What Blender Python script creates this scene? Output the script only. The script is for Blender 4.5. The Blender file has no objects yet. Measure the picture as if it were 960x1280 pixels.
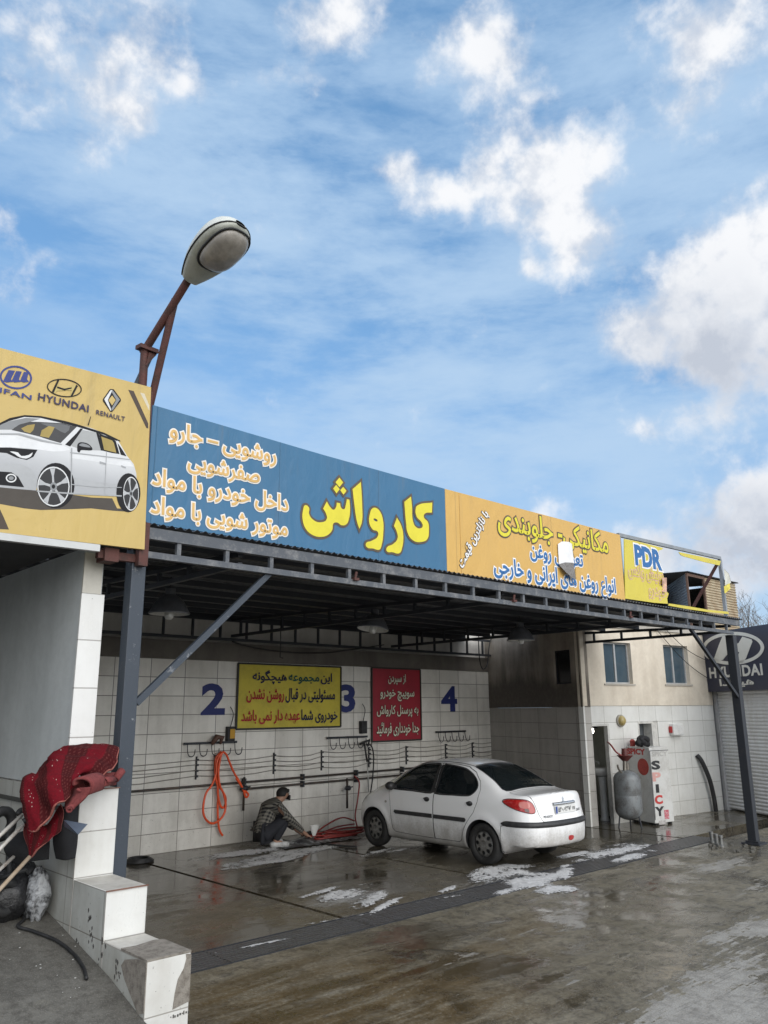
import bpy, bmesh, math, random
import numpy as np
from mathutils import Vector, Matrix, noise as mnoise

# ------------------------------------------------------------------ camera, sky, sun, exposure
sc = bpy.context.scene
COL = sc.collection
rnd = random.Random(7)

CAM_F, CAM_YAW, CAM_PITCH, CAM_ROLL = 993.14, 0.7536, 0.2445, -0.0084
CAM_C = np.array([-2.8156, -5.6977, 2.0735])


def cam_axes():
    y, p, r = CAM_YAW, CAM_PITCH, CAM_ROLL
    f = np.array([math.sin(y) * math.cos(p), math.cos(y) * math.cos(p), math.sin(p)])
    rt = np.array([math.cos(y), -math.sin(y), 0.0])
    u = np.cross(rt, f)
    c, s = math.cos(r), math.sin(r)
    return c * rt + s * u, -s * rt + c * u, f


RT, UP, FW = cam_axes()
cam = bpy.data.cameras.new('camera')
cam.sensor_fit = 'VERTICAL'
cam.sensor_height = 36.0
cam.lens = CAM_F / 1280 * 36.0
cam.clip_start = 0.05
cam.clip_end = 3000
camo = bpy.data.objects.new('camera', cam)
COL.objects.link(camo)
M = Matrix(((RT[0], UP[0], -FW[0], CAM_C[0]), (RT[1], UP[1], -FW[1], CAM_C[1]), (RT[2], UP[2], -FW[2], CAM_C[2]), (0, 0, 0, 1)))
camo.matrix_world = M
sc.camera = camo


def ray(px, py):
    return FW + RT * (px - 480) / CAM_F - UP * (py - 640) / CAM_F


def at(px, py, axis, val):
    """the real point on the plane axis=val that a sight line meets"""
    d = ray(px, py)
    t = (val - CAM_C[axis]) / d[axis]
    return Vector(CAM_C + t * d)


def dep(px, py, t):
    return Vector(CAM_C + t * ray(px, py))


SUN_DIR = Vector((-0.14, -0.88, 0.45)).normalized()
EXPOSURE = 0.5
sc.view_settings.view_transform = 'Standard'
sc.view_settings.look = 'None'
sc.view_settings.exposure = EXPOSURE
sc.view_settings.gamma = 1.0
sc.view_settings.use_curve_mapping = False

sun = bpy.data.lights.new('sun', 'SUN')
sun.energy = 1.75
sun.angle = math.radians(65)
sun.color = (1.0, 0.95, 0.88)
suno = bpy.data.objects.new('sun', sun)
suno.rotation_euler = SUN_DIR.to_track_quat('Z', 'Y').to_euler()
suno.location = (0, 0, 30)
COL.objects.link(suno)

world = bpy.data.worlds.new("World")
sc.world = world
world.use_nodes = True


def build_sky():
    nt = world.node_tree
    nt.nodes.clear()
    N = lambda t, **k: _n(nt, t, **k)
    out = N('ShaderNodeOutputWorld')
    bg = N('ShaderNodeBackground')
    bg.inputs['Strength'].default_value = 0.1
    nt.links.new(bg.outputs[0], out.inputs[0])
    tc = N('ShaderNodeTexCoord')
    D = tc.outputs['Generated']
    sky = N('ShaderNodeTexSky')
    sky.sky_type = 'NISHITA'
    sky.sun_disc = False
    sky.sun_elevation = math.asin(SUN_DIR.z)
    sky.sun_rotation = math.atan2(SUN_DIR.x, SUN_DIR.y)
    sky.altitude = 1200
    sky.air_density = 1.0
    sky.dust_density = 0.8
    sky.ozone_density = 1.6

    def m(op, a, b=None, c=None, clamp=False):
        n = N('ShaderNodeMath')
        n.operation = op
        n.use_clamp = clamp
        for i, v in enumerate((a, b, c)):
            if v is None:
                continue
            if isinstance(v, (int, float)):
                n.inputs[i].default_value = v
            else:
                nt.links.new(v, n.inputs[i])
        return n.outputs[0]

    def blobsum(lst):
        acc = None
        for (px, py, r, s) in lst:
            v = Vector(ray(px, py)).normalized()
            dn = N('ShaderNodeVectorMath')
            dn.operation = 'DOT_PRODUCT'
            nt.links.new(D, dn.inputs[0])
            dn.inputs[1].default_value = v
            rr = (r / CAM_F) ** 2
            e = m('EXPONENT', m('MULTIPLY_ADD', dn.outputs['Value'], 2 / rr, -2 / rr))
            acc = m('MULTIPLY', e, s) if acc is None else m('MULTIPLY_ADD', e, s, acc)
        return acc

    def fbm(scale, detail, rough, dist, off=(0, 0, 0), squash=1.0):
        mp = N('ShaderNodeMapping')
        mp.inputs['Location'].default_value = off
        mp.inputs['Scale'].default_value = (1, 1, squash)
        nt.links.new(D, mp.inputs[0])
        n = N('ShaderNodeTexNoise')
        n.inputs['Scale'].default_value = scale
        n.inputs['Detail'].default_value = detail
        n.inputs['Roughness'].default_value = rough
        n.inputs['Distortion'].default_value = dist
        nt.links.new(mp.outputs[0], n.inputs['Vector'])
        return n.outputs['Fac']

    def smooth(v, lo, hi):
        n = N('ShaderNodeMapRange')
        n.interpolation_type = 'SMOOTHSTEP'
        n.inputs['From Min'].default_value = lo
        n.inputs['From Max'].default_value = hi
        nt.links.new(v, n.inputs['Value'])
        return n.outputs['Result']

    def mix(f, a, b):
        n = N('ShaderNodeMix')
        n.data_type = 'RGBA'
        for i, v in ((0, f), (6, a), (7, b)):
            if isinstance(v, (tuple, float)):
                n.inputs[i].default_value = v
            else:
                nt.links.new(v, n.inputs[i])
        return n.outputs[2]

    puffs = [(915, 30, 62, 1.1), (865, 45, 30, .6), (448, 14, 44, 1.0), (400, 30, 30, .5), (600, 40, 45, .6), (635, 90, 50, .75), (560, 85, 38, .5),
             (680, 190, 42, .95), (745, 190, 38, 1.0), (605, 200, 36, .85), (650, 245, 48, .75), (590, 245, 34, .6), (700, 330, 26, .6), (710, 255, 40, .85), (740, 310, 36, .95),
             (680, 290, 40, .5), (660, 340, 17, .8), (498, 210, 26, .85), (545, 240, 26, .8), (500, 255, 22, .4), (990, 300, 62, 1.1),
             (915, 345, 52, .95), (855, 340, 30, .6), (960, 415, 82, 1.1), (865, 415, 66, 1.05), (778, 410, 40, .9), (800, 450, 30, .5),
             (145, 70, 60, .72), (170, 10, 60, .5), (120, 145, 50, .72), (220, 60, 40, .45), (185, 150, 26, .55), (235, 110, 22, .5), (28, 55, 44, .68),
             (8, 275, 20, .7), (12, 370, 50, .55), (305, 95, 34, .5), (385, 60, 40, .5), (865, 130, 34, .55), (845, 150, 22, .4),
             (930, 635, 48, .8), (985, 650, 60, 1.0), (812, 541, 16, .6), (890, 542, 30, .55), (690, 664, 60, .6), (960, 730, 90, .5), (868, 706, 52, .95), (800, 690, 36, .6)]
    pf = blobsum(puffs)
    n1 = fbm(11.0, 9, .6, .08)
    n2 = fbm(27.0, 8, .56, .12, (3, 1, 2))
    dens = m('ADD', m('MULTIPLY', pf, .66), m('MULTIPLY', m('SUBTRACT', n1, .5), 1.75))
    dens = m('ADD', dens, m('MULTIPLY', m('SUBTRACT', n2, .5), 1.0))
    # the part of the sky the picture does not show carries added cloud, extra bright to light the bays
    fwd = N('ShaderNodeVectorMath')
    fwd.operation = 'DOT_PRODUCT'
    nt.links.new(D, fwd.inputs[0])
    fwd.inputs[1].default_value = Vector(FW)
    rest = smooth(fwd.outputs['Value'], .72, .45)
    dens = m('ADD', dens, m('MULTIPLY', rest, .55))
    cover = smooth(dens, .20, .98)
    grey = blobsum([(860, 430, 60, .8), (930, 450, 70, .9), (800, 440, 30, .25), (905, 680, 60, 1.0), (960, 690, 60, 1.0), (840, 690, 40, .5), (650, 65, 30, .2)])
    gn = m('MULTIPLY', grey, smooth(n1, .25, .75), clamp=True)
    n1s = fbm(11.0, 9, .6, .08, (.10, -.05, .16))
    n2s = fbm(27.0, 8, .56, .12, (3.08, .96, 2.14))
    rel = m('ADD', m('MULTIPLY', m('SUBTRACT', n1, n1s), 1.6), m('MULTIPLY', m('SUBTRACT', n2, n2s), 1.0))
    lit = mix(smooth(m('ADD', rel, m('MULTIPLY', dens, .25)), -.22, .50), (4.3, 4.75, 5.5, 1), (6.7, 6.8, 7.0, 1))
    ccol = mix(gn, lit, (3.9, 4.25, 4.9, 1))
    ccol = mix(rest, ccol, (13.5, 13.2, 12.8, 1))
    # thin high veil
    n3 = fbm(4.2, 9, .62, .12, (7, 2, 5), 3.4)
    veil = blobsum([(150, 330, 200, .25), (330, 470, 160, .3), (120, 200, 150, .25), (480, 560, 200, .35), (420, 330, 200, .42), (560, 440, 190, .42), (720, 600, 220, .5), (900, 220, 260, .8), (430, 120, 200, .5), (640, 90, 140, .25),
                    (250, 230, 150, .3), (200, 80, 180, .5), (60, 100, 90, .25), (880, 560, 160, .4), (560, 590, 120, .25), (960, 100, 140, .3)])
    vn = m('MULTIPLY', veil, smooth(n3, .30, .74))
    vn = m('SUBTRACT', 1.0, m('EXPONENT', m('MULTIPLY', vn, -1.7)))
    tint = N('ShaderNodeMix')
    tint.data_type = 'RGBA'
    tint.blend_type = 'MULTIPLY'
    tint.inputs[0].default_value = 1.0
    nt.links.new(sky.outputs[0], tint.inputs[6])
    tint.inputs[7].default_value = (1.1, 1.35, 1.45, 1)
    world['tint'] = tint.name
    sep = N('ShaderNodeSeparateXYZ')
    nt.links.new(D, sep.inputs[0])
    hz = smooth(sep.outputs['Z'], .50, .02)
    b0 = mix(.5, tint.outputs[2], (1.5, 3.2, 5.55, 1))
    b1 = mix(m('MULTIPLY', hz, .85), b0, (3.5, 4.6, 5.9, 1))
    c1 = mix(vn, b1, (3.5, 4.75, 6.25, 1))
    c2 = mix(cover, c1, ccol)
    nt.links.new(c2, bg.inputs['Color'])


def _n(nt, t, **k):
    n = nt.nodes.new(t)
    for a, v in k.items():
        setattr(n, a, v)
    return n


build_sky()
world.cycles.sampling_method = 'MANUAL'
world.cycles.sample_map_resolution = 512


# ------------------------------------------------------------------ helpers
def V(*a):
    return Vector(a)


class MB:
    def __init__(self):
        self.bm = bmesh.new()

    def face(self, pts):
        vs = [self.bm.verts.new(p) for p in pts]
        try:
            return self.bm.faces.new(vs)
        except ValueError:
            return None

    def box(self, x0, x1, y0, y1, z0, z1):
        return self.prism([(x0, y0, z0), (x1, y0, z0), (x1, y1, z0), (x0, y1, z0)], (0, 0, z1 - z0))

    def prism(self, poly, vec):
        vec = Vector(vec)
        a = [self.bm.verts.new(Vector(p)) for p in poly]
        b = [self.bm.verts.new(Vector(p) + vec) for p in poly]
        n = len(a)
        self.bm.faces.new(a[::-1])
        self.bm.faces.new(b)
        for i in range(n):
            self.bm.faces.new((a[i], a[(i + 1) % n], b[(i + 1) % n], b[i]))
        return self

    def bar(self, p, q, w, h, up=(0, 0, 1)):
        p, q = Vector(p), Vector(q)
        d = (q - p).normalized()
        up = Vector(up)
        if abs(d.dot(up)) > .98:
            up = Vector((0, 1, 0))
        s = d.cross(up).normalized()
        u = s.cross(d).normalized()
        poly = [p + s * w / 2 * a + u * h / 2 * b for a, b in ((-1, -1), (1, -1), (1, 1), (-1, 1))]
        return self.prism(poly, q - p)

    def tube(self, pts, r, n=8, closed=False, cap=True):
        pts = [Vector(p) for p in pts]
        k = len(pts)
        rs = r if isinstance(r, (list, tuple)) else [r] * k
        rings = []
        prev = None
        for i, p in enumerate(pts):
            if closed:
                t = (pts[(i + 1) % k] - pts[i - 1])
            else:
                t = pts[min(i + 1, k - 1)] - pts[max(i - 1, 0)]
            t = t.normalized() if t.length > 1e-9 else Vector((0, 0, 1))
            if prev is None:
                a = t.cross(Vector((0, 0, 1)))
                if a.length < .05:
                    a = t.cross(Vector((0, 1, 0)))
                a.normalize()
            else:
                a = prev - t * prev.dot(t)
                a.normalize()
            prev = a
            b = t.cross(a)
            rings.append([self.bm.verts.new(p + (a * math.cos(2 * math.pi * j / n) + b * math.sin(2 * math.pi * j / n)) * rs[i]) for j in range(n)])
        m = k if closed else k - 1
        for i in range(m):
            A, B = rings[i], rings[(i + 1) % k]
            for j in range(n):
                self.bm.faces.new((A[j], A[(j + 1) % n], B[(j + 1) % n], B[j]))
        if cap and not closed:
            self.bm.faces.new(rings[0][::-1])
            self.bm.faces.new(rings[-1])
        return self

    def lathe(self, prof, origin=(0, 0, 0), axis=(0, 0, 1), n=24):
        o = Vector(origin)
        w = Vector(axis).normalized()
        a = w.cross(Vector((0, 0, 1)))
        if a.length < .05:
            a = Vector((1, 0, 0))
        a.normalize()
        b = w.cross(a)
        rings = []
        for (r, z) in prof:
            if r < 1e-6:
                rings.append([self.bm.verts.new(o + w * z)])
            else:
                rings.append([self.bm.verts.new(o + w * z + (a * math.cos(2 * math.pi * j / n) + b * math.sin(2 * math.pi * j / n)) * r) for j in range(n)])
        for A, B in zip(rings, rings[1:]):
            for j in range(n):
                j2 = (j + 1) % n
                if len(A) == 1 and len(B) == 1:
                    continue
                if len(A) == 1:
                    self.bm.faces.new((A[0], B[j2], B[j]))
                elif len(B) == 1:
                    self.bm.faces.new((A[j], A[j2], B[0]))
                else:
                    self.bm.faces.new((A[j], A[j2], B[j2], B[j]))
        return self

    def grid(self, rows, closed_u=False):
        vs = [[self.bm.verts.new(Vector(p)) for p in r] for r in rows]
        for A, B in zip(vs, vs[1:]):
            for j in range(len(A) - (0 if closed_u else 1)):
                j2 = (j + 1) % len(A)
                self.bm.faces.new((A[j], A[j2], B[j2], B[j]))
        return self


def obj(name, mb, mat, parent=None, smooth=False, local=False, bevel=0, angle=None, recalc=True):
    bm = mb.bm if isinstance(mb, MB) else mb
    if recalc:
        bmesh.ops.recalc_face_normals(bm, faces=bm.faces)
    if bevel:
        es = [e for e in bm.edges if len(e.link_faces) == 2 and e.calc_face_angle(0) > .6]
        bmesh.ops.bevel(bm, geom=es, offset=bevel, segments=2, affect='EDGES', profile=.6)
    me = bpy.data.meshes.new(name)
    bm.to_mesh(me)
    bm.free()
    return link(name, me, mat, parent, smooth, local, angle)


def link(name, me, mat, parent=None, smooth=False, local=False, angle=None):
    if mat is not None:
        for m_ in (mat if isinstance(mat, (list, tuple)) else [mat]):
            me.materials.append(m_)
    if smooth:
        me.polygons.foreach_set('use_smooth', [True] * len(me.polygons))
        me.update()
        if angle:
            me.set_sharp_from_angle(angle=math.radians(angle))
    o = bpy.data.objects.new(name, me)
    COL.objects.link(o)
    if parent is not None:
        o.parent = parent
        if not local and parent.type == 'EMPTY' and parent.parent is None:
            o.matrix_parent_inverse = Matrix.Translation(-parent.location)
    return o


def tag(o, label, cat, group=None, kind=None):
    o['label'] = label
    if cat:
        o['category'] = cat
    if group:
        o['group'] = group
    if kind:
        o['kind'] = kind
    return o


def thing(name, label, cat, loc=(0, 0, 0), group=None, rz=0):
    o = bpy.data.objects.new(name, None)
    o.empty_display_size = .2
    o.location = loc
    o.rotation_euler = (0, 0, rz)
    COL.objects.link(o)
    return tag(o, label, cat, group)


def struct(o):
    o['kind'] = 'structure'
    return o


def spline(pts, n=8, closed=False):
    """Catmull-Rom through points"""
    P = [Vector(p) for p in pts]
    k = len(P)
    out = []
    rng = range(k if closed else k - 1)
    for i in rng:
        if closed:
            a, b, c, d = P[i - 1], P[i], P[(i + 1) % k], P[(i + 2) % k]
        else:
            a, b, c, d = P[max(i - 1, 0)], P[i], P[i + 1], P[min(i + 2, k - 1)]
        for j in range(n):
            t = j / n
            out.append(.5 * ((2 * b) + (c - a) * t + (2 * a - 5 * b + 4 * c - d) * t * t + (3 * b - a - 3 * c + d) * t ** 3))
    if not closed:
        out.append(P[-1])
    return out


# ------------------------------------------------------------------ materials
MATS = {}


class NT:
    def __init__(self, name):
        self.m = bpy.data.materials.new(name)
        self.m.use_nodes = True
        self.t = self.m.node_tree
        self.b = self.t.nodes['Principled BSDF']
        self.pos = None

    def n(self, t, **k):
        return _n(self.t, t, **k)

    def L(self, a, b):
        self.t.links.new(a, b)

    def P(self):
        if self.pos is None:
            self.pos = self.n('ShaderNodeNewGeometry').outputs['Position']
        return self.pos

    def objc(self):
        return self.n('ShaderNodeTexCoord').outputs['Object']

    def math(self, op, a, b=None, c=None, clamp=False):
        n = self.n('ShaderNodeMath', operation=op, use_clamp=clamp)
        for i, v in enumerate((a, b, c)):
            if v is None:
                continue
            if isinstance(v, (int, float)):
                n.inputs[i].default_value = v
            else:
                self.L(v, n.inputs[i])
        return n.outputs[0]

    def dot(self, v, d):
        n = self.n('ShaderNodeVectorMath', operation='DOT_PRODUCT')
        self.L(v, n.inputs[0])
        n.inputs[1].default_value = d
        return n.outputs['Value']

    def comb(self, x, y, z=0.0):
        n = self.n('ShaderNodeCombineXYZ')
        for i, v in enumerate((x, y, z)):
            if isinstance(v, (int, float)):
                n.inputs[i].default_value = v
            else:
                self.L(v, n.inputs[i])
        return n.outputs[0]

    def noise(self, vec, scale, detail=5, rough=.6, dist=0, stretch=None, off=None):
        if stretch or off:
            mp = self.n('ShaderNodeMapping')
            if stretch:
                mp.inputs['Scale'].default_value = stretch
            if off:
                mp.inputs['Location'].default_value = off
            self.L(vec, mp.inputs[0])
            vec = mp.outputs[0]
        n = self.n('ShaderNodeTexNoise')
        n.inputs['Scale'].default_value = scale
        n.inputs['Detail'].default_value = detail
        n.inputs['Roughness'].default_value = rough
        n.inputs['Distortion'].default_value = dist
        self.L(vec, n.inputs['Vector'])
        return n.outputs['Fac']

    def ramp(self, v, lo, hi, a=0.0, b=1.0):
        n = self.n('ShaderNodeMapRange', interpolation_type='SMOOTHSTEP')
        for k_, x in (('From Min', lo), ('From Max', hi), ('To Min', a), ('To Max', b)):
            n.inputs[k_].default_value = x
        self.L(v, n.inputs['Value'])
        return n.outputs['Result']

    def mix(self, f, a, b, mode='MIX'):
        n = self.n('ShaderNodeMix', data_type='RGBA', blend_type=mode)
        for i, v in ((0, f), (6, a), (7, b)):
            if isinstance(v, (int, float)):
                n.inputs[i].default_value = v
            elif isinstance(v, tuple):
                n.inputs[i].default_value = (*v[:3], 1)
            else:
                self.L(v, n.inputs[i])
        return n.outputs[2]

    def set(self, k, v):
        if isinstance(v, tuple):
            self.b.inputs[k].default_value = (*v[:3], 1)
        elif isinstance(v, (int, float)):
            self.b.inputs[k].default_value = v
        else:
            self.L(v, self.b.inputs[k])

    def bump(self, h, s=.3, d=.01):
        n = self.n('ShaderNodeBump')
        n.inputs['Strength'].default_value = s
        n.inputs['Distance'].default_value = d
        self.L(h, n.inputs['Height'])
        self.L(n.outputs[0], self.b.inputs['Normal'])


def plain(name, col, rough=.5, metal=0.0, var=.25, scale=6.0, col2=None, bump=0.0, spec=.5, stretch=None, cov=(.4, .7), objspace=False):
    """base colour with a broken second tone (dirt, rust, fading)"""
    if name in MATS:
        return MATS[name]
    k = NT(name)
    P = k.objc() if objspace else k.P()
    n1 = k.noise(P, scale, 6, .62, .2, stretch)
    n2 = k.noise(P, scale * 7, 4, .6, 0, stretch)
    c2 = col2 or tuple(c * (1 - var) for c in col)
    f = k.ramp(k.math('ADD', k.math('MULTIPLY', n1, .7), k.math('MULTIPLY', n2, .3)), *cov)
    k.set('Base Color', k.mix(f, col, c2))
    k.set('Roughness', k.math('ADD', rough - .08, k.math('MULTIPLY', n2, .16), clamp=True))
    k.set('Metallic', metal)
    k.set('Specular IOR Level', spec)
    if bump:
        k.bump(k.math('ADD', k.math('MULTIPLY', n1, .6), n2), .5, bump)
    MATS[name] = k.m
    return k.m


def tiles(name, U, u0, v0, tw, th, c1, c2, grout, dirt=(.2, .19, .17), low=(0, 1.2), amount=.5, rough=.3, vstreak=True, gw=.006, soot=0):
    if name in MATS:
        return MATS[name]
    k = NT(name)
    P = k.P()
    u = k.math('SUBTRACT', k.dot(P, (U[0], U[1], 0)), u0)
    z = k.dot(P, (0, 0, 1))
    v = k.math('SUBTRACT', z, v0)
    br = k.n('ShaderNodeTexBrick')
    br.offset = 0.0
    br.squash = 1.0
    br.inputs['Scale'].default_value = 1.0
    br.inputs['Brick Width'].default_value = tw
    br.inputs['Row Height'].default_value = th
    br.inputs['Mortar Size'].default_value = gw
    br.inputs['Mortar Smooth'].default_value = .2
    br.inputs['Bias'].default_value = 0
    br.inputs['Color1'].default_value = (*c1, 1)
    br.inputs['Color2'].default_value = (*c2, 1)
    br.inputs['Mortar'].default_value = (*grout, 1)
    k.L(k.comb(u, v), br.inputs['Vector'])
    n1 = k.noise(P, 1.3, 7, .65, .4)
    n2 = k.noise(P, 9, 5, .7)
    n3 = k.noise(P, 5, 5, .6, 0, (1, 1, .09), (3, 1, 0)) if vstreak else n2
    n4 = k.noise(P, 38, 3, .6)
    h = k.ramp(z, low[0], low[1], 1, 0)
    d = k.math('ADD', k.math('MULTIPLY', h, .28), k.math('MULTIPLY', k.math('SUBTRACT', n1, .5), .9))
    d = k.math('ADD', d, k.math('MULTIPLY', k.math('SUBTRACT', n3, .5), .8))
    d = k.math('ADD', d, k.math('MULTIPLY', k.math('SUBTRACT', n2, .5), .4))
    f = k.math('MULTIPLY', k.ramp(d, -.25, .6), amount, clamp=True)
    col = k.mix(f, br.outputs['Color'], dirt)
    sp = k.ramp(k.math('ADD', n4, k.math('MULTIPLY', h, .06)), .70, .76)
    col = k.mix(k.math('MULTIPLY', sp, .6 * min(1, amount * 2)), col, (.06, .055, .05))
    k.set('Base Color', col)
    k.set('Roughness', k.math('ADD', rough, k.math('MULTIPLY', f, .45), clamp=True))
    k.bump(k.math('SUBTRACT', k.math('MULTIPLY', n2, .12), br.outputs['Fac']), .35, .004)
    MATS[name] = k.m
    return k.m


def plaster(name, col, stain, amount=.5, scale=1.2, rough=.85, zr=None):
    if name in MATS:
        return MATS[name]
    k = NT(name)
    P = k.P()
    n1 = k.noise(P, scale, 8, .68, .5)
    n2 = k.noise(P, 14, 6, .7)
    n3 = k.noise(P, 4, 5, .6, .2, (1, 1, .12), (1, 5, 0))
    d = k.math('ADD', k.math('MULTIPLY', n1, .6), k.math('MULTIPLY', n3, .4))
    if zr:
        d = k.math('ADD', d, k.ramp(k.dot(P, (0, 0, 1)), zr[0], zr[1], zr[2], 0))
    f = k.math('MULTIPLY', k.ramp(d, .35, .72), amount, clamp=True)
    c = k.mix(f, col, stain)
    c = k.mix(k.ramp(n2, .35, .75, 0, .22), c, tuple(x * .6 for x in col))
    k.set('Base Color', c)
    k.set('Roughness', rough)
    k.bump(k.math('ADD', n2, k.math('MULTIPLY', n1, .5)), .4, .006)
    MATS[name] = k.m
    return k.m


def flat(name, col, rough=.55, spec=.4, var=.12):
    return plain(name, col, rough, 0, var, 3.0, spec=spec)


def glassy(name, col=(.02, .025, .03), rough=.04, alpha=1.0):
    if name in MATS:
        return MATS[name]
    k = NT(name)
    n = k.noise(k.P(), 5, 5, .6)
    k.set('Base Color', k.mix(n, col, tuple(c * 1.5 for c in col)))
    k.set('Roughness', rough)
    k.set('IOR', 1.5)
    if alpha < 1:
        k.set('Alpha', alpha)
    MATS[name] = k.m
    return k.m


STEEL = plain('painted_steel', (.045, .056, .072), .5, .2, .4, 9, (.24, .25, .26), .003, cov=(.58, .70))
STEELD = plain('dark_steel', (.03, .033, .04), .55, .2, .4, 6, (.075, .06, .05), .001, cov=(.55, .8))
CHORD = plain('weathered_grey_paint', (.085, .094, .108), .6, .1, .4, 8, (.22, .22, .22), .002, cov=(.45, .7))
RUST = plain('rusty_red_paint', (.10, .035, .028), .7, .1, .4, 10, (.055, .028, .022), .003, cov=(.4, .65))
BLACK = plain('black_rubber', (.012, .012, .013), .6, 0, .3, 12, (.03, .03, .03))
WHITEP = plain('white_paint', (.72, .72, .70), .4, 0, .25, 5)

# ------------------------------------------------------------------ ground
def gpt(px, py):
    p = at(px, py, 2, 0.0)
    return p


def concrete(name, wet):
    k = NT(name)
    P = k.P()

    def blobs(lst):
        acc = None
        for (px, py, rx, ry, s) in lst:
            c = gpt(px, py)
            n = k.n('ShaderNodeVectorMath', operation='SUBTRACT')
            k.L(P, n.inputs[0])
            n.inputs[1].default_value = c
            m2 = k.n('ShaderNodeVectorMath', operation='MULTIPLY')
            k.L(n.outputs[0], m2.inputs[0])
            m2.inputs[1].default_value = (1 / rx, 1 / ry, 0)
            d = k.n('ShaderNodeVectorMath', operation='DOT_PRODUCT')
            k.L(m2.outputs[0], d.inputs[0])
            k.L(m2.outputs[0], d.inputs[1])
            e = k.math('EXPONENT', k.math('MULTIPLY', d.outputs['Value'], -1.0))
            acc = k.math('MULTIPLY', e, s) if acc is None else k.math('MULTIPLY_ADD', e, s, acc)
        return acc

    big = k.noise(P, .55, 6, .6, .6)
    mid = k.noise(P, 2.1, 8, .66, .4, None, (4, 2, 0))
    fine = k.noise(P, 22, 6, .7)
    grit = k.noise(P, 75, 4, .75)
    g2 = k.noise(P, 34, 4, .75, 0, None, (9, 4, 0))
    strk = k.noise(P, 1.6, 7, .62, .8, (.35, 2.2, 1), (1, 7, 0))
    base = k.mix(k.ramp(mid, .3, .72), (.115, .10, .07) if wet else (.19, .167, .115), (.225, .197, .142) if wet else (.34, .30, .225))
    m8 = k.noise(P, 7.5, 7, .7, .3)
    scr = k.noise(P, 3.2, 8, .7, .2, (.5, 5, 1), (2, 3, 0))
    base = k.mix(k.ramp(m8, .46, .66, 0, .75), base, (.05, .044, .034))
    base = k.mix(k.ramp(scr, .56, .68, 0, .6), base, (.36, .34, .30))
    base = k.mix(k.ramp(fine, .42, .72, 0, .5), base, (.045, .042, .036))
    if wet:
        brown = blobs([(300, 1150, 1.6, .8, .8), (480, 1140, 1.4, .5, .35), (600, 1105, .9, .5, .3), (230, 1120, 1, 1, .4)])
        base = k.mix(k.math('MULTIPLY', brown, k.ramp(strk, .3, .66), clamp=True), base, (.125, .086, .038))
        w = k.math('ADD', k.math('MULTIPLY', k.math('SUBTRACT', big, .5), 1.5), k.math('MULTIPLY', k.math('SUBTRACT', mid, .5), .9))
        w = k.math('ADD', w, k.math('MULTIPLY', k.math('SUBTRACT', strk, .5), .8))
        puddle = k.ramp(w, -.30, .16)
        sud = blobs([(640, 1098, .9, .5, 1.0), (765, 1066, 1.1, .32, 1.0), (440, 1122, .8, .28, .9), (335, 1072, 1.3, .34, .9), (480, 1066, .8, .25, .6), (420, 1150, 1.4, .1, .5), (560, 1120, .8, .12, .5)])
        m20 = k.noise(P, 13, 8, .75, .6, (.6, 1.6, 1), (5, 5, 0))
        scum = k.math('ADD', k.ramp(strk, .60, .78, 0, .28), k.math('MULTIPLY', k.ramp(k.math('ADD', k.math('MULTIPLY', sud, .32), m20), .58, .84), k.math('MULTIPLY', sud, 1.3), clamp=True), clamp=True)
        rlo, rhi = .035, .40
        wetdark = .55
    else:
        brown = blobs([(330, 1250, 1.5, 1.0, 1.0), (480, 1230, 1.3, .8, .9), (620, 1180, 1.6, .5, .6), (600, 1260, 1.0, .5, .7), (760, 1130, 2, .4, .3)])
        base = k.mix(k.math('MULTIPLY', brown, k.ramp(k.math('ADD', strk, k.math('MULTIPLY', fine, .3)), .42, .82), clamp=True), base, (.125, .086, .036))
        dry = blobs([(930, 1262, .55, .35, 1.0), (840, 1272, .6, .3, .75), (910, 1215, .7, .30, .7), (945, 1160, 1.0, .34, .75), (900, 1082, .9, .3, .75), (960, 1105, .9, .35, .5),
                     (720, 1225, .4, .14, .5), (650, 1170, .9, .22, .34), (500, 1130, .6, .2, .25), (560, 1200, .5, .2, .2), (780, 1085, 1, .16, .35)])
        dd = k.math('ADD', dry, k.math('MULTIPLY', k.math('SUBTRACT', mid, .5), 1.1))
        dd = k.math('ADD', dd, k.math('MULTIPLY', k.math('SUBTRACT', fine, .5), .5))
        dd = k.math('ADD', dd, k.math('MULTIPLY', k.math('SUBTRACT', scr, .5), 1.6))
        dd = k.math('ADD', dd, k.math('MULTIPLY', k.math('SUBTRACT', m8, .5), 1.3))
        pale_fac = k.ramp(dd, .46, .60)  # paler, rougher patches with ragged edges
        base = k.mix(k.math('MULTIPLY', pale_fac, .85), base, k.mix(k.ramp(m8, .4, .65), (.40, .385, .355), (.27, .255, .23)))
        w = k.math('ADD', k.math('MULTIPLY', k.math('SUBTRACT', big, .5), 1.2), k.math('MULTIPLY', k.math('SUBTRACT', mid, .5), 1.2))
        w = k.math('SUBTRACT', k.math('ADD', w, k.math('MULTIPLY', k.math('SUBTRACT', strk, .5), .8)), k.math('MULTIPLY', pale_fac, .8))
        puddle = k.ramp(w, -.20, .22)
        scum = k.ramp(k.math('ADD', strk, k.math('MULTIPLY', k.math('SUBTRACT', fine, .5), .35)), .66, .82, 0, .34)
        rlo, rhi = .07, .72
        wetdark = .5
    br_ = k.noise(P, 4.5, 9, .72, .3, (.35, 9, 1), (7, 1, 0))
    base = k.mix(k.ramp(br_, .54, .66, 0, .55), base, (.055, .047, .035))
    col = k.mix(scum, base, (.45, .45, .44))
    # cracks
    vo = k.n('ShaderNodeTexVoronoi', feature='DISTANCE_TO_EDGE')
    vo.inputs['Scale'].default_value = .42
    wob = k.n('ShaderNodeVectorMath', operation='MULTIPLY_ADD')
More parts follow.
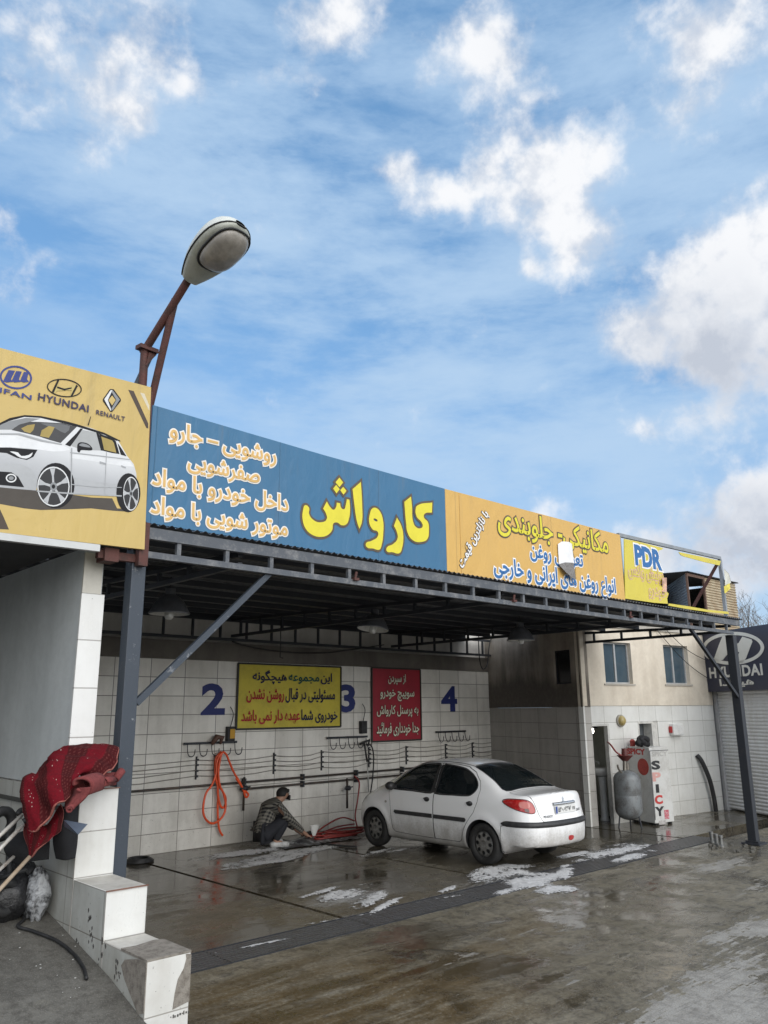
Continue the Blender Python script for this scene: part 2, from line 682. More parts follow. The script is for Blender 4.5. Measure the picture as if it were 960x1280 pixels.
    nz = k.n('ShaderNodeTexNoise')
    nz.inputs['Scale'].default_value = 1.7
    nz.inputs['Detail'].default_value = 6
    k.L(P, nz.inputs['Vector'])
    k.L(nz.outputs['Color'], wob.inputs[0])
    wob.inputs[1].default_value = (.9, .9, 0)
    k.L(P, wob.inputs[2])
    k.L(wob.outputs[0], vo.inputs['Vector'])
    crack = k.math('MULTIPLY', k.ramp(vo.outputs['Distance'], .003, .010, 1, 0), k.ramp(big, .50, .62))
    col = k.mix(k.math('MULTIPLY', crack, .55), col, (.03, .027, .022))
    col = k.mix(k.ramp(grit, .38, .66, 0, .75), col, k.mix(.5, col, (.02, .018, .015)))
    col = k.mix(k.ramp(g2, .52, .68, 0, .55), col, (.30, .27, .22))
    dk = k.mix(k.math('MULTIPLY', puddle, wetdark), col, (.012, .010, .007))
    k.set('Base Color', dk)
    k.set('Roughness', k.math('ADD', k.math('MULTIPLY', puddle, rlo - rhi), k.math('ADD', rhi, k.math('MULTIPLY', k.math('SUBTRACT', fine, .5), .12)), clamp=True))
    k.set('IOR', 1.42)
    k.set('Specular IOR Level', .6)
    hgt = k.math('ADD', k.math('MULTIPLY', fine, .7), k.math('MULTIPLY', grit, .4))
    hgt = k.math('MULTIPLY', hgt, k.math('SUBTRACT', 1.0, k.math('MULTIPLY', puddle, .93)))
    hgt = k.math('SUBTRACT', hgt, k.math('MULTIPLY', crack, .8))
    k.bump(hgt, .55, .012 if not wet else .007)
    return k.m


FLOORM = concrete('wet_concrete', True)
APRONM = concrete('rough_damp_concrete', False)
GX = [2.977, 5.592, 8.2, 10.25]          # floor channels between the bays
mb = MB()
mb.face([(-1500, -1500, -.16), (1500, -1500, -.16), (1500, 1500, -.16), (-1500, 1500, -.16)])
struct(obj('ground', mb, plain('far_ground', (.12, .11, .1), .9, 0, .3, .2)))
mb = MB()
mb.prism([(-30, -60, -.15), (30, -60, -.15), (30, .650, -.15), (-30, .650, -.15)], (0, 0, .15))
struct(obj('forecourt', mb, APRONM))
mb = MB()
xs = [-.6]
for g in GX:
    xs += [g - .03, g + .03]
xs += [30]
for i in range(0, len(xs), 2):
    y1 = 6.3 if i < 6 else 12
    mb.prism([(xs[i], 1.135, -.15), (xs[i + 1], 1.135, -.15), (xs[i + 1], y1, -.15), (xs[i], y1, -.15)], (0, 0, .15))
struct(obj('wash_floor', mb, FLOORM))
# ramp on the shop side of the stepped wall
k = NT('ramp_concrete')
P = k.P()
n1, n2, n3 = k.noise(P, 1.4, 8, .65, .5), k.noise(P, 18, 6, .7), k.noise(P, 110, 3, .7)
c = k.mix(k.ramp(n1, .32, .7), (.075, .071, .061), (.155, .148, .13))
c = k.mix(k.ramp(n1, .56, .74, 0, .6), c, (.11, .10, .06))
c = k.mix(k.ramp(n2, .42, .66, 0, .7), c, (.055, .05, .042))
n5 = k.noise(P, 6, 7, .7, .4)
c = k.mix(k.ramp(n5, .5, .66, 0, .6), c, (.06, .056, .048))
c = k.mix(k.ramp(n3, .5, .68, 0, .4), c, (.25, .24, .215))
k.set('Base Color', c)
k.set('Roughness', k.math('ADD', .6, k.math('MULTIPLY', n1, .3)))
k.bump(k.math('ADD', n2, k.math('MULTIPLY', n3, .5)), .6, .012)
RAMPM = k.m


def ramp_z(y):
    pts = [(-9, 0.004), (-4.2, .004), (-2.6, .14), (-1.11, .41), (-.67, .53), (.3, .72), (1.5, .95), (3, 1.15), (9, 1.2)]
    for (a, za), (b, zb) in zip(pts, pts[1:]):
        if y <= b:
            return za + (zb - za) * max(0, (y - a)) / (b - a)
    return 1.2


mb = MB()
ys = [-9, -6, -4.2, -3.4, -2.6, -2, -1.6, -1.11, -.67, -.2, .3, .9, 1.5, 2.2, 3, 5, 9]
mb.grid([[(x, y, ramp_z(y) + (0 if x > -.5 else .015 * mnoise.noise((x, y, 0)))) for x in (-12, -6, -4, -3, -2.2, -1.6, -1.1, -.7, -.402)] for y in ys])
mb.grid([[(-.402, y, ramp_z(y)) for y in ys], [(-.402, y, -.1) for y in ys]])
struct(obj('ramp', mb, RAMPM, smooth=True, angle=50))

# ------------------------------------------------------------------ drain grate: long bars in a trench
t = thing('drain_grate', 'long black steel drain grate across the wash bays', 'drain', (5, .905, 0))
mb = MB()
for i in range(8):
    y = .698 + i * .0557
    mb.box(-.12, 10.6, y - .015, y + .015, -.03, .004)
x = .0
while x < 10.5:
    mb.box(x, x + .014, .668, 1.12, -.032, -.006)
    x += .62
obj('bars', mb, plain('wet_black_steel', (.085, .085, .087), .35, .2, .4, 9, (.07, .065, .06)), t)
mb = MB()
mb.box(-.12, 10.6, .652, .664, -.06, .006)
mb.box(-.12, 10.6, 1.122, 1.133, -.06, .006)
obj('frame', mb, STEELD, t)
mb = MB()
mb.box(-.12, 10.6, .66, 1.125, -.10, -.09)
obj('channel_shade', mb, BLACK, t)  # black sheet added for the shade between the bars
for x in (1.35, 3.0, 4.62, 6.25, 7.9, 9.4):
    mb = MB()
    mb.box(x - .012, x + .012, .668, 1.12, -.002, .0055)
    obj('cross_strap', mb, MATS['wet_black_steel'], t)

# ------------------------------------------------------------------ walls
XAX = (1, 0)


def wall_mesh(mb, A, B, z0, z1, th, holes=(), back=True):
    """wall from A to B, front on the right-hand side of A->B, with rectangular holes (s0,s1,z0,z1)"""
    A, B = Vector((A[0], A[1], 0)), Vector((B[0], B[1], 0))
    L = (B - A).length
    e = (B - A) / L
    nb = Vector((-e.y, e.x, 0))  # to the back
    us = sorted({0.0, L, *[h[0] for h in holes], *[h[1] for h in holes]})
    zs = sorted({z0, z1, *[h[2] for h in holes if h[2] > z0], *[h[3] for h in holes if h[3] < z1]})
    us = [u for u in us if 0 <= u <= L]

    def solid(i, j):
        if i < 0 or j < 0 or i >= len(us) - 1 or j >= len(zs) - 1:
            return False
        u, z = (us[i] + us[i + 1]) / 2, (zs[j] + zs[j + 1]) / 2
        return not any(h[0] < u < h[1] and h[2] < z < h[3] for h in holes)

    def p(u, z, b):
        return A + e * u + nb * (th if b else 0) + Vector((0, 0, z))

    for i in range(len(us) - 1):
        for j in range(len(zs) - 1):
            if not solid(i, j):
                continue
            u0, u1, a, b = us[i], us[i + 1], zs[j], zs[j + 1]
            mb.face([p(u0, a, 0), p(u1, a, 0), p(u1, b, 0), p(u0, b, 0)])
            mb.face([p(u1, a, 1), p(u0, a, 1), p(u0, b, 1), p(u1, b, 1)])
            if not solid(i - 1, j):
                mb.face([p(u0, a, 1), p(u0, a, 0), p(u0, b, 0), p(u0, b, 1)])
            if not solid(i + 1, j):
                mb.face([p(u1, a, 0), p(u1, a, 1), p(u1, b, 1), p(u1, b, 0)])
            if not solid(i, j - 1):
                mb.face([p(u0, a, 0), p(u0, a, 1), p(u1, a, 1), p(u1, a, 0)])
            if not solid(i, j + 1):
                mb.face([p(u0, b, 1), p(u0, b, 0), p(u1, b, 0), p(u1, b, 1)])
    bmesh.ops.remove_doubles(mb.bm, verts=mb.bm.verts, dist=1e-5)


class Plane:
    """a vertical wall plane A->B: sight-line hits and points in wall coordinates (s, z, out)"""

    def __init__(self, A, B, off=0.0):
        self.A = Vector((A[0], A[1], 0))
        d = Vector((B[0], B[1], 0)) - self.A
        self.e = d.normalized()
        self.n = Vector((self.e.y, -self.e.x, 0))
        self.A = self.A + self.n * off

    def hit(self, px, py):
        d = Vector(ray(px, py))
        C = Vector(CAM_C)
        t = self.n.dot(self.A - C) / self.n.dot(d)
        P_ = C + d * t
        return (P_ - self.A).dot(self.e), P_.z

    def p(self, s, z, out=0.0):
        return self.A + self.e * s + Vector((0, 0, z)) + self.n * out


D = 6.057
BACKP = Plane((0, D), (11, D))
back = thing('back_wall', 'long white tiled wall at the back of the wash bays under a dark concrete band', 'wall', (5.5, D, 0))
TILEB = tiles('bay_wall_tiles', XAX, 3.18, 2.9, .6, .29, (.66, .64, .59), (.80, .78, .73), (.15, .14, .125), (.29, .27, .235), (0, 1.7), .60, .38)
mb = MB()
wall_mesh(mb, (-.5, D), (11.7, D), -.1, 2.9, .25)
obj('tiled_wall', mb, TILEB, back)
mb = MB()
wall_mesh(mb, (-.5, D - .018), (11.7, D - .018), 2.902, 3.2, .26)
obj('concrete_band', mb, plaster('sooty_concrete', (.16, .145, .125), (.07, .062, .055), .8), back)
mb = MB()
wall_mesh(mb, (-.5, D + .1), (12.2, D + .1), 3.19, 3.80, .15)
obj('plaster_wall', mb, plaster('pale_plaster', (.60, .58, .54), (.30, .28, .25), .5), back)

# ----- painted numbers / lettering
ARAB = {}
for _c, _b, _d in (('ا', 0xFE8D, 2), ('ب', 0xFE8F, 4), ('پ', 0xFB56, 4), ('ت', 0xFE95, 4), ('ج', 0xFE9D, 4), ('چ', 0xFB7A, 4), ('خ', 0xFEA5, 4), ('د', 0xFEA9, 2),
                   ('ر', 0xFEAD, 2), ('ز', 0xFEAF, 2), ('س', 0xFEB1, 4), ('ش', 0xFEB5, 4), ('ص', 0xFEB9, 4), ('ض', 0xFEBD, 4), ('ع', 0xFEC9, 4), ('غ', 0xFECD, 4),
                   ('ف', 0xFED1, 4), ('ق', 0xFED5, 4), ('ک', 0xFB8E, 4), ('گ', 0xFB92, 4), ('ل', 0xFEDD, 4), ('م', 0xFEE1, 4), ('ن', 0xFEE5, 4),
                   ('ه', 0xFEE9, 4), ('و', 0xFEED, 2), ('ی', 0xFBFC, 4), ('ئ', 0xFE89, 4)):
    ARAB[_c] = (_b, _d)


def shape_fa(s):
    """Persian text to presentation forms in visual order"""
    out = []
    for i, ch in enumerate(s):
        if ch not in ARAB:
            out.append(ch)
            continue
        b, d = ARAB[ch]
        pj = i > 0 and s[i - 1] in ARAB and ARAB[s[i - 1]][1] == 4
        nj = d == 4 and i + 1 < len(s) and s[i + 1] in ARAB
        form = (3 if nj else 1) if pj else (2 if nj else 0)
        out.append(chr(b + form))
    return ''.join(out[::-1])


TXT = {}


def text_mesh(body, bold=0.0, spacing=1.0):
    """text thickened by a swept rim, flattened, each glyph island a hair apart (z in 0..1.2)"""
    cu = bpy.data.curves.new('lettering', 'FONT')
    cu.body = body
    cu.bevel_depth = bold
    cu.bevel_resolution = 1
    cu.space_character = spacing
    cu.resolution_u = 3
    o = bpy.data.objects.new('lettering', cu)
    COL.objects.link(o)
    dg = bpy.context.evaluated_depsgraph_get()
    me = bpy.data.meshes.new_from_object(o.evaluated_get(dg))
    bpy.data.objects.remove(o)
    bm = bmesh.new()
    bm.from_mesh(me)
    bpy.data.meshes.remove(me)
    if bold:
        # drop the hidden back half
        bmesh.ops.delete(bm, geom=[f for f in bm.faces if f.calc_center_median().z < -bold * .2], context='FACES')
    bmesh.ops.remove_doubles(bm, verts=bm.verts, dist=1e-5)
    seen, idx = set(), 0
    for v in bm.verts:
        if v in seen:
            continue
        st = [v]
        seen.add(v)
        comp = []
        while st:
            a = st.pop()
            comp.append(a)
            for e in a.link_edges:
                b = e.other_vert(a)
                if b not in seen:
                    seen.add(b)
                    st.append(b)
        for a in comp:
            a.co.z = idx % 5 + (a.co.z / bold * 1.6 if bold else 0)
        idx += 1
    return bm


def lettering(name, body, place, mat, parent, out, bold=0.0, size=None, spacing=1.0, ref=None, step=.0003):
    """place = (origin, U, V, N): text bounding box is fitted to |U| wide; V the up vector length or None to keep proportions"""
    bm = text_mesh(body, bold, spacing)
    rb = ref or text_bounds(body, spacing)
    x0, x1, y0, y1 = rb
    O, U, W, N_ = place
    sx = U.length / (x1 - x0)
    sy = W.length / (y1 - y0) if size is None else size * sx
    u, w = U.normalized(), W.normalized()
    O2 = O if size is None else O + w * (W.length - sy * (y1 - y0)) / 2
    for v in bm.verts:
        k_ = v.co.z
        v.co = O2 + u * (v.co.x - x0) * sx + w * (v.co.y - y0) * sy + N_ * (out + k_ * step)
    bmesh.ops.recalc_face_normals(bm, faces=bm.faces)
    return obj(name, bm, mat, parent, recalc=False)


def text_bounds(body, spacing=1.0):
    if (body, spacing) in TXT:
        return TXT[body, spacing]
    bm = text_mesh(body, 0, spacing)
    xs = [v.co.x for v in bm.verts]
    ys_ = [v.co.y for v in bm.verts]
    bm.free()
    TXT[body, spacing] = (min(xs), max(xs), min(ys_), max(ys_))
    return TXT[body, spacing]


FRONT = Vector((0, -1, 0))
NAVY = flat('navy_paint', (.02, .03, .15))
for ch, (l, tp, r, bt) in (('2', (253.5, 856, 279.5, 892)), ('3', (426, 857, 442.5, 889)), ('4', (552.5, 859, 570, 888))):
    a, b = at(l, (tp + bt) / 2, 1, D), at(r, (tp + bt) / 2, 1, D)
    h0, h1 = at((l + r) / 2, bt, 1, D).z, at((l + r) / 2, tp, 1, D).z
    lettering('painted_number', ch, (V(a.x, D, h0), V(b.x - a.x, 0, 0), V(0, 0, h1 - h0), FRONT), NAVY, back, .004, .035)

# ------------------------------------------------------------------ shop partition and the stepped wall on the left
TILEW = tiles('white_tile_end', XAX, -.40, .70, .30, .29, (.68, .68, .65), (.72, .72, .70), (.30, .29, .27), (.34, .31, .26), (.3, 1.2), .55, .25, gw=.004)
TILES = tiles('white_tile_shaded', (0, 1), -1.13, .70, .6, .29, (.52, .53, .50), (.57, .57, .54), (.20, .19, .17), (.22, .205, .165), (.3, 1.3), .75, .35, gw=.004)  # darker copy of the end tiles, side shade put into the colour
GREYW = plaster('grey_wall_paint', (.60, .63, .63), (.40, .43, .43), .6, 1.0, .6)
part = thing('partition_wall', 'grey painted shop wall with a white tiled end under the car billboard', 'wall', (-.33, 2, 0))
mb = MB()
mb.box(-.405, -.25, .215, D + 3, 1.56, 3.30)
obj('painted_wall', mb, GREYW, part)
mb = MB()
mb.box(-.412, -.235, .19, .213, 1.56, 2.95)
obj('end_tiles', mb, tiles('white_tile_tall', XAX, -.43, 2.95, .4, .35, (.72, .72, .70), (.75, .75, .73), (.36, .35, .33), (.38, .36, .32), (.3, 1.2), .5, .22, gw=.005), part)
mb = MB()
mb.box(-.408, -.265, .195, .213, 2.952, 3.26)
obj('end_plaster', mb, plaster('cream_plaster_end', (.60, .58, .52), (.4, .38, .33), .5), part)

steps = thing('stepped_wall', 'stepped white tiled wall with a broken lowest block beside the ramp', 'wall', (-.26, 0, 0))
for (y0, y1, z1) in ((-.04, D + 2.5, 1.555), (-.55, -.045, .985), (-1.13, -.555, .70)):
    mb = MB()
    mb.box(-.40, -.12, y0, y1, 0, z1)
    bm = mb.bm
    for f in bm.faces:
        f.material_index = 0
    bmesh.ops.recalc_face_normals(bm, faces=bm.faces)
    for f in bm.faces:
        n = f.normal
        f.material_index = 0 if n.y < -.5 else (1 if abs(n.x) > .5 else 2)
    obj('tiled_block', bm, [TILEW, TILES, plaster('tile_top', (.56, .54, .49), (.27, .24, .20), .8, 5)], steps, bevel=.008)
mb = MB()
mb.box(-.418, -.40, .2, D + 2.5, 1.40, 1.43)
obj('ledge', mb, plain('grimy_ledge', (.08, .08, .075), .8), steps)
# dark cap lines and the broken render on the lowest block
mb = MB()
for (y, z) in ((-.553, .985), (-.047, 1.555)):
    mb.box(-.403, -.118, y - .007, y + .003, z - .004, z + .003)
obj('tile_edge', mb, plain('red_clay_edge', (.20, .10, .07), .8), steps)
BROKEN = plain('broken_mortar', (.27, .245, .21), .95, 0, .4, 22, (.13, .11, .09), .02)
mb = MB()
z_ = .7035
mb.prism([(-.401, -1.131, z_ - .006), (-.119, -1.131, z_ - .006), (-.119, -.80, z_ - .006), (-.17, -.77, z_ - .006), (-.24, -.79, z_ - .006), (-.31, -.81, z_ - .006), (-.401, -.80, z_ - .006)], (0, 0, .012))
mb.prism([(-.119, -1.1335, .69), (-.119, -1.1335, .44), (-.225, -1.1335, .42), (-.215, -1.1335, .50), (-.20, -1.1335, .57), (-.165, -1.1335, .62), (-.15, -1.1335, .67), (-.155, -1.1335, .695)], (0, .006, 0))
mb.prism([(-.4035, -1.128, .70), (-.4035, -1.128, .44), (-.4035, -1.06, .42), (-.4035, -.98, .48), (-.4035, -.87, .56), (-.4035, -.82, .62), (-.4035, -.86, .66), (-.4035, -1.0, .69)], (.006, 0, 0))
obj('broken_render', mb, BROKEN, steps)
mb = MB()
for i in range(9):
    a = -.235 + i * .014 + rnd.uniform(-.003, .003)
    mb.box(a, a + rnd.uniform(.004, .009), -1.1345, -1.129, .375 + rnd.uniform(0, .01), .385 + rnd.uniform(0, .015))
for (y, z, n) in ((-.33, .82, 7), (-.38, .72, 8), (-.55, .70, 4), (-.52, .58, 3), (-.75, .60, 6), (-.8, .56, 6), (-.2, .60, 3)):
    for i in range(n):
        yy, zz = y + rnd.gauss(0, .022), z + rnd.gauss(0, .028)
        s = rnd.uniform(.004, .011)
        mb.prism([(-.4025, yy - s, zz), (-.4025, yy, zz - s * 1.6), (-.4025, yy + s * .8, zz + .3 * s), (-.4025, yy, zz + s * 1.5)], (.004, 0, 0))
obj('chips', mb, plain('dark_chips', (.07, .065, .06), .9), steps)

# left shop beyond the partition: floor-level dark interior, ceiling and its own left wall
shop = thing('left_shop', 'dark shop interior behind the car billboard', 'shop', (-3, 4, 0))
mb = MB()
mb.box(-6.2, -.43, .12, 9, 3.31, 3.5)
obj('ceiling', mb, plain('dark_soffit', (.07, .07, .07), .9), shop)
mb = MB()
mb.box(-6.2, -.41, 8.6, 8.8, 0, 3.3)
mb.box(-6.2, -6.0, .2, 8.6, 0, 3.3)
obj('shop_wall', mb, plaster('shop_plaster', (.3, .31, .31), (.2, .2, .2), .6), shop)

# ------------------------------------------------------------------ canopy
can = thing('canopy', 'steel car wash canopy on box posts with a corrugated roof and lattice front beam', 'canopy', (5, 3, 0))
ZR0, ZR1 = 3.498, 3.69


def roof_z(y):
    return ZR0 + (ZR1 - ZR0) * (y + .15) / 6.2


# roof sheet: ridges run front to back
mb = MB()
rows = []
x = -.22
while x < 10.75:
    z = .012 * math.sin(x / .076 * 2 * math.pi)
    rows.append([(x, -.05, roof_z(-.05) + z), (x, 6.3, roof_z(6.3) + z)])
    x += .0127
mb.grid(rows)
obj('roof_sheet', mb, plain('corrugated_dark_steel', (.16, .165, .18), .55, .15, .5, 2.5, (.08, .08, .085)), can, smooth=True)
for i in range(9):
    y = .42 + i * .70
    mb = MB()
    mb.bar((-.1, y, roof_z(y) - .055), (10.6, y, roof_z(y) - .055), .05, .07)
    obj('purlin', mb, STEELD, can)
# front lattice beam
mb = MB()
mb.bar((-.12, 0, 3.432), (10.62, 0, 3.432), .06, .09)
obj('top_chord', mb, CHORD, can)
mb = MB()
mb.bar((-.01, 0, 3.262), (10.36, 0, 3.262), .05, .05)
obj('bottom_chord', mb, CHORD, can)
x = .26
while x < 10.5:
    mb = MB()
    mb.bar((x, 0, 3.287), (x, 0, 3.388), .036, .036)
    obj('lattice_strut', mb, CHORD, can)
    x += .45
# transverse and rear lattice frames
def lattice(a, b, zb, top, step, w=.035):
    a, b = Vector(a), Vector(b)
    mb = MB()
    mb.bar(a + V(0, 0, zb), b + V(0, 0, zb), .045, .045)
    L = (b - a).length
    e = (b - a).normalized()
    mb.bar(a + V(0, 0, top(a)), b + V(0, 0, top(b)), .045, .045)
    s = step / 2
    while s < L:
        p = a + e * s
        mb.bar(p + V(0, 0, zb + .0225), p + V(0, 0, top(p) - .0225), w, w)
        s += step
    return mb


for x in (.9, 4.5, 8.2, 10.5):
    y1 = 5.85 if x < 10 else 2.88
    obj('cross_frame', lattice((x, .08, 0), (x, y1, 0), 3.30, lambda p: roof_z(p.y) - .115, .58), STEELD, can)
obj('rear_frame', lattice((-.1, 5.93, 0), (11.38, 5.93, 0), 3.25, lambda p: roof_z(p.y) - .115, .52), STEELD, can)
# posts
mb = MB()
mb.bar((-.06, .06, 0), (-.06, .06, 3.42), .115, .115, (0, 1, 0))
obj('post', mb, STEEL, can, bevel=.006)
mb = MB()
mb.bar((10.43, .06, 0), (10.43, .06, 3.23), .13, .13, (0, 1, 0))
obj('post', mb, STEELD, can, bevel=.006)
mb = MB()
mb.box(10.29, 10.60, -.08, .2, .004, .03)
mb.box(10.33, 10.36, -.05, .15, .03, .06)
obj('base_plate', mb, STEELD, can)
mb = MB()
mb.bar((.0, .03, 2.14), (1.17, .03, 3.25), .04, .05)
obj('brace', mb, STEEL, can)
mb = MB()
mb.bar((10.36, .03, 2.24), (8.97, .03, 3.245), .045, .05)
obj('brace', mb, STEELD, can)
mb = MB()
mb.box(-.105, -.03, -.075, -.012, 3.16, 3.50)
obj('rusty_bracket', mb, RUST, can)
mb = MB()
mb.box(-.40, -.06, -.02, .03, 3.19, 3.25)
mb.box(-.36, -.25, -.045, .1, 3.17, 3.27)
obj('rusty_bracket', mb, RUST, can)
# small rusty clamps on the front beam
for x in (2.12, 4.55, 7.12):
    mb = MB()
    mb.box(x - .03, x + .03, -.055, .0, 3.275, 3.30)
    mb.tube([(x, -.03, 3.30), (x + .01, -.035, 3.36)], .014)
    obj('clamp', mb, RUST, can)

# ------------------------------------------------------------------ signs on the canopy edge
def banner(name, col, seam=1.22):
    k = NT(name)
    P = k.P()
    n1 = k.noise(P, 1.1, 6, .6, .3)
    st = k.noise(P, 7, 6, .7, .2, (1, 1, .07))
    sp = k.noise(P, 45, 4, .7)
    c = k.mix(k.ramp(n1, .3, .7, 0, .35), col, tuple(x * .78 + .03 for x in col))
    top = k.math('MULTIPLY', k.ramp(st, .52, .74), k.ramp(k.dot(P, (0, 0, 1)), 3.3, 4.5, .25, .75))
    c = k.mix(k.math('MULTIPLY', top, .35), c, (.16, .14, .11))
    c = k.mix(k.ramp(sp, .66, .74, 0, .35), c, (.12, .11, .09))
    u = k.math('FRACT', k.math('DIVIDE', k.dot(P, (1, 0, 0)), seam))
    ln_ = k.math('ADD', k.ramp(u, .0, .006, 1, 0), k.ramp(u, .994, 1.0, 0, 1))
    c = k.mix(k.math('MULTIPLY', ln_, .30), c, tuple(x * .5 for x in col))
    k.set('Base Color', c)
    k.set('Roughness', k.math('ADD', .42, k.math('MULTIPLY', n1, .2)))
    wr = k.noise(P, 2.2, 4, .5, .6, (1.6, 1, .7), (3, 3, 3))
    k.bump(k.math('SUBTRACT', wr, k.math('MULTIPLY', ln_, .2)), .5, .05)
    return k.m


BLUE = banner('blue_banner', (.034, .140, .265))
ORANGE = banner('orange_banner', (.62, .38, .10), 1.8)
YELLOW = banner('yellow_banner', (.62, .52, .06), 1.7)
LETTERY = flat('yellow_letters', (.70, .62, .045))
LETTERO = flat('pale_orange_letters', (.66, .42, .15))
CREAM = flat('cream_outline', (.78, .74, .68))
WHITEL = flat('white_letters', (.80, .79, .77))
DARKO = flat('dark_brown_outline', (.10, .075, .055))
BLUEL = flat('blue_letters', (.03, .14, .36))


def sign_place(xl, yl, xr, yr, y=-.0):
    a, b = at(xl, yl, 1, y), at(xr, yr, 1, y)
    return a, b


def fa_line(body, xl, yl, xr, yr, fill, edge, parent, yplane, out=.004, bold=.02, edgeb=.07, vs=1.0, level=True, fa=True, hpx=None):
    s = shape_fa(body) if fa else body
    x0, x1, y0, y1 = text_bounds(s)
    a, b = at(xl, yl, 1, yplane), at(xr, yr, 1, yplane)
    if level:
        z = (a.z + b.z) / 2
        a, b = V(a.x, a.y, z), V(b.x, b.y, z)
    U = b - a
    W = FRONT.cross(U).normalized()
    if W.z < 0 and level:
        W = -W
    h = U.length * (y1 - y0) / (x1 - x0) * vs
    O = a - W * h / 2
    pl = (O, U, W * h, FRONT)
    bd = (x0, x1, y0, y1)
    if edge is not None:
        e = lettering('letter_outline', s, pl, edge, parent, out, edgeb, ref=bd)
    return lettering('lettering', s, pl, fill, parent, out + .003, bold, ref=bd)


def panel(poly, y, thick, mat, name='panel', parent=None, holes=()):
    """flat board from an outline given as points on the sign plane, with optional holes"""
    cu = bpy.data.curves.new(name, 'CURVE')
    cu.dimensions = '2D'
    cu.fill_mode = 'BOTH'
    cu.extrude = thick / 2
    for pl in [poly, *holes]:
        sp = cu.splines.new('POLY')
        sp.points.add(len(pl) - 1)
        for pt, q in zip(sp.points, pl):
            pt.co = (q[0], q[1], 0, 1)
        sp.use_cyclic_u = True
    o = bpy.data.objects.new(name, cu)
    COL.objects.link(o)
    me = bpy.data.meshes.new_from_object(o.evaluated_get(bpy.context.evaluated_depsgraph_get()))
    bpy.data.objects.remove(o)
    for v in me.vertices:
        v.co = (v.co.x, y + thick / 2 - v.co.z, v.co.y)
    me.name = name
    return link(name, me, mat, parent)


def xz(px, py, y):
    p = at(px, py, 1, y)
    return (p.x, p.z)


YS = -.02
blue = thing('sign_board', 'long blue sign board with one huge yellow word and four pale orange lines', 'sign', (1.7, YS, 3.5))
panel([(-.045, 3.512), (3.43, 3.512), (3.43, 4.43), (1.7, 4.45), (-.045, 4.49)], YS, .03, BLUE, 'panel', blue)
for row in (('روشویی – جارو', 212.3, 541, 344.6, 571), ('صفرشویی', 234.6, 580, 324, 597), ('داخل خودرو با مواد', 190.4, 600, 359.6, 631), ('موتور شویی با مواد', 188.8, 635, 358.8, 662)):
    fa_line(*row, LETTERO, CREAM, blue, YS, .003, .022, .085, 1.08)

# the huge word: outline of each stroke on the board
def sp_curve(pts, y, out, mat, parent, name, offset, holes=()):
    cu = bpy.data.curves.new(name, 'CURVE')
    cu.dimensions = '2D'
    cu.fill_mode = 'BOTH'
    cu.resolution_u = 6
    cu.offset = offset
    for pl in [pts, *holes]:
        sp = cu.splines.new('BEZIER')
        sp.bezier_points.add(len(pl) - 1)
        for bp_, q in zip(sp.bezier_points, pl):
            bp_.co = (q[0], q[1], 0)
            bp_.handle_left_type = bp_.handle_right_type = 'VECTOR' if len(q) > 2 else 'AUTO'
        sp.use_cyclic_u = True
    o = bpy.data.objects.new(name, cu)
    COL.objects.link(o)
    me = bpy.data.meshes.new_from_object(o.evaluated_get(bpy.context.evaluated_depsgraph_get()))
    bpy.data.objects.remove(o)
    for v in me.vertices:
        v.co = (v.co.x, y - out, v.co.y)
    return me


def bigq(*pts):
    r = []
    for q in pts:
        a = xz(370 + q[0] / 4.8, 580 + q[1] / 4.8, YS)
        r.append(a + ((1,) if len(q) > 2 else ()))
    return r


WORD = [
    (bigq((52, 248), (75, 262), (76, 300), (100, 335), (150, 350), (182, 330), (178, 300), (160, 268, 1), (182, 225, 1), (205, 262), (222, 275), (238, 258), (242, 232, 1), (262, 236, 1), (268, 262), (285, 272),
          (296, 245), (302, 212, 1), (318, 215, 1), (322, 270), (315, 330), (300, 362), (270, 368), (245, 352), (222, 358), (215, 395), (190, 425), (150, 438), (100, 428), (60, 395), (38, 340), (40, 275)), ()),
    (bigq((258, 82, 1), (280, 112, 1), (258, 140, 1), (234, 110, 1)), ()),
    (bigq((238, 126, 1), (259, 152, 1), (240, 178, 1), (220, 148, 1)), ()),
    (bigq((280, 138, 1), (300, 162, 1), (282, 185, 1), (262, 158, 1)), ()),
    (bigq((336, 152, 1), (386, 108, 1), (394, 250), (392, 350), (377, 390, 1), (362, 345), (345, 230)), ()),
    (bigq((440, 300), (452, 270), (475, 264), (500, 285), (518, 335), (520, 420), (512, 480), (498, 514), (460, 508), (418, 496), (416, 478), (450, 462), (488, 432), (488, 410), (455, 392), (436, 350)),
     (bigq((462, 332), (476, 330), (486, 342), (470, 342)),)),
    (bigq((584, 372, 1), (602, 322, 1), (628, 370), (640, 430), (634, 500), (618, 535), (575, 530), (540, 522), (540, 505), (580, 480), (606, 445), (602, 410)), ()),
    (bigq((646, 228, 1), (686, 196, 1), (692, 250), (700, 350), (715, 378), (745, 386), (756, 372), (750, 352), (718, 312), (716, 262), (728, 248), (814, 232, 1), (812, 292, 1), (765, 304), (764, 320), (788, 350), (794, 400), (785, 450), (750, 468), (700, 460), (668, 420), (656, 350)), ()),
]
for oset, mt, nm, out in ((.022, DARKO, 'letter_outline', .003), (0.0, LETTERY, 'lettering', .0065)):
    bmj = bmesh.new()
    for i, (pts, hs) in enumerate(WORD):
        me = sp_curve(pts, YS, out + (.0004 * i), None, None, 'tmp', oset, hs)
        bmj.from_mesh(me)
        bpy.data.meshes.remove(me)
    obj(nm, bmj, mt, blue)

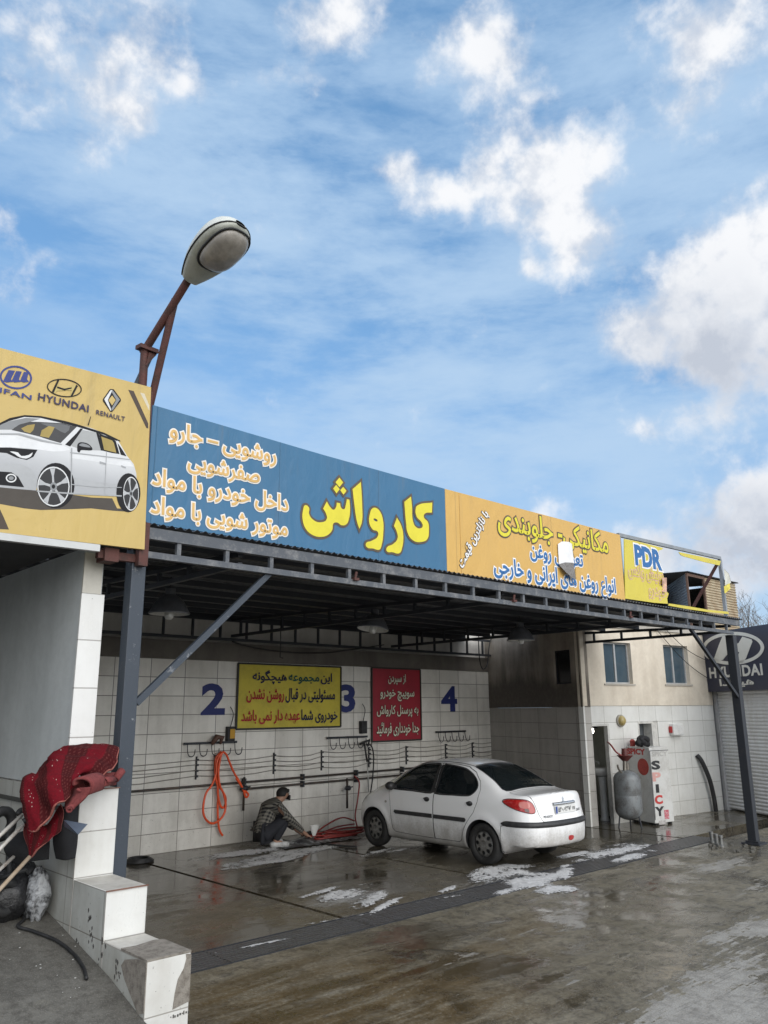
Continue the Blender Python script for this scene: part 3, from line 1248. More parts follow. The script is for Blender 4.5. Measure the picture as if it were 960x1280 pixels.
orange = thing('sign_board', 'orange sign board with yellow and blue lettering and a ragged hole in it', 'sign', (5.2, YS, 3.5))
hole = [xz(370 * 0 + 560 + a / 4.364, 620 + b / 4.364, YS) for a, b in ((607, 262), (622, 250), (655, 251), (668, 258), (676, 280), (690, 330), (697, 400), (700, 455), (690, 458), (672, 440), (640, 410), (612, 372), (604, 330))]
panel([(3.433, 3.512), (7.04, 3.512), (7.04, 4.43), (3.433, 4.43)], YS, .03, ORANGE, 'panel', orange, (hole,))
mb = MB()
fl = [(604, 372), (640, 362), (684, 364), (690, 400), (698, 456), (676, 446), (640, 412)]
mb.prism([at(560 + a / 4.364, 620 + b / 4.364, 1, YS - .03 - .05 * i / 7) for i, (a, b) in enumerate(fl)], (0, .004, 0))
obj('torn_flap', mb, plain('speckled_flap', (.22, .21, .2), .8, 0, .6, 60, (.07, .06, .055)), orange)
mb = MB()
fl = [(600, 262), (622, 248), (660, 250), (676, 262), (686, 350), (690, 368), (650, 366), (606, 374)]
mb.prism([at(560 + a / 4.364, 620 + b / 4.364, 1, YS - .0165) for a, b in fl], (0, .004, 0))
obj('sky_patch', mb, flat('sky_patch_white', (.80, .80, .80)), orange)  # white patch added as the bright sky seen through the hole
fa_line('مکانیکی- جلوبندی', 622.3, 658, 759, 676.5, LETTERY, DARKO, orange, YS, .003, .018, .065, 1.1)
fa_line('تعویض روغن', 662.7, 693, 728, 701, BLUEL, WHITEL, orange, YS, .003, .03, .09, 1.1)
fa_line('انواع روغن های ایرانی و خارجی', 617.3, 713, 769, 735, BLUEL, WHITEL, orange, YS, .003, .03, .095, 1.2)
fa_line('با نازلترین قیمت', 575.5, 708, 608, 641, WHITEL, DARKO, orange, YS, .003, .03, .085, 1.1, level=False)
mb = MB()
mb.box(3.66, 3.664, YS - .0025, YS, 3.5, 4.42)
obj('seam', mb, flat('seam_line', (.42, .22, .06)), orange)

yel = thing('sign_board', 'torn yellow sign board with PDR lettering on a bare grey frame', 'sign', (8.7, YS, 3.5))
def yq(*pts):
    return [xz(780 + a / 5.333, 660 + b / 5.333, YS) for a, b in pts]
panel(yq((2, 72), (100, 92), (262, 134), (250, 146), (230, 150), (236, 200), (245, 262), (262, 292), (255, 330), (270, 350), (246, 372), (262, 400), (298, 438), (288, 470), (292, 505), (200, 498), (8, 470)), YS, .012, YELLOW, 'panel', yel)
panel(yq((365, 160), (500, 188), (645, 220), (638, 250), (540, 228), (400, 190), (378, 180)), YS, .008, YELLOW, 'torn_strip', yel)
panel(yq((300, 503), (420, 520), (560, 545), (694, 558), (700, 574), (560, 560), (420, 540), (296, 517)), YS, .008, YELLOW, 'torn_strip', yel)
GREYF = plain('grey_frame_paint', (.26, .28, .30), .5, .1, .25, 8)
mb = MB()
a, b = at(780, 666.5, 1, YS), at(903, 697, 1, YS)
mb.bar((7.05, .02, 4.44), (b.x, .02, 4.50), .04, .05)
obj('top_rail', mb, GREYF, yel)
mb = MB()
mb.bar((b.x - .02, .02, 4.475), (b.x - .02, .02, 3.53), .05, .05, (0, 1, 0))
obj('upright', mb, GREYF, yel)
for x in (7.09, 8.75):
    mb = MB()
    mb.bar((x, .02, 4.42), (x, .02, 3.53), .03, .03, (0, 1, 0))
    if x < 8:
        obj('upright', mb, GREYF, yel)
mb = MB()
p, q = at(896, 706, 1, .03), at(867, 758, 1, .5)
mb.bar(p, q, .04, .04)
obj('diagonal_brace', mb, RUST, yel)
# curled scraps of banner
mb = MB()
mb.prism([at(905, 711, 1, -.05), at(911, 717, 1, -.09), at(914, 728, 1, -.07), at(907, 734, 1, -.05), at(906, 722, 1, -.045)], (0, .004, 0))
obj('curled_scrap', mb, flat('scrap_white', (.62, .62, .55)), yel)
mb = MB()
mb.prism([at(905, 733, 1, -.05), at(912, 729, 1, -.08), at(913, 736, 1, -.10), at(906, 742, 1, -.05)], (0, .004, 0))
obj('curled_scrap', mb, YELLOW, yel)
mb = MB()
sc1 = [[at(828 + i * 1.8, 722 + j * 3, 1, YS - .02 - .03 * math.sin(i * .9 + j)) for i in range(4)] for j in range(7)]
mb.grid(sc1)
obj('curled_scrap', mb, plain('scrap_pink', (.62, .40, .30), .7), yel, smooth=True)
x0, x1, y0, y1 = text_bounds('PDR')
def en_line(body, xl, yl, xr, yr, hpx, fill, edge, parent, yplane, out=.003, bold=.03, edgeb=.08, spacing=1.0):
    a, b = at(xl, yl, 1, yplane), at(xr, yr, 1, yplane)
    xm, ym = (xl + xr) / 2, (yl + yr) / 2
    h = at(xm, ym - hpx / 2, 1, yplane).z - at(xm, ym + hpx / 2, 1, yplane).z
    z = (a.z + b.z) / 2
    pl = (V(a.x, yplane, z - h / 2), V(b.x - a.x, 0, 0), V(0, 0, h), FRONT)
    bd = text_bounds(body, spacing)
    if edge is not None:
        lettering('letter_outline', body, pl, edge, parent, out, edgeb, spacing=spacing, ref=bd)
    return lettering('lettering', body, pl, fill, parent, out + .003, bold, spacing=spacing, ref=bd)
en_line('PDR', 794, 694, 825, 700, 22, BLUEL, WHITEL, yel, YS, .002, .05, .11)
fa_line('پولیش واکس', 785, 714, 829, 722, YELLOW, flat('pink_outline', (.66, .42, .33)), yel, YS, .002, .015, .075, 1.25)
fa_line('خودرو', 811, 739, 833, 744, YELLOW, flat('pink_outline', (.66, .42, .33)), yel, YS, .002, .015, .075, 1.0)

# ------------------------------------------------------------------ left billboard with the printed car
YB = -.10
bill = thing('billboard', 'yellow billboard with car maker badges and a large printed white hatchback', 'billboard', (-1.5, YB, 3.3))
BY = banner('yellow_billboard', (.54, .39, .125), 2.9)
tr, br_ = at(188.5, 491, 1, YB), at(180.5, 688.5, 1, YB)
panel([(-3.6, 3.22), (br_.x, 3.28), (tr.x, 4.60), (-3.6, 4.52)], YB, .03, BY, 'panel', bill)
mb = MB()
mb.bar((-3.6, YB + .02, 3.20), (br_.x - .35, YB + .02, 3.245), .05, .05)
obj('bottom_rail', mb, flat('pale_grey_rail', (.55, .56, .55)), bill)
mb = MB()
mb.box(br_.x - .05, br_.x, YB + .033, YB + .08, 3.30, 4.58)
mb.box(-3.5, br_.x - .06, YB + .033, YB + .08, 4.45, 4.5)
obj('back_frame', mb, RUST, bill)


def bq(*pts):
    return [xz(a / 4.921, 440 + b / 4.921, YB) for a, b in pts]


_layer = [0]
YB_OFF = .0036


def deco(pts, mat, name, smooth=0, holes=()):
    _layer[0] += 1
    q = bq(*pts)
    if smooth:
        q = [(v.x, v.y) for v in spline([V(a, b, 0) for a, b in q], smooth, True)]
    hs = [[(v.x, v.y) for v in spline([V(a, b, 0) for a, b in bq(*h)], 4, True)] for h in holes]
    o = panel(q, YB - .0006 - 0.00005 * _layer[0], .00003, mat, name, bill, hs)
    return o


def ell(cx, cy, rx, ry, n=28, rot=0.0):
    return [(cx + rx * math.cos(2 * math.pi * i / n) * math.cos(rot) - ry * math.sin(2 * math.pi * i / n) * math.sin(rot), cy + rx * math.cos(2 * math.pi * i / n) * math.sin(rot) + ry * math.sin(2 * math.pi * i / n) * math.cos(rot)) for i in range(n)]


k = NT('printed_white')
zz_ = k.dot(k.P(), (0, 0, 1))
n_ = k.noise(k.P(), 3, 4, .5)
f_ = k.math('ADD', k.ramp(zz_, 3.55, 4.15), k.math('MULTIPLY', k.math('SUBTRACT', n_, .5), .25))
k.set('Base Color', k.mix(k.ramp(f_, .05, .9), (.36, .37, .385), (.62, .63, .64)))
k.set('Roughness', .45)
PRW = k.m
PRG = flat('printed_grey', (.24, .25, .26))
PRD = flat('printed_dark', (.020, .020, .022), .7, .2)
PRB = flat('printed_brown', (.065, .045, .032))
PRS = flat('printed_shadow', (.062, .052, .042))
PRLINE = flat('printed_soft_line', (.36, .37, .38))
PRL = flat('printed_light_grey', (.68, .69, .69))
PBL = flat('printed_blue', (.03, .045, .20))
PUR = flat('printed_purple_navy', (.035, .028, .075))
deco([(788, 232), (822, 240), (912, 440), (912, 470), (900, 468)], PRB, 'printed_stripe')
deco([(862, 250), (888, 256), (918, 330), (918, 362)], flat('printed_cream', (.62, .56, .42)), 'printed_stripe')
deco([(-30, 905), (-30, 1088), (55, 1092), (20, 1010)], PRB, 'printed_stripe')
deco([(-200, 800), (0, 830), (225, 850), (430, 876), (560, 895), (690, 900), (720, 962), (830, 968), (800, 984), (690, 976), (560, 962), (400, 968), (250, 972), (150, 962), (0, 935), (-200, 900)], PRS, 'printed_shadow')
car_out = [(-400, 740), (-410, 660), (-370, 590), (-260, 540), (-160, 480), (0, 438), (60, 408), (150, 390), (250, 396), (400, 426), (480, 448), (560, 468), (640, 498), (722, 538), (748, 582), (782, 640), (822, 690), (838, 745), (842, 800), (800, 780), (765, 820), (748, 884),
           (600, 876), (440, 868), (430, 800), (380, 700), (320, 690), (260, 730), (232, 800), (222, 852), (100, 842), (0, 832), (-300, 815), (-370, 800)]
deco(car_out, PRW, 'printed_car_body')
deco([(-200, 470), (0, 436), (60, 406), (150, 388), (250, 394), (400, 424), (480, 446), (640, 496), (722, 536), (718, 548), (640, 510), (480, 462), (440, 452), (250, 406), (150, 400), (60, 424), (0, 450), (-200, 486)], PRD, 'printed_roof')
PRS1 = flat('printed_bright', (.72, .73, .74))
PRS2 = flat('printed_mid', (.40, .41, .42))
deco([(-200, 520), (0, 512), (120, 508), (260, 548), (380, 574), (430, 602), (330, 612), (230, 598), (60, 584), (-200, 584)], PRS1, 'printed_hood', 2)
deco([(440, 628), (640, 652), (800, 676), (822, 705), (740, 700), (600, 676), (440, 652)], PRS1, 'printed_highlight')
deco([(442, 770), (600, 800), (700, 812), (752, 808), (748, 846), (600, 842), (440, 832)], PRS2, 'printed_lower_door')
deco([(-200, 690), (0, 686), (120, 690), (190, 720), (226, 780), (222, 846), (150, 834), (112, 768), (70, 740), (0, 735), (-200, 730)], PRS2, 'printed_bumper', 2)
deco([(260, 724), (300, 690), (370, 684), (428, 740), (440, 820), (430, 800), (380, 706), (320, 698)], PRS2, 'printed_arch')
deco([(70, 480), (110, 450), (160, 428), (240, 430), (380, 438), (472, 460), (372, 560), (300, 540), (240, 520), (150, 498)], flat('printed_glass', (.05, .05, .052)), 'printed_windscreen')
deco([(250, 440), (330, 440), (430, 455), (400, 500), (340, 470)], flat('printed_glass_glint', (.13, .135, .14)), 'printed_windscreen', 2)
deco([(0, 450), (60, 425), (160, 405), (250, 410), (200, 425), (120, 446), (70, 478), (-40, 478)], PRG, 'printed_pillar')
deco([(130, 470), (170, 450), (215, 444), (205, 480), (185, 500), (150, 490)], flat('printed_dull_yellow', (.36, .27, .08)), 'printed_seat')
deco([(256, 482), (300, 455), (336, 463), (318, 500), (300, 528), (246, 518)], flat('printed_dull_yellow', (.36, .27, .08)), 'printed_seat')
deco([(438, 578), (470, 520), (500, 478), (590, 494), (622, 606), (560, 604), (470, 590)], flat('printed_glass_light', (.38, .39, .39)), 'printed_window')
deco([(400, 570), (470, 500), (495, 470), (510, 472), (470, 530), (432, 582)], PRD, 'printed_pillar')
deco([(590, 492), (606, 496), (636, 608), (620, 606)], PRD, 'printed_pillar')
deco([(608, 500), (690, 532), (712, 548), (735, 628), (690, 622), (634, 608)], PRD, 'printed_window')
deco([(622, 520), (690, 545), (700, 560), (715, 620), (680, 612), (640, 602)], flat('printed_dull_yellow', (.36, .27, .08)), 'printed_window')
deco([(722, 560), (738, 580), (778, 642), (742, 632)], PRD, 'printed_window')
deco([(700, 526), (738, 544), (740, 552), (705, 540)], PRD, 'printed_spoiler')
deco([(474, 590), (478, 565), (500, 555), (540, 564), (566, 590), (560, 606), (500, 604), (490, 618), (476, 612)], PRD, 'printed_mirror', 3)
deco([(486, 572), (505, 562), (540, 572), (555, 588), (500, 580)], PRG, 'printed_mirror', 3)
deco([(-200, 590), (-40, 588), (60, 588), (230, 602), (205, 645), (165, 664), (100, 650), (40, 622), (-200, 600)], PRD, 'printed_headlight')
deco([(60, 612), (110, 618), (130, 640), (175, 634), (200, 618), (190, 642), (160, 656), (120, 648), (90, 628)], PRL, 'printed_headlight', 2)
deco([(-200, 730), (0, 735), (70, 740), (112, 768), (148, 832), (0, 818), (-200, 800)], PRD, 'printed_grille')
deco(ell(68, 776, 33, 27), PRL, 'printed_fog_lamp', 0, (ell(68, 776, 25, 19, 10),))
deco(ell(68, 776, 16, 12), PRG, 'printed_fog_lamp')
for (cx, cy, rx, ry, rr, n, r0) in ((328, 828, 108, 132, 1.0, 5, .9), (805, 872, 52, 112, .8, 5, .7)):
    deco(ell(cx + (14 if n and cx < 500 else -16) * (1 if cx < 500 else 1), cy - 6, rx + (8 if cx < 500 else 22), ry + 8), PRD, 'printed_tyre')
    deco(ell(cx, cy, rx * .92, ry * .93), PRL, 'printed_rim')
    deco(ell(cx, cy, rx * .86, ry * .87), flat('printed_wheel_dark', (.022, .022, .024)), 'printed_rim')
    for i in range(n):
        a = r0 + 2 * math.pi * i / n
        def pw(r, da):
            return (cx + rx * r * math.cos(a + da), cy + ry * r * math.sin(a + da))
        deco([pw(.12, -.5), pw(.5, -.13), pw(.86, -.20), pw(.86, .16), pw(.5, .09), pw(.12, .5)], flat('printed_spoke_grey', (.44, .45, .46)), 'printed_spoke')
    deco(ell(cx, cy, rx * .2, ry * .2), PRG, 'printed_hub')
    deco(ell(cx, cy, rx * .1, ry * .1), PRD, 'printed_hub')
for pts in ([(436, 590), (444, 592), (440, 868), (434, 866)], [(652, 616), (656, 617), (645, 876), (641, 875)], [(430, 616), (640, 640), (800, 660), (800, 664), (640, 645), (430, 621)],
            [(440, 812), (600, 828), (748, 832), (748, 836), (600, 834), (440, 818)], [(612, 672), (652, 684), (650, 694), (612, 686)], [(744, 696), (774, 708), (772, 716), (746, 706)],
            [(225, 852), (440, 866), (600, 874), (748, 882), (748, 890), (440, 876), (225, 860)], [(0, 500), (120, 500), (260, 540), (380, 566), (380, 572), (250, 550), (110, 510), (0, 508)]):
    deco(pts, PRLINE, 'printed_line')
deco([(538, 450), (556, 396), (559, 398), (545, 452)], PRD, 'printed_aerial')
# badges
deco(ell(97, 157, 100, 72, 32, .12), PBL, 'printed_badge', 0, (ell(97, 157, 88, 61, 16, .12),))
for dx in (0, 52, 104):
    deco([(18 + dx, 180), (52 + dx * .9, 112 + dx * .1), (92 + dx * .8, 116 + dx * .1), (66 + dx * .95, 168), (78 + dx * .95, 184), (40 + dx, 188)], PBL, 'printed_badge')
deco(ell(395, 222, 108, 56, 32, .12), PRD, 'printed_badge', 0, (ell(395, 222, 101, 49, 16, .12),))
deco([(318, 245), (352, 175), (366, 172), (352, 222), (440, 214), (462, 200), (474, 208), (446, 272), (430, 276), (440, 236), (350, 240), (335, 256)], flat('printed_badge_yellow', (.50, .40, .14)), 'printed_badge', 0)
for poly in ([(318, 245), (352, 172), (366, 170), (330, 252)], [(430, 276), (468, 202), (478, 210), (444, 274)], [(350, 212), (395, 226), (440, 218), (440, 226), (395, 238), (350, 224)]):
    deco(poly, PRD, 'printed_badge')
deco([(632, 290), (676, 228), (698, 230), (742, 290), (742, 302), (690, 368), (678, 368), (632, 302)], PRD, 'printed_badge')
deco([(640, 292), (680, 234), (690, 236), (662, 296), (684, 360), (678, 362)], PRL, 'printed_badge')
deco([(692, 236), (736, 294), (690, 362), (684, 350), (714, 296), (684, 244)], PRG, 'printed_badge')
deco([(688, 268), (710, 297), (688, 330), (666, 297)], BY, 'printed_badge')


def btext(body, xl, yl, xr, yr, hpx, mat, bold, spacing=1.0):
    _layer[0] += 1
    en_line(body, xl / 4.921, 440 + yl / 4.921, xr / 4.921, 440 + yr / 4.921, hpx / 4.921, mat, None, bill, YB, YB_OFF + 0.00005 * _layer[0] - .003, bold, spacing=spacing)


btext('LIFAN', -52, 236, 192, 270, 30, PBL, .02, 1.05)
btext('HYUNDAI', 234, 278, 542, 348, 42, PUR, .03, 1.1)
btext('RENAULT', 590, 374, 766, 411, 28, PUR, .02, 1.1)

# ------------------------------------------------------------------ side building
FA, FB = (10.38, 2.92), (14.4, 2.34)
SA = (11.45 - .043, D + .0145)
FS = (10.38 - .043, 2.92 + .0145)
FP = Plane(FA, FB)
SP = Plane(SA, FS)
FL = 4.0616
SL = 3.317
bld = thing('side_building', 'two storey washroom building with cream plaster above white tiles', 'building', (12.4, 3.4, 0))
TILEF = tiles('facade_tiles', tuple(FP.e[:2]), FP.A.dot(FP.e), 2.12, .52, .31, (.70, .70, .67), (.76, .76, .73), (.42, .41, .38), (.33, .31, .26), (0, .55), .46, .3)
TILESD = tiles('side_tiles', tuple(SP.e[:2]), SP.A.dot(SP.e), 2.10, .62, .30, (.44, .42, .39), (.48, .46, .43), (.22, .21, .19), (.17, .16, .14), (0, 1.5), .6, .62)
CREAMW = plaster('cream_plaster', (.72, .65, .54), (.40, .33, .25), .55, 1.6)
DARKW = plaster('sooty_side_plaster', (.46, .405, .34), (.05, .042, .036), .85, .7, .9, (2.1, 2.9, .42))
win = ((.63, 1.45, 2.54, 3.34), (2.5, 3.33, 2.55, 3.35))
door_h = (.06, .63, -.01, 1.79)
win_low = (1.5, 2.12, 1.0, 1.82)
mb = MB()
FX = FP.p(-.046, 0)
sh = lambda h: (h[0] + .046, h[1] + .046, h[2], h[3])
wall_mesh(mb, (FX.x, FX.y), FB, 0.0, 2.12, .12, (sh(door_h), sh(win_low)))
obj('tiled_front_wall', mb, TILEF, bld)
off = FP.n * .012
mb = MB()
wall_mesh(mb, (FX.x + off.x, FX.y + off.y), (FB[0] + off.x, FB[1] + off.y), 2.122, 3.62, .13, [sh(w_) for w_ in win])
obj('plaster_front_wall', mb, CREAMW, bld)
mb = MB()
SX = SP.p(-.35, 0)
wall_mesh(mb, (SX.x, SX.y), FS, 0.0, 2.10, .18)
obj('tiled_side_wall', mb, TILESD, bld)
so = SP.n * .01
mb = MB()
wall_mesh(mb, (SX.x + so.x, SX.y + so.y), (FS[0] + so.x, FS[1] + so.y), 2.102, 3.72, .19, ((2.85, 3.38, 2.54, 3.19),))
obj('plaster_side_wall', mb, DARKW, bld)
mb = MB()
q0 = [FP.p(-.05, 3.62, .05), FP.p(FL + .1, 3.62, .05), FP.p(FL + .1, 3.62, -4.5), V(11.5, 7.2, 3.62), V(11.4, 6.0, 3.62)]
mb.prism(q0, (0, 0, .08))
obj('roof_slab', mb, plaster('roof_edge', (.45, .42, .37), (.25, .23, .2), .6), bld)
mb = MB()
q0 = [FP.p(FL - .02, 0, -.21), FP.p(FL - .02, 0, -4.5), FP.p(FL - .2, 0, -4.5), FP.p(FL - .2, 0, -.21)]
mb.prism(q0, (0, 0, 3.61))
obj('end_wall', mb, CREAMW, bld)

ALU = plain('aluminium', (.52, .53, .53), .4, .3, .2, 6)
ALUG = plain('grey_aluminium', (.20, .21, .215), .45, .3, .25, 6)
PANE = glassy('window_glass', (.05, .075, .095), .05)  # base colour lightened to stand for a brighter reflection
PANED = glassy('dark_window_glass', (.012, .013, .015), .15)


def window(P_, r, parent, mull=.5, pane=PANE, depth=.07, sill=True, frame=ALU, dirt=None):
    s0, s1, z0, z1 = r
    f = MB()
    w = .03

    def bx(mb, a, b, c, d, o0, o1):
        mb.prism([P_.p(a, c, o0), P_.p(b, c, o0), P_.p(b, c, o1), P_.p(a, c, o1)], (0, 0, d - c))
    e = .002
    bx(f, s0 + e, s0 + w, z0 + e, z1 - e, -depth - .04, -depth)
    bx(f, s1 - w, s1 - e, z0 + e, z1 - e, -depth - .04, -depth)
    bx(f, s0 + w, s1 - w, z0 + e, z0 + w, -depth - .04, -depth)
    bx(f, s0 + w, s1 - w, z1 - w, z1 - e, -depth - .04, -depth)
    w_ = obj('window', f, frame, parent)
    if mull:
        m_ = s0 + (s1 - s0) * mull
        f = MB()
        bx(f, m_ - .022, m_ + .022, z0 + w, z1 - w, -depth - .03, -depth + .006)
        obj('mullion', f, ALU, w_)
    f = MB()
    for a, b, o in (((s0 + w, s0 + (s1 - s0) * (mull or 1) - (.022 if mull else w), -.018),) + (((s0 + (s1 - s0) * mull + .022, s1 - w, -.028),) if mull else ())):
        bx(f, a, b, z0 + w, z1 - w, -depth + o - .004, -depth + o)
    obj('pane', f, pane, w_)
    if sill:
        f = MB()
        bx(f, s0 - .05, s1 + .05, z0 - .035, z0 - .002, -depth, .03)
        obj('sill', f, plaster('sill_cement', (.45, .42, .37), (.3, .27, .22), .6), w_)
    return w_


window(FP, win[0], bld, .5)
window(FP, win[1], bld, .47)
SP2 = Plane((SA[0] + so.x, SA[1] + so.y), (FS[0] + so.x, FS[1] + so.y))
window(SP2, (2.5, 3.03, 2.54, 3.19), bld, 0, PANED, .05, False, STEELD)
# tiled jamb strip left of the door plus door frame
DF = plain('worn_door_frame', (.66, .65, .61), .5, .1, .35, 8)
mb = MB()
s0, s1, z0, z1 = door_h


def pbox(mb, P_, a, b, c, d, o0, o1):
    mb.prism([P_.p(a, c, o0), P_.p(b, c, o0), P_.p(b, c, o1), P_.p(a, c, o1)], (0, 0, d - c))


pbox(mb, FP, s1 - .05, s1 - .002, 0, z1 - .002, -.07, .012)
pbox(mb, FP, s0 + .002, s1 - .05, z1 - .04, z1 - .002, -.07, .012)
obj('door_frame', mb, DF, bld)
mb = MB()
s0, s1, z0, z1 = win_low
pbox(mb, FP, s0 + .002, s0 + .03, z0, z1 - .002, -.12, .006)
pbox(mb, FP, s1 - .16, s1 - .002, z0, z1 - .002, -.12, -.02)
pbox(mb, FP, s0 + .03, s1 - .16, z1 - .045, z1 - .002, -.12, .006)
pbox(mb, FP, s1 - .20, s1 - .165, z0, z1 - .05, -.2, .0)
obj('door_frame', mb, DF, bld)
mb = MB()
pbox(mb, FP, s0 + .03, s1 - .02, z0, z1 - .05, -.24, -.21)
obj('inner_panel', mb, plain('dark_panel', (.10, .11, .12), .5), bld)
# washroom room
mb = MB()
RM = plaster('washroom_wall', (.62, .64, .57), (.16, .16, .14), .6)
pbox(mb, FP, .62, 1.45, 0, 2.05, -1.95, -1.9)
pbox(mb, FP, 1.40, 1.45, 0, 2.05, -1.89, -.13)
mb.prism([FP.p(.25, 2.05, -.13), FP.p(1.45, 2.05, -.13), FP.p(1.45, 2.05, -1.95), FP.p(.62, 2.05, -1.95)], (0, 0, .05))
obj('washroom_wall', mb, RM, bld)

FP4 = Plane(FA, FB, -.42)
s_k = FP4.hit(754, 990)[0]
sink = thing('wash_basin', 'white pedestal wash basin just inside the open washroom door', 'wash basin', FP.p(s_k, 0, -.42))
c = FP.p(s_k, 0, -.42)
mb = MB()
mb.lathe([(0, .80), (.10, .80), (.17, .83), (.215, .90), (.225, .955), (.21, .96), (.19, .95), (.15, .88), (.05, .85), (0, .85)], c, n=28)
PORC = plain('white_porcelain', (.62, .62, .60), .2, 0, .2, 5)
obj('bowl', mb, PORC, sink, smooth=True)
mb = MB()
mb.lathe([(.085, 0), (.09, .02), (.075, .06), (.07, .5), (.08, .74), (.10, .82)], c, n=20)
obj('pedestal', mb, PORC, sink, smooth=True)
mb = MB()
mb.tube(spline([c + V(0, .2, .9), c + V(0, .17, 1.05), c + V(0, .07, 1.06), c + V(0, .04, 1.02)]), .013)
obj('tap', mb, ALU, sink, smooth=True)

bulb = thing('wall_bulb', 'bare lit bulb high on the washroom wall behind the door', 'bulb', FP4.p(*FP4.hit(740.5, 914)))
c = FP4.p(*FP4.hit(740.5, 914))
mb = MB()
mb.lathe([(0, -.04), (.02, -.034), (.03, -.005), (.026, .025), (.018, .06)], c, n=16)
k = NT('lit_bulb')
k.set('Base Color', (.9, .9, .85))
k.b.inputs['Emission Color'].default_value = (1, .96, .85, 1)
k.b.inputs['Emission Strength'].default_value = 8
obj('glass', mb, k.m, bulb, smooth=True)
mb = MB()
mb.lathe([(.02, .055), (.022, .10), (.10, .06), (.105, .07), (.03, .12), (.01, .22)], c, n=18)
obj('holder', mb, STEELD, bulb, smooth=True)

lamp_w = thing('bulkhead_lamp', 'round yellowed bulkhead lamp on the white tiles beside the washroom door', 'wall lamp', FP.p(.97, 1.84, 0))
mb = MB()
c = FP.p(.97, 1.84, .0)
mb.lathe([(.115, .0), (.115, .035), (.09, .04)], c, FP.n, 24)
obj('base', mb, plain('lamp_base', (.35, .33, .28), .5), lamp_w, smooth=True, angle=40)
mb = MB()
mb.lathe([(.095, .036), (.09, .07), (.06, .10), (0, .112)], c, FP.n, 24)
obj('cover', mb, plain('yellowed_cover', (.42, .33, .13), .3), lamp_w, smooth=True)

al = thing('alarm_box', 'small white and red alarm box high on the tiles', 'alarm', FP.p(2.62, 1.64, 0))
mb = MB()
pbox(mb, FP, 2.47, 2.80, 1.53, 1.76, .002, .11)
obj('case', mb, WHITEP, al, bevel=.02)
mb = MB()
pbox(mb, FP, 2.445, 2.475, 1.58, 1.71, .005, .08)
obj('beacon', mb, plain('red_plastic', (.42, .03, .03), .3), al, bevel=.015)

hz = obj('drain_hose', MB().tube(spline([FP.p(3.27, 1.12, .03), FP.p(3.33, 1.0, .09), FP.p(3.47, .65, .13), FP.p(3.56, .3, .13), FP.p(3.6, 0.01, .12)]), .045, 12), BLACK, smooth=True)
tag(hz, 'thick black hose leaning on the dirty tiled wall left of the roller shutter', 'hose')

# cables on the facade
for i, (a, b, lbl) in enumerate((((820, 790, .0), (887, 851, .03), 'thin cable drooping across the cream plaster, upper of two'), ((822, 780, .05), (880, 826, .03), 'thin cable drooping across the cream plaster, lower of two'))):
    s0, z0 = FP.hit(*a[:2])
    s1, z1 = FP.hit(*b[:2])
    pts = [FP.p(s0 + (s1 - s0) * t_, z0 + (z1 - z0) * t_ - .12 * math.sin(math.pi * t_), .06 + .02 * i) for t_ in [j / 8 for j in range(9)]]
    lbl = 'thin black cable drooping over cream plaster to %s' % ('the side of the navy sign' if i else 'below the right window')
    tag(obj('cable', MB().tube(pts, .007, 6), BLACK, smooth=True), lbl, 'cable', 'cables on the cream wall')

# ------------------------------------------------------------------ shutter shop with the dark sign
HA, HB = (14.4, 2.34), (14.4 - .495 * 3.0, 2.34 - .869 * 3.0)
HP = Plane(HA, HB)
shp = thing('shutter_shop', 'shop front closed by a white roller shutter under a dark car maker sign', 'shop', (13.8, 1.2, 0))
mb = MB()
rows = []
z = .03
pr = [(0, 0), (.012, .012), (.02, .035), (.016, .058), (.0, .068)]
zz = []
while z < 2.42:
    for o, dz in pr[:-1]:
        zz.append((o, z + dz))
    z += .07
mb.grid([[HP.p(-.0 + .1, z_, o - .08), HP.p(3.0, z_, o - .08)] for o, z_ in zz])
SHUT = plain('white_shutter', (.60, .61, .62), .45, .1, .3, 2.2, (.48, .47, .45), .0, stretch=(1, 1, .4))
obj('shutter', mb, SHUT, shp, smooth=True)
mb = MB()
pbox(mb, HP, .0, .1, 0, 2.45, -.12, -.02)
mb.box(14.40, 14.95, 2.37, 3.0, 0, 3.55)
mb.prism([HP.p(-.06, 0, -.02), HP.p(.02, 0, -.02), HP.p(.02, 0, -.3), HP.p(-.06, 0, -.3)], (0, 0, 2.45))
obj('guide_rail', mb, plain('rail_grey', (.34, .34, .34), .7, 0), shp)
mb = MB()
pbox(mb, HP, .0, 3.0, 2.44, 3.6, -.3, -.02)
pbox(mb, HP, .0, 3.0, 0, 2.44, -.4, -.3)
obj('shop_wall', mb, plain('dark_fascia', (.07, .07, .075), .8), shp)
hb = thing('sign_board', 'dark navy sign board with a silver oval badge above the roller shutter', 'sign', HP.p(1.2, 2.4, .1))
HS = Plane(HA, HB, .12)
s0, zt0 = HS.hit(876, 790)
s1, zt1 = HS.hit(960, 783)
zt = (zt0 + zt1) / 2
sb, zb = HS.hit(882, 865)
mb = MB()
pbox(mb, HS, s0 + .0, 3.0, zb, zt, -.13, 0)
obj('panel', mb, plain('navy_sign', (.016, .02, .045), .35, 0, .2, 2), hb)
SILV = plain('silver_lettering', (.62, .61, .56), .4, .1, .1, 4)


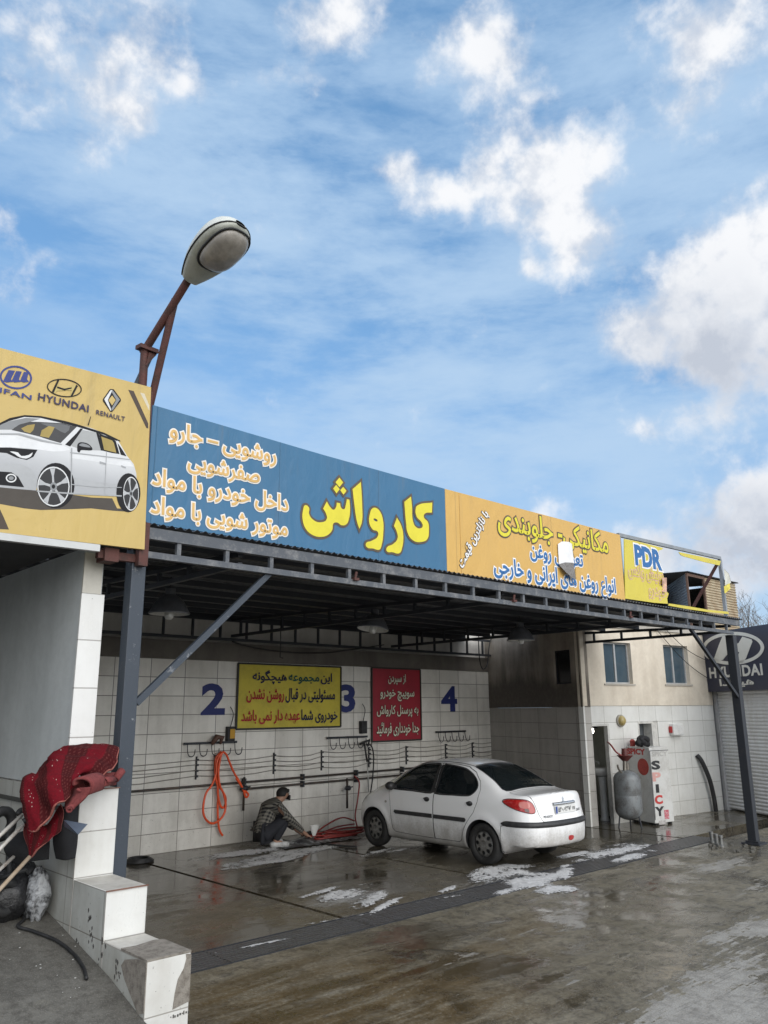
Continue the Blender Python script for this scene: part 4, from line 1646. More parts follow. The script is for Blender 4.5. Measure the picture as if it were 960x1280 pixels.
def hpoly(pts, out, name, mat, holes=(), smooth=True):
    q = [HS.hit(*p) for p in pts]
    if smooth:
        q = [(v.x, v.y) for v in spline([V(a, b, 0) for a, b in q], 6, True)]
    hs = []
    for h in holes:
        hq = [HS.hit(*p) for p in h]
        hs.append([(v.x, v.y) for v in spline([V(a, b, 0) for a, b in hq], 5, True)])
    cu = bpy.data.curves.new(name, 'CURVE')
    cu.dimensions = '2D'
    cu.fill_mode = 'BOTH'
    cu.extrude = .004
    for pl in [q, *hs]:
        sp = cu.splines.new('POLY')
        sp.points.add(len(pl) - 1)
        for pt, a in zip(sp.points, pl):
            pt.co = (a[0], a[1], 0, 1)
        sp.use_cyclic_u = True
    o = bpy.data.objects.new(name, cu)
    COL.objects.link(o)
    me = bpy.data.meshes.new_from_object(o.evaluated_get(bpy.context.evaluated_depsgraph_get()))
    bpy.data.objects.remove(o)
    for v in me.vertices:
        v.co = HS.p(v.co.x, v.co.y, out + v.co.z)
    return link(name, me, mat, hb)


def hq(*pts):
    return [(760 + a / 4.8, 660 + b / 4.8) for a, b in pts]


ro = hq(*ell(752, 722, 186, 99, 28, -.03))
ri = hq(*ell(752, 722, 166, 79, 22, -.03))
hpoly(ro, .006, 'emblem_ring', SILV, (ri,), True)
hpoly(hq((636, 790), (668, 700), (690, 646), (730, 640), (735, 645), (716, 700), (735, 712), (786, 690), (808, 652), (862, 668), (868, 682), (830, 780), (812, 806), (770, 815), (766, 810), (790, 745), (770, 738), (716, 760), (690, 792), (660, 796)), .006, 'emblem_letter', SILV, (), False)


def htext(body, l, r, tp, bt, bold, spacing=1.0, fa=False):
    s = shape_fa(body) if fa else body
    xm, ym = (l + r) / 2, (tp + bt) / 2
    a, _ = HS.hit(l, ym)
    b, _ = HS.hit(r, ym)
    z0, z1 = HS.hit(xm, bt)[1], HS.hit(xm, tp)[1]
    lettering('lettering', s, (HS.p(a, z0), HS.e * (b - a), V(0, 0, z1 - z0), HS.n), SILV, hb, .004, bold, spacing=spacing, ref=text_bounds(s, spacing))


htext('HYUNDAI', 887, 953, 832.5, 845.5, .035, 1.08)
htext('هیوندا', 900, 942, 848, 859, .03, 1.0, True)

# ------------------------------------------------------------------ corrugated shed on the roof
YSH = 4.4
c0, c1, c2 = at(857, 712, 1, YSH), at(878, 716, 1, YSH), at(919, 734, 1, YSH)
ztop = (c0.z + c2.z) / 2
shed = thing('roof_shed', 'rusty corrugated iron shed with a dark open side on the flat roof', 'shed', (c1.x, YSH, 3.7))
cb = at(827, 714, 1, YSH + 2.0)


def corr(mb, a, b, z0, z1, n, pitch=.075, amp=.016):
    z = z0
    rows = []
    while z <= z1:
        o = amp * math.sin(z / pitch * 2 * math.pi)
        rows.append([V(a[0], a[1], z) + n * o, V(b[0], b[1], z) + n * o])
        z += pitch / 6
    mb.grid(rows)


mb = MB()
corr(mb, (c1.x, YSH), (c2.x, YSH), 3.70, ztop, V(0, -1, 0))
obj('rusty_sheet', mb, plain('rusty_tin', (.46, .39, .27), .6, .2, .4, 3, (.27, .17, .09), cov=(.35, .75)), shed, smooth=True)
mb = MB()
corr(mb, (c0.x, YSH), (cb.x - .1, YSH + 2), 3.70, ztop, V(-1, 0, 0))
obj('blue_grey_sheet', mb, plain('blue_grey_tin', (.24, .28, .33), .5, .3, .3, 3), shed, smooth=True)
mb = MB()
n_ = int((c2.x - c0.x) / .02)
rows = [[(c0.x - .06 + (c2.x - c0.x + .12) * i / n_, y, ztop + .03 + .014 * math.sin(i * 1.55) + (.0 if y < YSH + 1 else .1)) for i in range(n_ + 1)] for y in (YSH - .09, YSH + 2.1)]
mb.grid(rows)
obj('roof_sheet', mb, plain('dark_tin_roof', (.10, .10, .105), .6), shed, smooth=True)
mb = MB()
mb.box(c0.x - .02, c0.x + .03, YSH - .03, YSH + .02, 3.7, ztop)
mb.box(c1.x - .04, c1.x + .03, YSH - .03, YSH + .02, 3.7, ztop)
mb.box(c0.x + .03, c1.x - .04, YSH - .03, YSH + .0, ztop - .08, ztop)
obj('opening_frame', mb, plain('rusty_frame', (.12, .07, .05), .8), shed)
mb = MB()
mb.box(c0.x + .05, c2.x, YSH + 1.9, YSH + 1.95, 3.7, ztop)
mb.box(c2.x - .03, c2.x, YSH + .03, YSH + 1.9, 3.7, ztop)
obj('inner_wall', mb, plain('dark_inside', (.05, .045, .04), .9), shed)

# ------------------------------------------------------------------ bare trees behind
BARK = plain('grey_bark', (.20, .175, .15), .9, 0, .35, 8)


def bare_tree(loc, h, seed, lbl):
    r = random.Random(seed)
    tr_ = thing('bare_tree', lbl, 'tree', loc, 'bare trees beyond the sign')
    tm, cm = MB(), MB()
    L0 = Vector(loc)

    def grow(mb, p, d, ln, rad, depth):
        pts = [p]
        dd = d.copy()
        for i in range(4):
            dd = (dd + V(r.gauss(0, .13), r.gauss(0, .13), r.gauss(.05, .08))).normalized()
            pts.append(pts[-1] + dd * ln / 4)
        mb.tube(pts, [rad * (1 - .13 * i) for i in range(5)], 5 if depth < 3 else 3, cap=False)
        if depth >= 6:
            return
        n = 3 if depth < 4 else 3
        for i in range(n):
            q = pts[2 + i % 3] if i else pts[-1]
            nd = (dd + V(r.gauss(0, .55), r.gauss(0, .55), r.gauss(.18, .3))).normalized()
            grow(cm, q, nd, ln * r.uniform(.62, .85), rad * .58, depth + 1)
    grow(tm, L0, V(0, 0, 1), h * .3, h * .018, 0)
    obj('trunk', tm, BARK, tr_)
    obj('crown', cm, BARK, tr_)


for i, (px, dd, h) in enumerate(((925, 36, 7.6), (948, 40, 8.6), (968, 33, 8.4))):
    p = dep(px, 850, dd)
    bare_tree((p.x, p.y, 0), h, 11 + i, ('bare leafless tree nearest the roof shed', 'bare leafless tree above the middle of the dark sign', 'bare leafless tree at the far right edge of the dark sign')[i])

# ------------------------------------------------------------------ street lamp
lam = thing('street_lamp', 'street lamp with a grey teardrop head on a rusty pipe arm above the billboard', 'street lamp', (-.12, .07, 0))
top = at(181, 437, 1, .07)
mb = MB()
mb.tube([(top.x + .01, .07, 3.3), (top.x, .07, top.z + .02)], .034, 12)
obj('pole', mb, RUST, lam, smooth=True, angle=40)
hb_ = V(.03, -.44, 0)
a2 = at(237, 347, 1, -.42)
d_ = (a2 - V(top.x, .07, top.z)).normalized()
mb = MB()
mb.tube([V(top.x, .07, top.z - .01) - d_ * .03, a2 + d_ * .14], .033, 12)
obj('arm', mb, RUST, lam, smooth=True, angle=40)
mid = at(219, 374, 1, -.24)
low = at(192, 488, 1, .03)
mb = MB()
mb.tube([mid, low, low + (low - mid) * .6], .030, 12)
obj('brace', mb, RUST, lam, smooth=True, angle=40)
mb = MB()
p0, p1 = at(188, 444, 1, .09), at(166, 492, 1, .16)
mb.tube([p0, p1, p1 + (p1 - p0) * .9], .026, 10)
obj('brace', mb, STEEL, lam, smooth=True, angle=40)
mb = MB()
mb.prism([V(top.x - .06, .02, top.z - .01), V(top.x + .09, .0, top.z - .03), V(top.x + .08, .1, top.z - .02), V(top.x - .06, .12, top.z)], (0, 0, .035))
mb.prism([V(top.x + .0, .03, top.z - .16), V(top.x + .09, .03, top.z - .03), V(top.x + .02, .03, top.z - .03)], (0, .03, 0))
obj('clamp', mb, RUST, lam)
# head: superelliptic shell lofted along its axis
tip = at(301, 281, 1, -1.02)
ax = (tip - a2).normalized()
sd = ax.cross(V(0, 0, 1)).normalized()
sd = -sd if sd.x < 0 else sd
uq = sd.cross(ax).normalized()
uq = -uq if uq.z < 0 else uq
HL = (tip - a2).length


def lampsec(t_, top_):
    w = .075 + .12 * (1 - (1 - min(1, t_ / .62)) ** 2) if t_ < .62 else .195 * math.sqrt(max(0, 1 - ((t_ - .62) / .39) ** 2.4))
    h = (.07 + .075 * math.sin(min(1, t_ / .75) * math.pi / 2)) if t_ < .7 else .145 * math.sqrt(max(0, 1 - ((t_ - .7) / .31) ** 2.2))
    hb2 = .055 if t_ < .8 else .055 * math.sqrt(max(0, 1 - ((t_ - .8) / .21) ** 2))
    c = a2 + ax * (HL * t_)
    pts = []
    for i in range(13):
        a = math.pi * i / 12
        x = math.copysign(abs(math.cos(a)) ** .8, math.cos(a)) * w
        z = (math.sin(a) ** .8) * (h if top_ else -hb2)
        pts.append(c + sd * x + uq * z)
    return pts


SHELL = plain('lamp_shell', (.60, .62, .58), .45, .05, .2, 9, (.48, .49, .45))
TRAY = plain('lamp_tray', (.42, .43, .38), .5, .05, .25, 9, (.32, .33, .28))
ts = [0, .03, .1, .2, .3, .4, .5, .6, .68, .76, .84, .9, .95, .98, 1.0]
mb = MB()
mb.grid([lampsec(t_, True) for t_ in ts])
mb.face(lampsec(0, True))
obj('top_shell', mb, SHELL, lam, smooth=True)
mb = MB()
mb.grid([[p - uq * .012 for p in lampsec(t_, False)] for t_ in ts])
mb.face([p - uq * .012 for p in lampsec(0, False)])
obj('tray', mb, TRAY, lam, smooth=True)
mb = MB()
edge = [lampsec(t_, True)[0] + sd * .004 - uq * .006 for t_ in ts] + [lampsec(t_, True)[12] - sd * .004 - uq * .006 for t_ in ts[::-1]]
mb.tube(edge, .0065, 6, True)
obj('gasket', mb, BLACK, lam, smooth=True)
cc = a2 + ax * HL * .645 - uq * .052
mb = MB()
rows = []
for i in range(9):
    b = math.pi / 2 * i / 8
    r_ = math.cos(b)
    rows.append([cc + ax * (.215 * HL / .66 * r_ * math.copysign(abs(math.cos(a)) ** .75, math.cos(a))) + sd * (.150 * r_ * math.copysign(abs(math.sin(a)) ** .75, math.sin(a))) - uq * (.02 + .095 * math.sin(b)) for a in [2 * math.pi * j / 28 for j in range(28)]])
mb.grid(rows, True)
k = NT('dusty_lamp_bowl')
n = k.noise(k.objc(), 9, 5, .6)
k.set('Base Color', k.mix(k.ramp(n, .3, .7), (.40, .37, .33), (.24, .22, .19)))
k.set('Roughness', .25)
k.set('Transmission Weight', .15)
obj('glass_bowl', mb, k.m, lam, smooth=True)
mb = MB()
mb.tube([cc + ax * (.225 * HL / .66 * math.copysign(abs(math.cos(a)) ** .75, math.cos(a))) + sd * (.158 * math.copysign(abs(math.sin(a)) ** .75, math.sin(a))) - uq * .018 for a in [2 * math.pi * j / 32 for j in range(32)]], .009, 6, True)
obj('bowl_rim', mb, BLACK, lam, smooth=True)

# ------------------------------------------------------------------ pendant lamps under the roof
ENAM = plain('grey_enamel_shade', (.14, .145, .16), .35, .2, .3, 6)
INN = plain('shade_inside', (.62, .61, .58), .5)
for (px, py, dpt, r, lb) in ((211.5, 768, 8.9, .225, 'grey bell pendant lamp under the canopy nearest the left post'), (466, 787, 11.3, .225, 'grey bell pendant lamp hanging tilted above the red notice'), (651, 801, 13.0, .225, 'grey bell pendant lamp by the dark side wall')):
    c = dep(px, py, dpt)
    tilt = V(.16, .0, 1).normalized() if px == 466 else V(0, 0, 1)
    pl = thing('pendant_lamp', lb, 'pendant lamp', (c.x, c.y, c.z), 'pendant lamps under the canopy')
    mb = MB()
    mb.lathe([(r, 0), (r * 1.02, .015), (r * .96, .03), (r * .90, .06), (r * .74, .13), (r * .5, .19), (r * .26, .225), (r * .25, .29), (0, .295)], c, tilt, 28)
    obj('shade', mb, ENAM, pl, smooth=True, angle=50)
    mb = MB()
    mb.lathe([(r * .98, .004), (r * .86, .055), (r * .7, .12), (r * .3, .17), (0, .17)], c, tilt, 28)
    obj('reflector', mb, INN, pl, smooth=True)
    mb = MB()
    mb.tube([c + tilt * .29, V(c.x + tilt.x * .3, c.y, roof_z(c.y) - .02)], .008, 6)
    obj('cord', mb, BLACK, pl)
    mb = MB()
    mb.lathe([(0, -.06), (.04, -.05), (.055, -.01), (.04, .05), (.02, .1)], c, tilt, 14)
    obj('bulb', mb, plain('unlit_bulb', (.6, .6, .58), .2), pl, smooth=True)

# ------------------------------------------------------------------ notice boards on the back wall
YN = D - .03


def notice(name, lbl, x0, x1, z0, z1, col, lines, edgecol=None, skew=0.0):
    t = thing(name, lbl, 'notice', ((x0 + x1) / 2, YN, z0))
    panel([(x0, z0), (x1, z0 + skew), (x1, z1), (x0, z1)], YN, .02, col, 'panel', t)
    mb = MB()
    f = .022
    for a in (((x0, z0), (x1, z0 + skew)), ((x1, z0 + skew), (x1, z1)), ((x1, z1), (x0, z1)), ((x0, z1), (x0, z0))):
        mb.bar((a[0][0], YN - .004, a[0][1]), (a[1][0], YN - .004, a[1][1]), .03, f, (0, 1, 0))
    obj('frame', mb, plain('dark_notice_frame', (.03, .03, .025), .6), t)
    for segs, (u0, u1, v0, v1) in lines:
        whole = ' '.join(s for s, _ in segs)
        sh = shape_fa(whole)
        bx = text_bounds(sh)
        X0, X1 = x0 + (x1 - x0) * u0, x0 + (x1 - x0) * u1
        Z0, Z1 = z0 + (z1 - z0) * v0, z0 + (z1 - z0) * v1
        # split the shaped line into its coloured words, right to left
        parts_ = []
        pos = len(sh)
        for s, mt in segs:
            n = len(s)
            parts_.append((pos - n, pos, mt))
            pos -= n + 1
        sx = (X1 - X0) / (bx[1] - bx[0])
        cx = X1
        gap = .22 * sx
        widths = [text_bounds(sh[a:b]) for a, b, _ in parts_]
        tot = sum(w[1] - w[0] for w in widths)
        s2 = (X1 - X0 - gap * (len(parts_) - 1)) / tot
        # one common baseline for the words
        ymin, ymax = min(w[2] for w in widths), max(w[3] for w in widths)
        sy = (Z1 - Z0) / (ymax - ymin)
        for (a, b, mt), w in zip(parts_, widths):
            ww = (w[1] - w[0]) * s2
            pl = (V(cx - ww, YN, Z0 + (w[2] - ymin) * sy), V(ww, 0, 0), V(0, 0, (w[3] - w[2]) * sy), FRONT)
            if edgecol is not None:
                lettering('letter_outline', sh[a:b], pl, edgecol, t, .0115, .06, ref=w)
            lettering('lettering', sh[a:b], pl, mt, t, .0145, .022 if edgecol is None else .012, ref=w)
            cx -= ww + gap
    return t


NN = flat('notice_navy', (.012, .014, .06))
NG = flat('notice_green', (.008, .09, .07))
NRD = flat('notice_red', (.42, .02, .03))
YBO = plain('notice_yellow', (.60, .50, .045), .5, 0, .25, 2.5, (.46, .38, .04))
RBO = plain('notice_crimson', (.34, .018, .035), .5, 0, .25, 2.5, (.26, .015, .03))
notice('notice_board', 'wide yellow notice with navy, green and red lettering between bay numbers 2 and 3', 4.76, 7.03, 1.785, 2.87, YBO,
       [([('این', NN), ('مجموعه', NG), ('هیچگونه', NN)], (.128, .902, .69, .905)), ([('مسئولیتی در قبال', NN), ('روشن نشدن', NRD)], (.08, .935, .40, .625)), ([('خودروی شما', NN), ('عهده دار نمی باشد', NRD)], (.04, .962, .07, .285))])
notice('notice_board', 'tall red notice with cream lettering right of bay number 3', 7.82, 9.17, 1.49, 2.885, RBO,
       [([('از سپردن', flat('notice_cream', (.78, .74, .60)))], (.32, .68, .77, .92)), ([('سوییچ خودرو', MATS['notice_cream'])], (.16, .855, .545, .70)), ([('به پرسنل کارواش', MATS['notice_cream'])], (.09, .935, .32, .485)), ([('جدا خودداری فرمائید', MATS['notice_cream'])], (.085, .945, .065, .25))], DARKO)

# ------------------------------------------------------------------ hook racks, pipes, wires, hoses on the back wall
YW = D - .05
for (pl_, pr_, lb) in (((230, 930), (296, 927), 'black hook rail under bay number 2 with an orange hose on it'), ((409, 922), (459, 921), 'black hook rail between the yellow and red notices'), ((545, 915), (582, 914), 'black hook rail under bay number 4')):
    a, b = at(*pl_, 1, YW), at(*pr_, 1, YW)
    z = (a.z + b.z) / 2
    rk = thing('hook_rail', lb, 'hook rail', ((a.x + b.x) / 2, YW, z), 'hook rails on the back wall')
    mb = MB()
    mb.bar((a.x, YW, z), (b.x, YW, z), .03, .035)
    obj('rail', mb, STEELD, rk)
    n = 5
    for i in range(n):
        x = a.x + .05 + (b.x - a.x - .1) * i / (n - 1)
        mb = MB()
        pts = [V(x, YW - .02, z), V(x, YW - .03, z - .10)] + [V(x + .06 - .06 * math.cos(t_), YW - .05, z - .14 - .06 * math.sin(t_)) for t_ in (0.3, .9, 1.57, 2.2, 2.8)] + [V(x + .125, YW - .05, z - .09)]
        mb.tube(spline(pts, 4), .008, 6)
        obj('hook', mb, STEELD, rk, smooth=True)
GAL = plain('dark_pipe', (.045, .042, .04), .5, .4, .4, 9, (.11, .08, .06), stretch=(1, 1, 1))
for i, (pts, lb) in enumerate((([(122, 999), (222, 986), (305, 977), (430, 966), (530, 957), (612, 950)], 'dark steel water pipe along the back wall, upper of the two'), ([(300, 987.5), (372, 980.5), (450, 974), (530, 967), (612, 960)], 'dark steel water pipe along the back wall, lower of the two'))):
    q = [at(*p_, 1, YW - .02) for p_ in pts]
    zz_ = sum(p_.z for p_ in q) / len(q)
    w = thing('water_pipe', lb, 'pipe', (q[0].x, YW, zz_))
    mb = MB()
    mb.tube([(q[0].x if i else .2, YW - .02, zz_ - (.03 if not i else 0)), (q[-1].x - .1, YW - .02, zz_ + .02)], .018, 10)
    obj('pipe', mb, GAL, w, smooth=True)
    for x in (4.94, 6.15, 7.4, 8.6, 9.9):
        mb = MB()
        mb.box(x - .015, x + .015, YW - .045, YW + .05, zz_ - .05, zz_ + .05)
        obj('pipe_clip', mb, STEELD, w)
# two short drop pipes with valves
for px, lb in ((305, 'valve on the water pipe with the orange hose end'), (434, 'valve on the water pipe feeding the red hose')):
    p = at(px, 985, 1, YW - .05)
    vv = thing('tap_valve', lb, 'valve', (p.x, p.y, p.z))
    mb = MB()
    mb.tube([p + V(0, 0, -.35), p + V(0, 0, .17)], .02, 8)
    obj('riser', mb, GAL, vv, smooth=True)
    mb = MB()
    mb.lathe([(.0, -.05), (.04, -.04), (.045, .04), (0, .05)], p + V(0, -.02, 0), (1, 0, 0), 12)
    mb.tube([p + V(-.09, -.05, 0), p + V(.09, -.05, .02)], .012, 6)
    obj('handle', mb, STEELD, vv, smooth=True)
WIRE = plain('grey_wire', (.24, .225, .20), .6, 0, .4, 6)
insx = (4.05, 5.55, 6.6, 7.75, 8.75, 9.9, 10.75)
for j, (dz, lb) in enumerate(((1.33, 'topmost'), (1.25, 'second'), (1.16, 'third'), (1.08, 'lowest'))):
    pts = []
    xs_ = (0.3, *insx, 11.4)
    for a, b in zip(xs_, xs_[1:]):
        for t_ in (0, .25, .5, .75):
            pts.append(V(a + (b - a) * t_, YW + .02, dz - .035 * math.sin(math.pi * t_) + .012 * math.sin(a * 3 + j) + (a - 4) * .006))
    pts.append(V(11.4, YW + .02, dz + .03))
    tag(obj('wall_wire', MB().tube(pts, .006, 5), WIRE, smooth=True), 'thin grey wire strung along the back wall, %s of four' % lb, 'wire', 'wires along the back wall')
for x in insx:
    mb = MB()
    mb.box(x - .008, x + .008, YW + .02, YW + .05, 1.03, 1.38)
    for dz in (1.08, 1.16, 1.25, 1.33):
        mb.box(x - .012, x + .026, YW - .0, YW + .03, dz - .015 + (x - 4) * .006, dz + .015 + (x - 4) * .006)
    lb = {4.05: 'black wire bracket behind the hanging orange hose', 5.55: 'black wire bracket below the yellow notice', 6.6: 'black wire bracket under the right end of the yellow notice', 7.75: 'black wire bracket beside the spray lance', 8.75: 'black wire bracket below the red notice', 9.9: 'black wire bracket below bay number 4', 10.75: 'black wire bracket nearest the dark corner'}[x]
    tag(obj('wire_bracket', mb, STEELD), lb, 'bracket', 'wire brackets on the back wall')


def wpts(lst, y=YW - .09):
    return [at(px, py, 1, y - (dy if len(r_) else 0) * 1.0) for (px, py, *r_) in lst for dy in ((r_[0] if r_ else 0),)]


OR = plain('orange_hose', (.72, .085, .02), .35, 0, .2, 9)
q = lambda lst: [(220 + a / 4.8, 900 + b / 4.8) for a, b in lst]
h1 = q([(270, 190), (240, 230), (235, 300), (245, 380), (275, 420), (298, 470), (290, 520), (270, 520), (255, 470), (250, 400), (255, 300), (272, 195)])
h2 = q([(272, 195), (245, 250), (240, 320), (215, 390), (180, 440), (163, 520), (170, 580), (205, 618), (245, 612), (285, 570), (298, 510), (285, 440), (262, 390), (255, 300), (275, 200), (300, 205), (320, 250), (345, 310), (380, 370), (400, 410), (430, 440), (432, 455), (418, 462), (405, 420), (385, 385), (360, 350)])
h3 = q([(268, 200), (250, 300), (252, 420), (250, 540), (255, 630), (265, 670), (280, 694)])
mb = MB()
for hs, o in ((h1, .10), (h2, .13), (h3, .07)):
    mb.tube(spline([at(px, py, 1, D - o) for px, py in hs], 6), .018, 8)
tag(obj('orange_hose', mb, OR, smooth=True), 'long orange hose looped over the hook rail under bay number 2', 'hose')
# brown cap-like spray gun hook head
mb = MB()
p = at(273, 926, 1, D - .12)
mb.tube([p + V(-.12, 0, -.05), p + V(-.03, 0, .06), p + V(.07, 0, .05), p + V(.03, -.01, -.05)], [.03, .05, .045, .02], 8)
tag(obj('spray_gun', mb, plain('brown_gun', (.10, .05, .035), .6), smooth=True), 'brown spray gun head resting on the hook rail above the orange hose', 'spray gun')
for px, py, lb in ((288, 916, 'black and yellow switch box left of the yellow notice'), (454, 908, 'black switch box between the two notices')):
    p = at(px, py, 1, D - .05)
    bx_ = thing('switch_box', lb, 'switch box', (p.x, D - .05, p.z))
    mb = MB()
    mb.box(p.x - .07, p.x + .07, D - .09, D - .003, p.z - .13, p.z + .10)
    obj('case', mb, BLACK, bx_, bevel=.01)
    if px < 300:
        mb = MB()
        mb.box(p.x - .03, p.x + .06, D - .096, D - .088, p.z - .09, p.z + .06)
        obj('label_plate', mb, flat('switch_yellow', (.55, .30, .03)), bx_)
    mb = MB()
    mb.tube(spline([p + V(0, 0, .1), p + V(.03, -.02, .3), p + V(-.02, 0, .42)]), .008, 6)
    obj('cable', mb, BLACK, bx_)
# spray lance with its black hose
ln = thing('spray_lance', 'black pressure lance hanging with its hose between the notices', 'spray lance', at(457, 945, 1, D - .1))
mb = MB()
a, b, c = at(455, 927, 1, D - .1), at(459, 952, 1, D - .1), at(461, 990, 1, D - .1)
mb.tube([a, b], .018, 8)
mb.tube([at(450, 930, 1, D - .1), at(462, 925, 1, D - .1), at(460, 932, 1, D - .1)], .02, 8)
obj('handle', mb, BLACK, ln, smooth=True)
mb = MB()
mb.tube([b, c], .010, 8)
obj('tube', mb, plain('steel_lance', (.5, .5, .48), .3, .6), ln, smooth=True)
mb = MB()
mb.tube(spline([at(px, py, 1, D - .11) for px, py in ((458, 931), (464, 932), (467, 945), (466, 970), (463, 992))], 6), .013, 8)
obj('hose', mb, BLACK, ln, smooth=True)
# red hose heap on the floor and its riser
RH = plain('dull_red_hose', (.26, .035, .03), .4, 0, .3, 9)
mb = MB()
mb.tube(spline([at(px, py, 1, D - .1) for px, py in ((443, 970), (449, 978), (447, 1000), (444, 1020), (447, 1035))], 6), .014, 8)
c = gpt(425, 1045)
for i in range(5):
    rr = .24 + .03 * rnd.random()
    ox, oy = rnd.uniform(-.25, .25), rnd.uniform(-.1, .12)
    mb.tube(spline([V(c.x + ox + rr * 1.7 * math.cos(a), min(D - .05, c.y + oy + rr * .5 * math.sin(a)),   .02 + .014 * i + .008 * math.sin(3 * a + i)) for a in [2 * math.pi * j / 10 for j in range(10)]], 4, True), .015, 6, True)
for arc in (((392, 1043), (410, 1030), (428, 1022), (443, 1026)), ((396, 1044), (420, 1034), (443, 1030))):
    mb.tube(spline([at(px, py, 1, D - .25) for px, py in arc], 6), .014, 6)
tag(obj('red_hose', mb, RH, smooth=True), 'dull red hose heaped on the floor against the back wall', 'hose')
tag(obj('floor_hose', MB().tube(spline([gpt(px, py) + V(0, 0, .018) for px, py in ((377, 1050), (398, 1055), (420, 1058), (446, 1060))], 6), .015, 8), BLACK, smooth=True), 'black hose on the wet floor between the soaked rug and the car', 'hose')
mb = MB()
for i in range(4):
    c = gpt(174, 1078)
    mb.tube([V(c.x + (.20 - .02 * i) * math.cos(a), c.y + .15 * math.sin(a), .016 + .012 * i) for a in [2 * math.pi * j / 24 for j in range(24)]], .016, 8, True)
tag(obj('coiled_hose', mb, BLACK, smooth=True), 'black hose coiled on the floor behind the left post', 'hose')
# small wall soot marks are in the tile material; electric drop wire from the roof
mb = MB()
p = at(351, 785, 1, D - .3)
mb.tube([(p.x, D - .3, 3.6), (p.x, D - .3, 2.98), (p.x + .06, D - .3, 2.97)], .010, 6)
tag(obj('hanging_rod', mb, BLACK), 'thin black rod hanging from the roof above the yellow notice', 'rod')
pts = [at(px, py, 1, D - .16) for px, py in ((290, 802), (320, 810), (360, 815), (405, 816), (440, 812), (480, 806))]
tag(obj('slack_cable', MB().tube(spline(pts, 6), .012, 6), BLACK, smooth=True), 'slack black cable along the dark band above the yellow notice', 'cable')
pts = [at(px, py, 1, D - .2) for px, py in ((598, 790), (599, 820), (603, 836), (609, 830), (612, 805), (617, 790))]
tag(obj('cable_loop', MB().tube(spline(pts, 6), .012, 6), BLACK, smooth=True), 'black cable loop hanging in the far corner under the roof', 'cable')

# ------------------------------------------------------------------ cabinet, tank, bundle, pipe stubs
C_, R_ = gpt(819.4, 1032.5), gpt(843.4, 1029.7)
CPL = Plane((C_.x, C_.y), (R_.x, R_.y))
zt = CPL.hit(813.3, 934.5)[1]
tl = at(782.5, 933, 2, zt)
L_ = V(tl.x, tl.y, 0)
er = V(R_.x - C_.x, R_.y - C_.y, 0)
el = V(L_.x - C_.x, L_.y - C_.y, 0)
cab = thing('display_cabinet', 'white metal cabinet with SPICY lettered down its side', 'cabinet', tuple(C_))
mb = MB()
mb.prism([V(C_.x, C_.y, .04), V(R_.x, R_.y, .04), V(R_.x, R_.y, .04) + el, V(L_.x, L_.y, .04)], (0, 0, zt - .04))
obj('body', mb, plain('cabinet_white', (.60, .60, .58), .4, .05, .3, 4, (.47, .46, .43)), cab, bevel=.012)
mb = MB()
for b in (C_ + er * .12 + el * .1, C_ + er * .88 + el * .1, C_ + er * .12 + el * .9, C_ + er * .88 + el * .9):
    mb.box(b.x - .03, b.x + .03, b.y - .03, b.y + .03, 0, .045)
obj('foot', mb, BLACK, cab)
CR = Plane((C_.x, C_.y), (R_.x, R_.y))
CL = Plane((L_.x, L_.y), (C_.x, C_.y))
mb = MB()
pbox(mb, CR, .0 - .004, .02, .1, zt - .06, .0, .006)
pbox(mb, CR, .0, er.length, zt - .065, zt - .05, .0, .004)
obj('door_gap', mb, plain('seam_grey', (.16, .16, .16), .7), cab)
REDL = flat('faded_red_letter', (.50, .05, .045))
PINKL = flat('faded_pink_letter', (.62, .34, .31))
BLKL = flat('black_letter', (.03, .03, .032))


def ctext(P_, ch, s0, s1, z0, z1, mat, bold=.03):
    lettering('lettering', ch, (P_.p(s0, z0), P_.e * (s1 - s0), V(0, 0, z1 - z0), P_.n), mat, cab, .003, bold, ref=text_bounds(ch))


W_ = er.length
for ch, y0, y1, m_ in (('S', 487, 540, BLKL), ('P', 565, 618, PINKL), ('I', 645, 695, BLKL), ('C', 718, 772, REDL), ('Y', 796, 852, BLKL)):
    px = 720 + 540 / 5.333
    za, zb_ = CR.hit(px, 860 + y1 / 5.333)[1], CR.hit(px, 860 + y0 / 5.333)[1]
    w = .22 if ch != 'I' else .10
    ctext(CR, ch, W_ * .10 + (.06 if ch == 'I' else 0), W_ * .10 + w * W_ / .62 + (.02 if ch == 'I' else 0), za, zb_, m_, .05)
za, zb_ = CR.hit(825, 945)[1], CR.hit(825, 939.5)[1]
ctext(CR, 'SPICY', W_ * .12, W_ * .92, za, zb_, flat('faded_grey_letter', (.42, .41, .39)), .03)
WL = el.length
za, zb_ = CL.hit(796, 942.8)[1], CL.hit(796, 936)[1]
ctext(CL, 'SPICY', WL * .06, WL * .80, za, zb_, REDL, .05)
mb = MB()
s_, z_ = CL.hit(804, 958.5)
mb.lathe([(.0, .006), (.15, .006), (.15, .0)], CL.p(s_, z_), CL.n, 24)
obj('red_mark', mb, plain('red_disc', (.45, .045, .03), .5, 0, .4, 8), cab)
mb = MB()
s0, z0 = CR.hit(831, 1024)
s1, z1 = CR.hit(835.5, 1012)
pbox(mb, CR, s0, s1, z0, z1, .001, .004)
obj('red_sticker', mb, plain('sticker_red', (.45, .05, .08), .5, 0, .5, 30, (.6, .5, .5)), cab)
mb = MB()
s0, z0 = CR.hit(824, 1031)
s1, z1 = CR.hit(832, 1025)
pbox(mb, CR, s0, s1, z0, z1, .001, .004)
obj('small_sticker', mb, plain('sticker_grey', (.5, .48, .46), .5, 0, .7, 40, (.1, .08, .08)), cab)

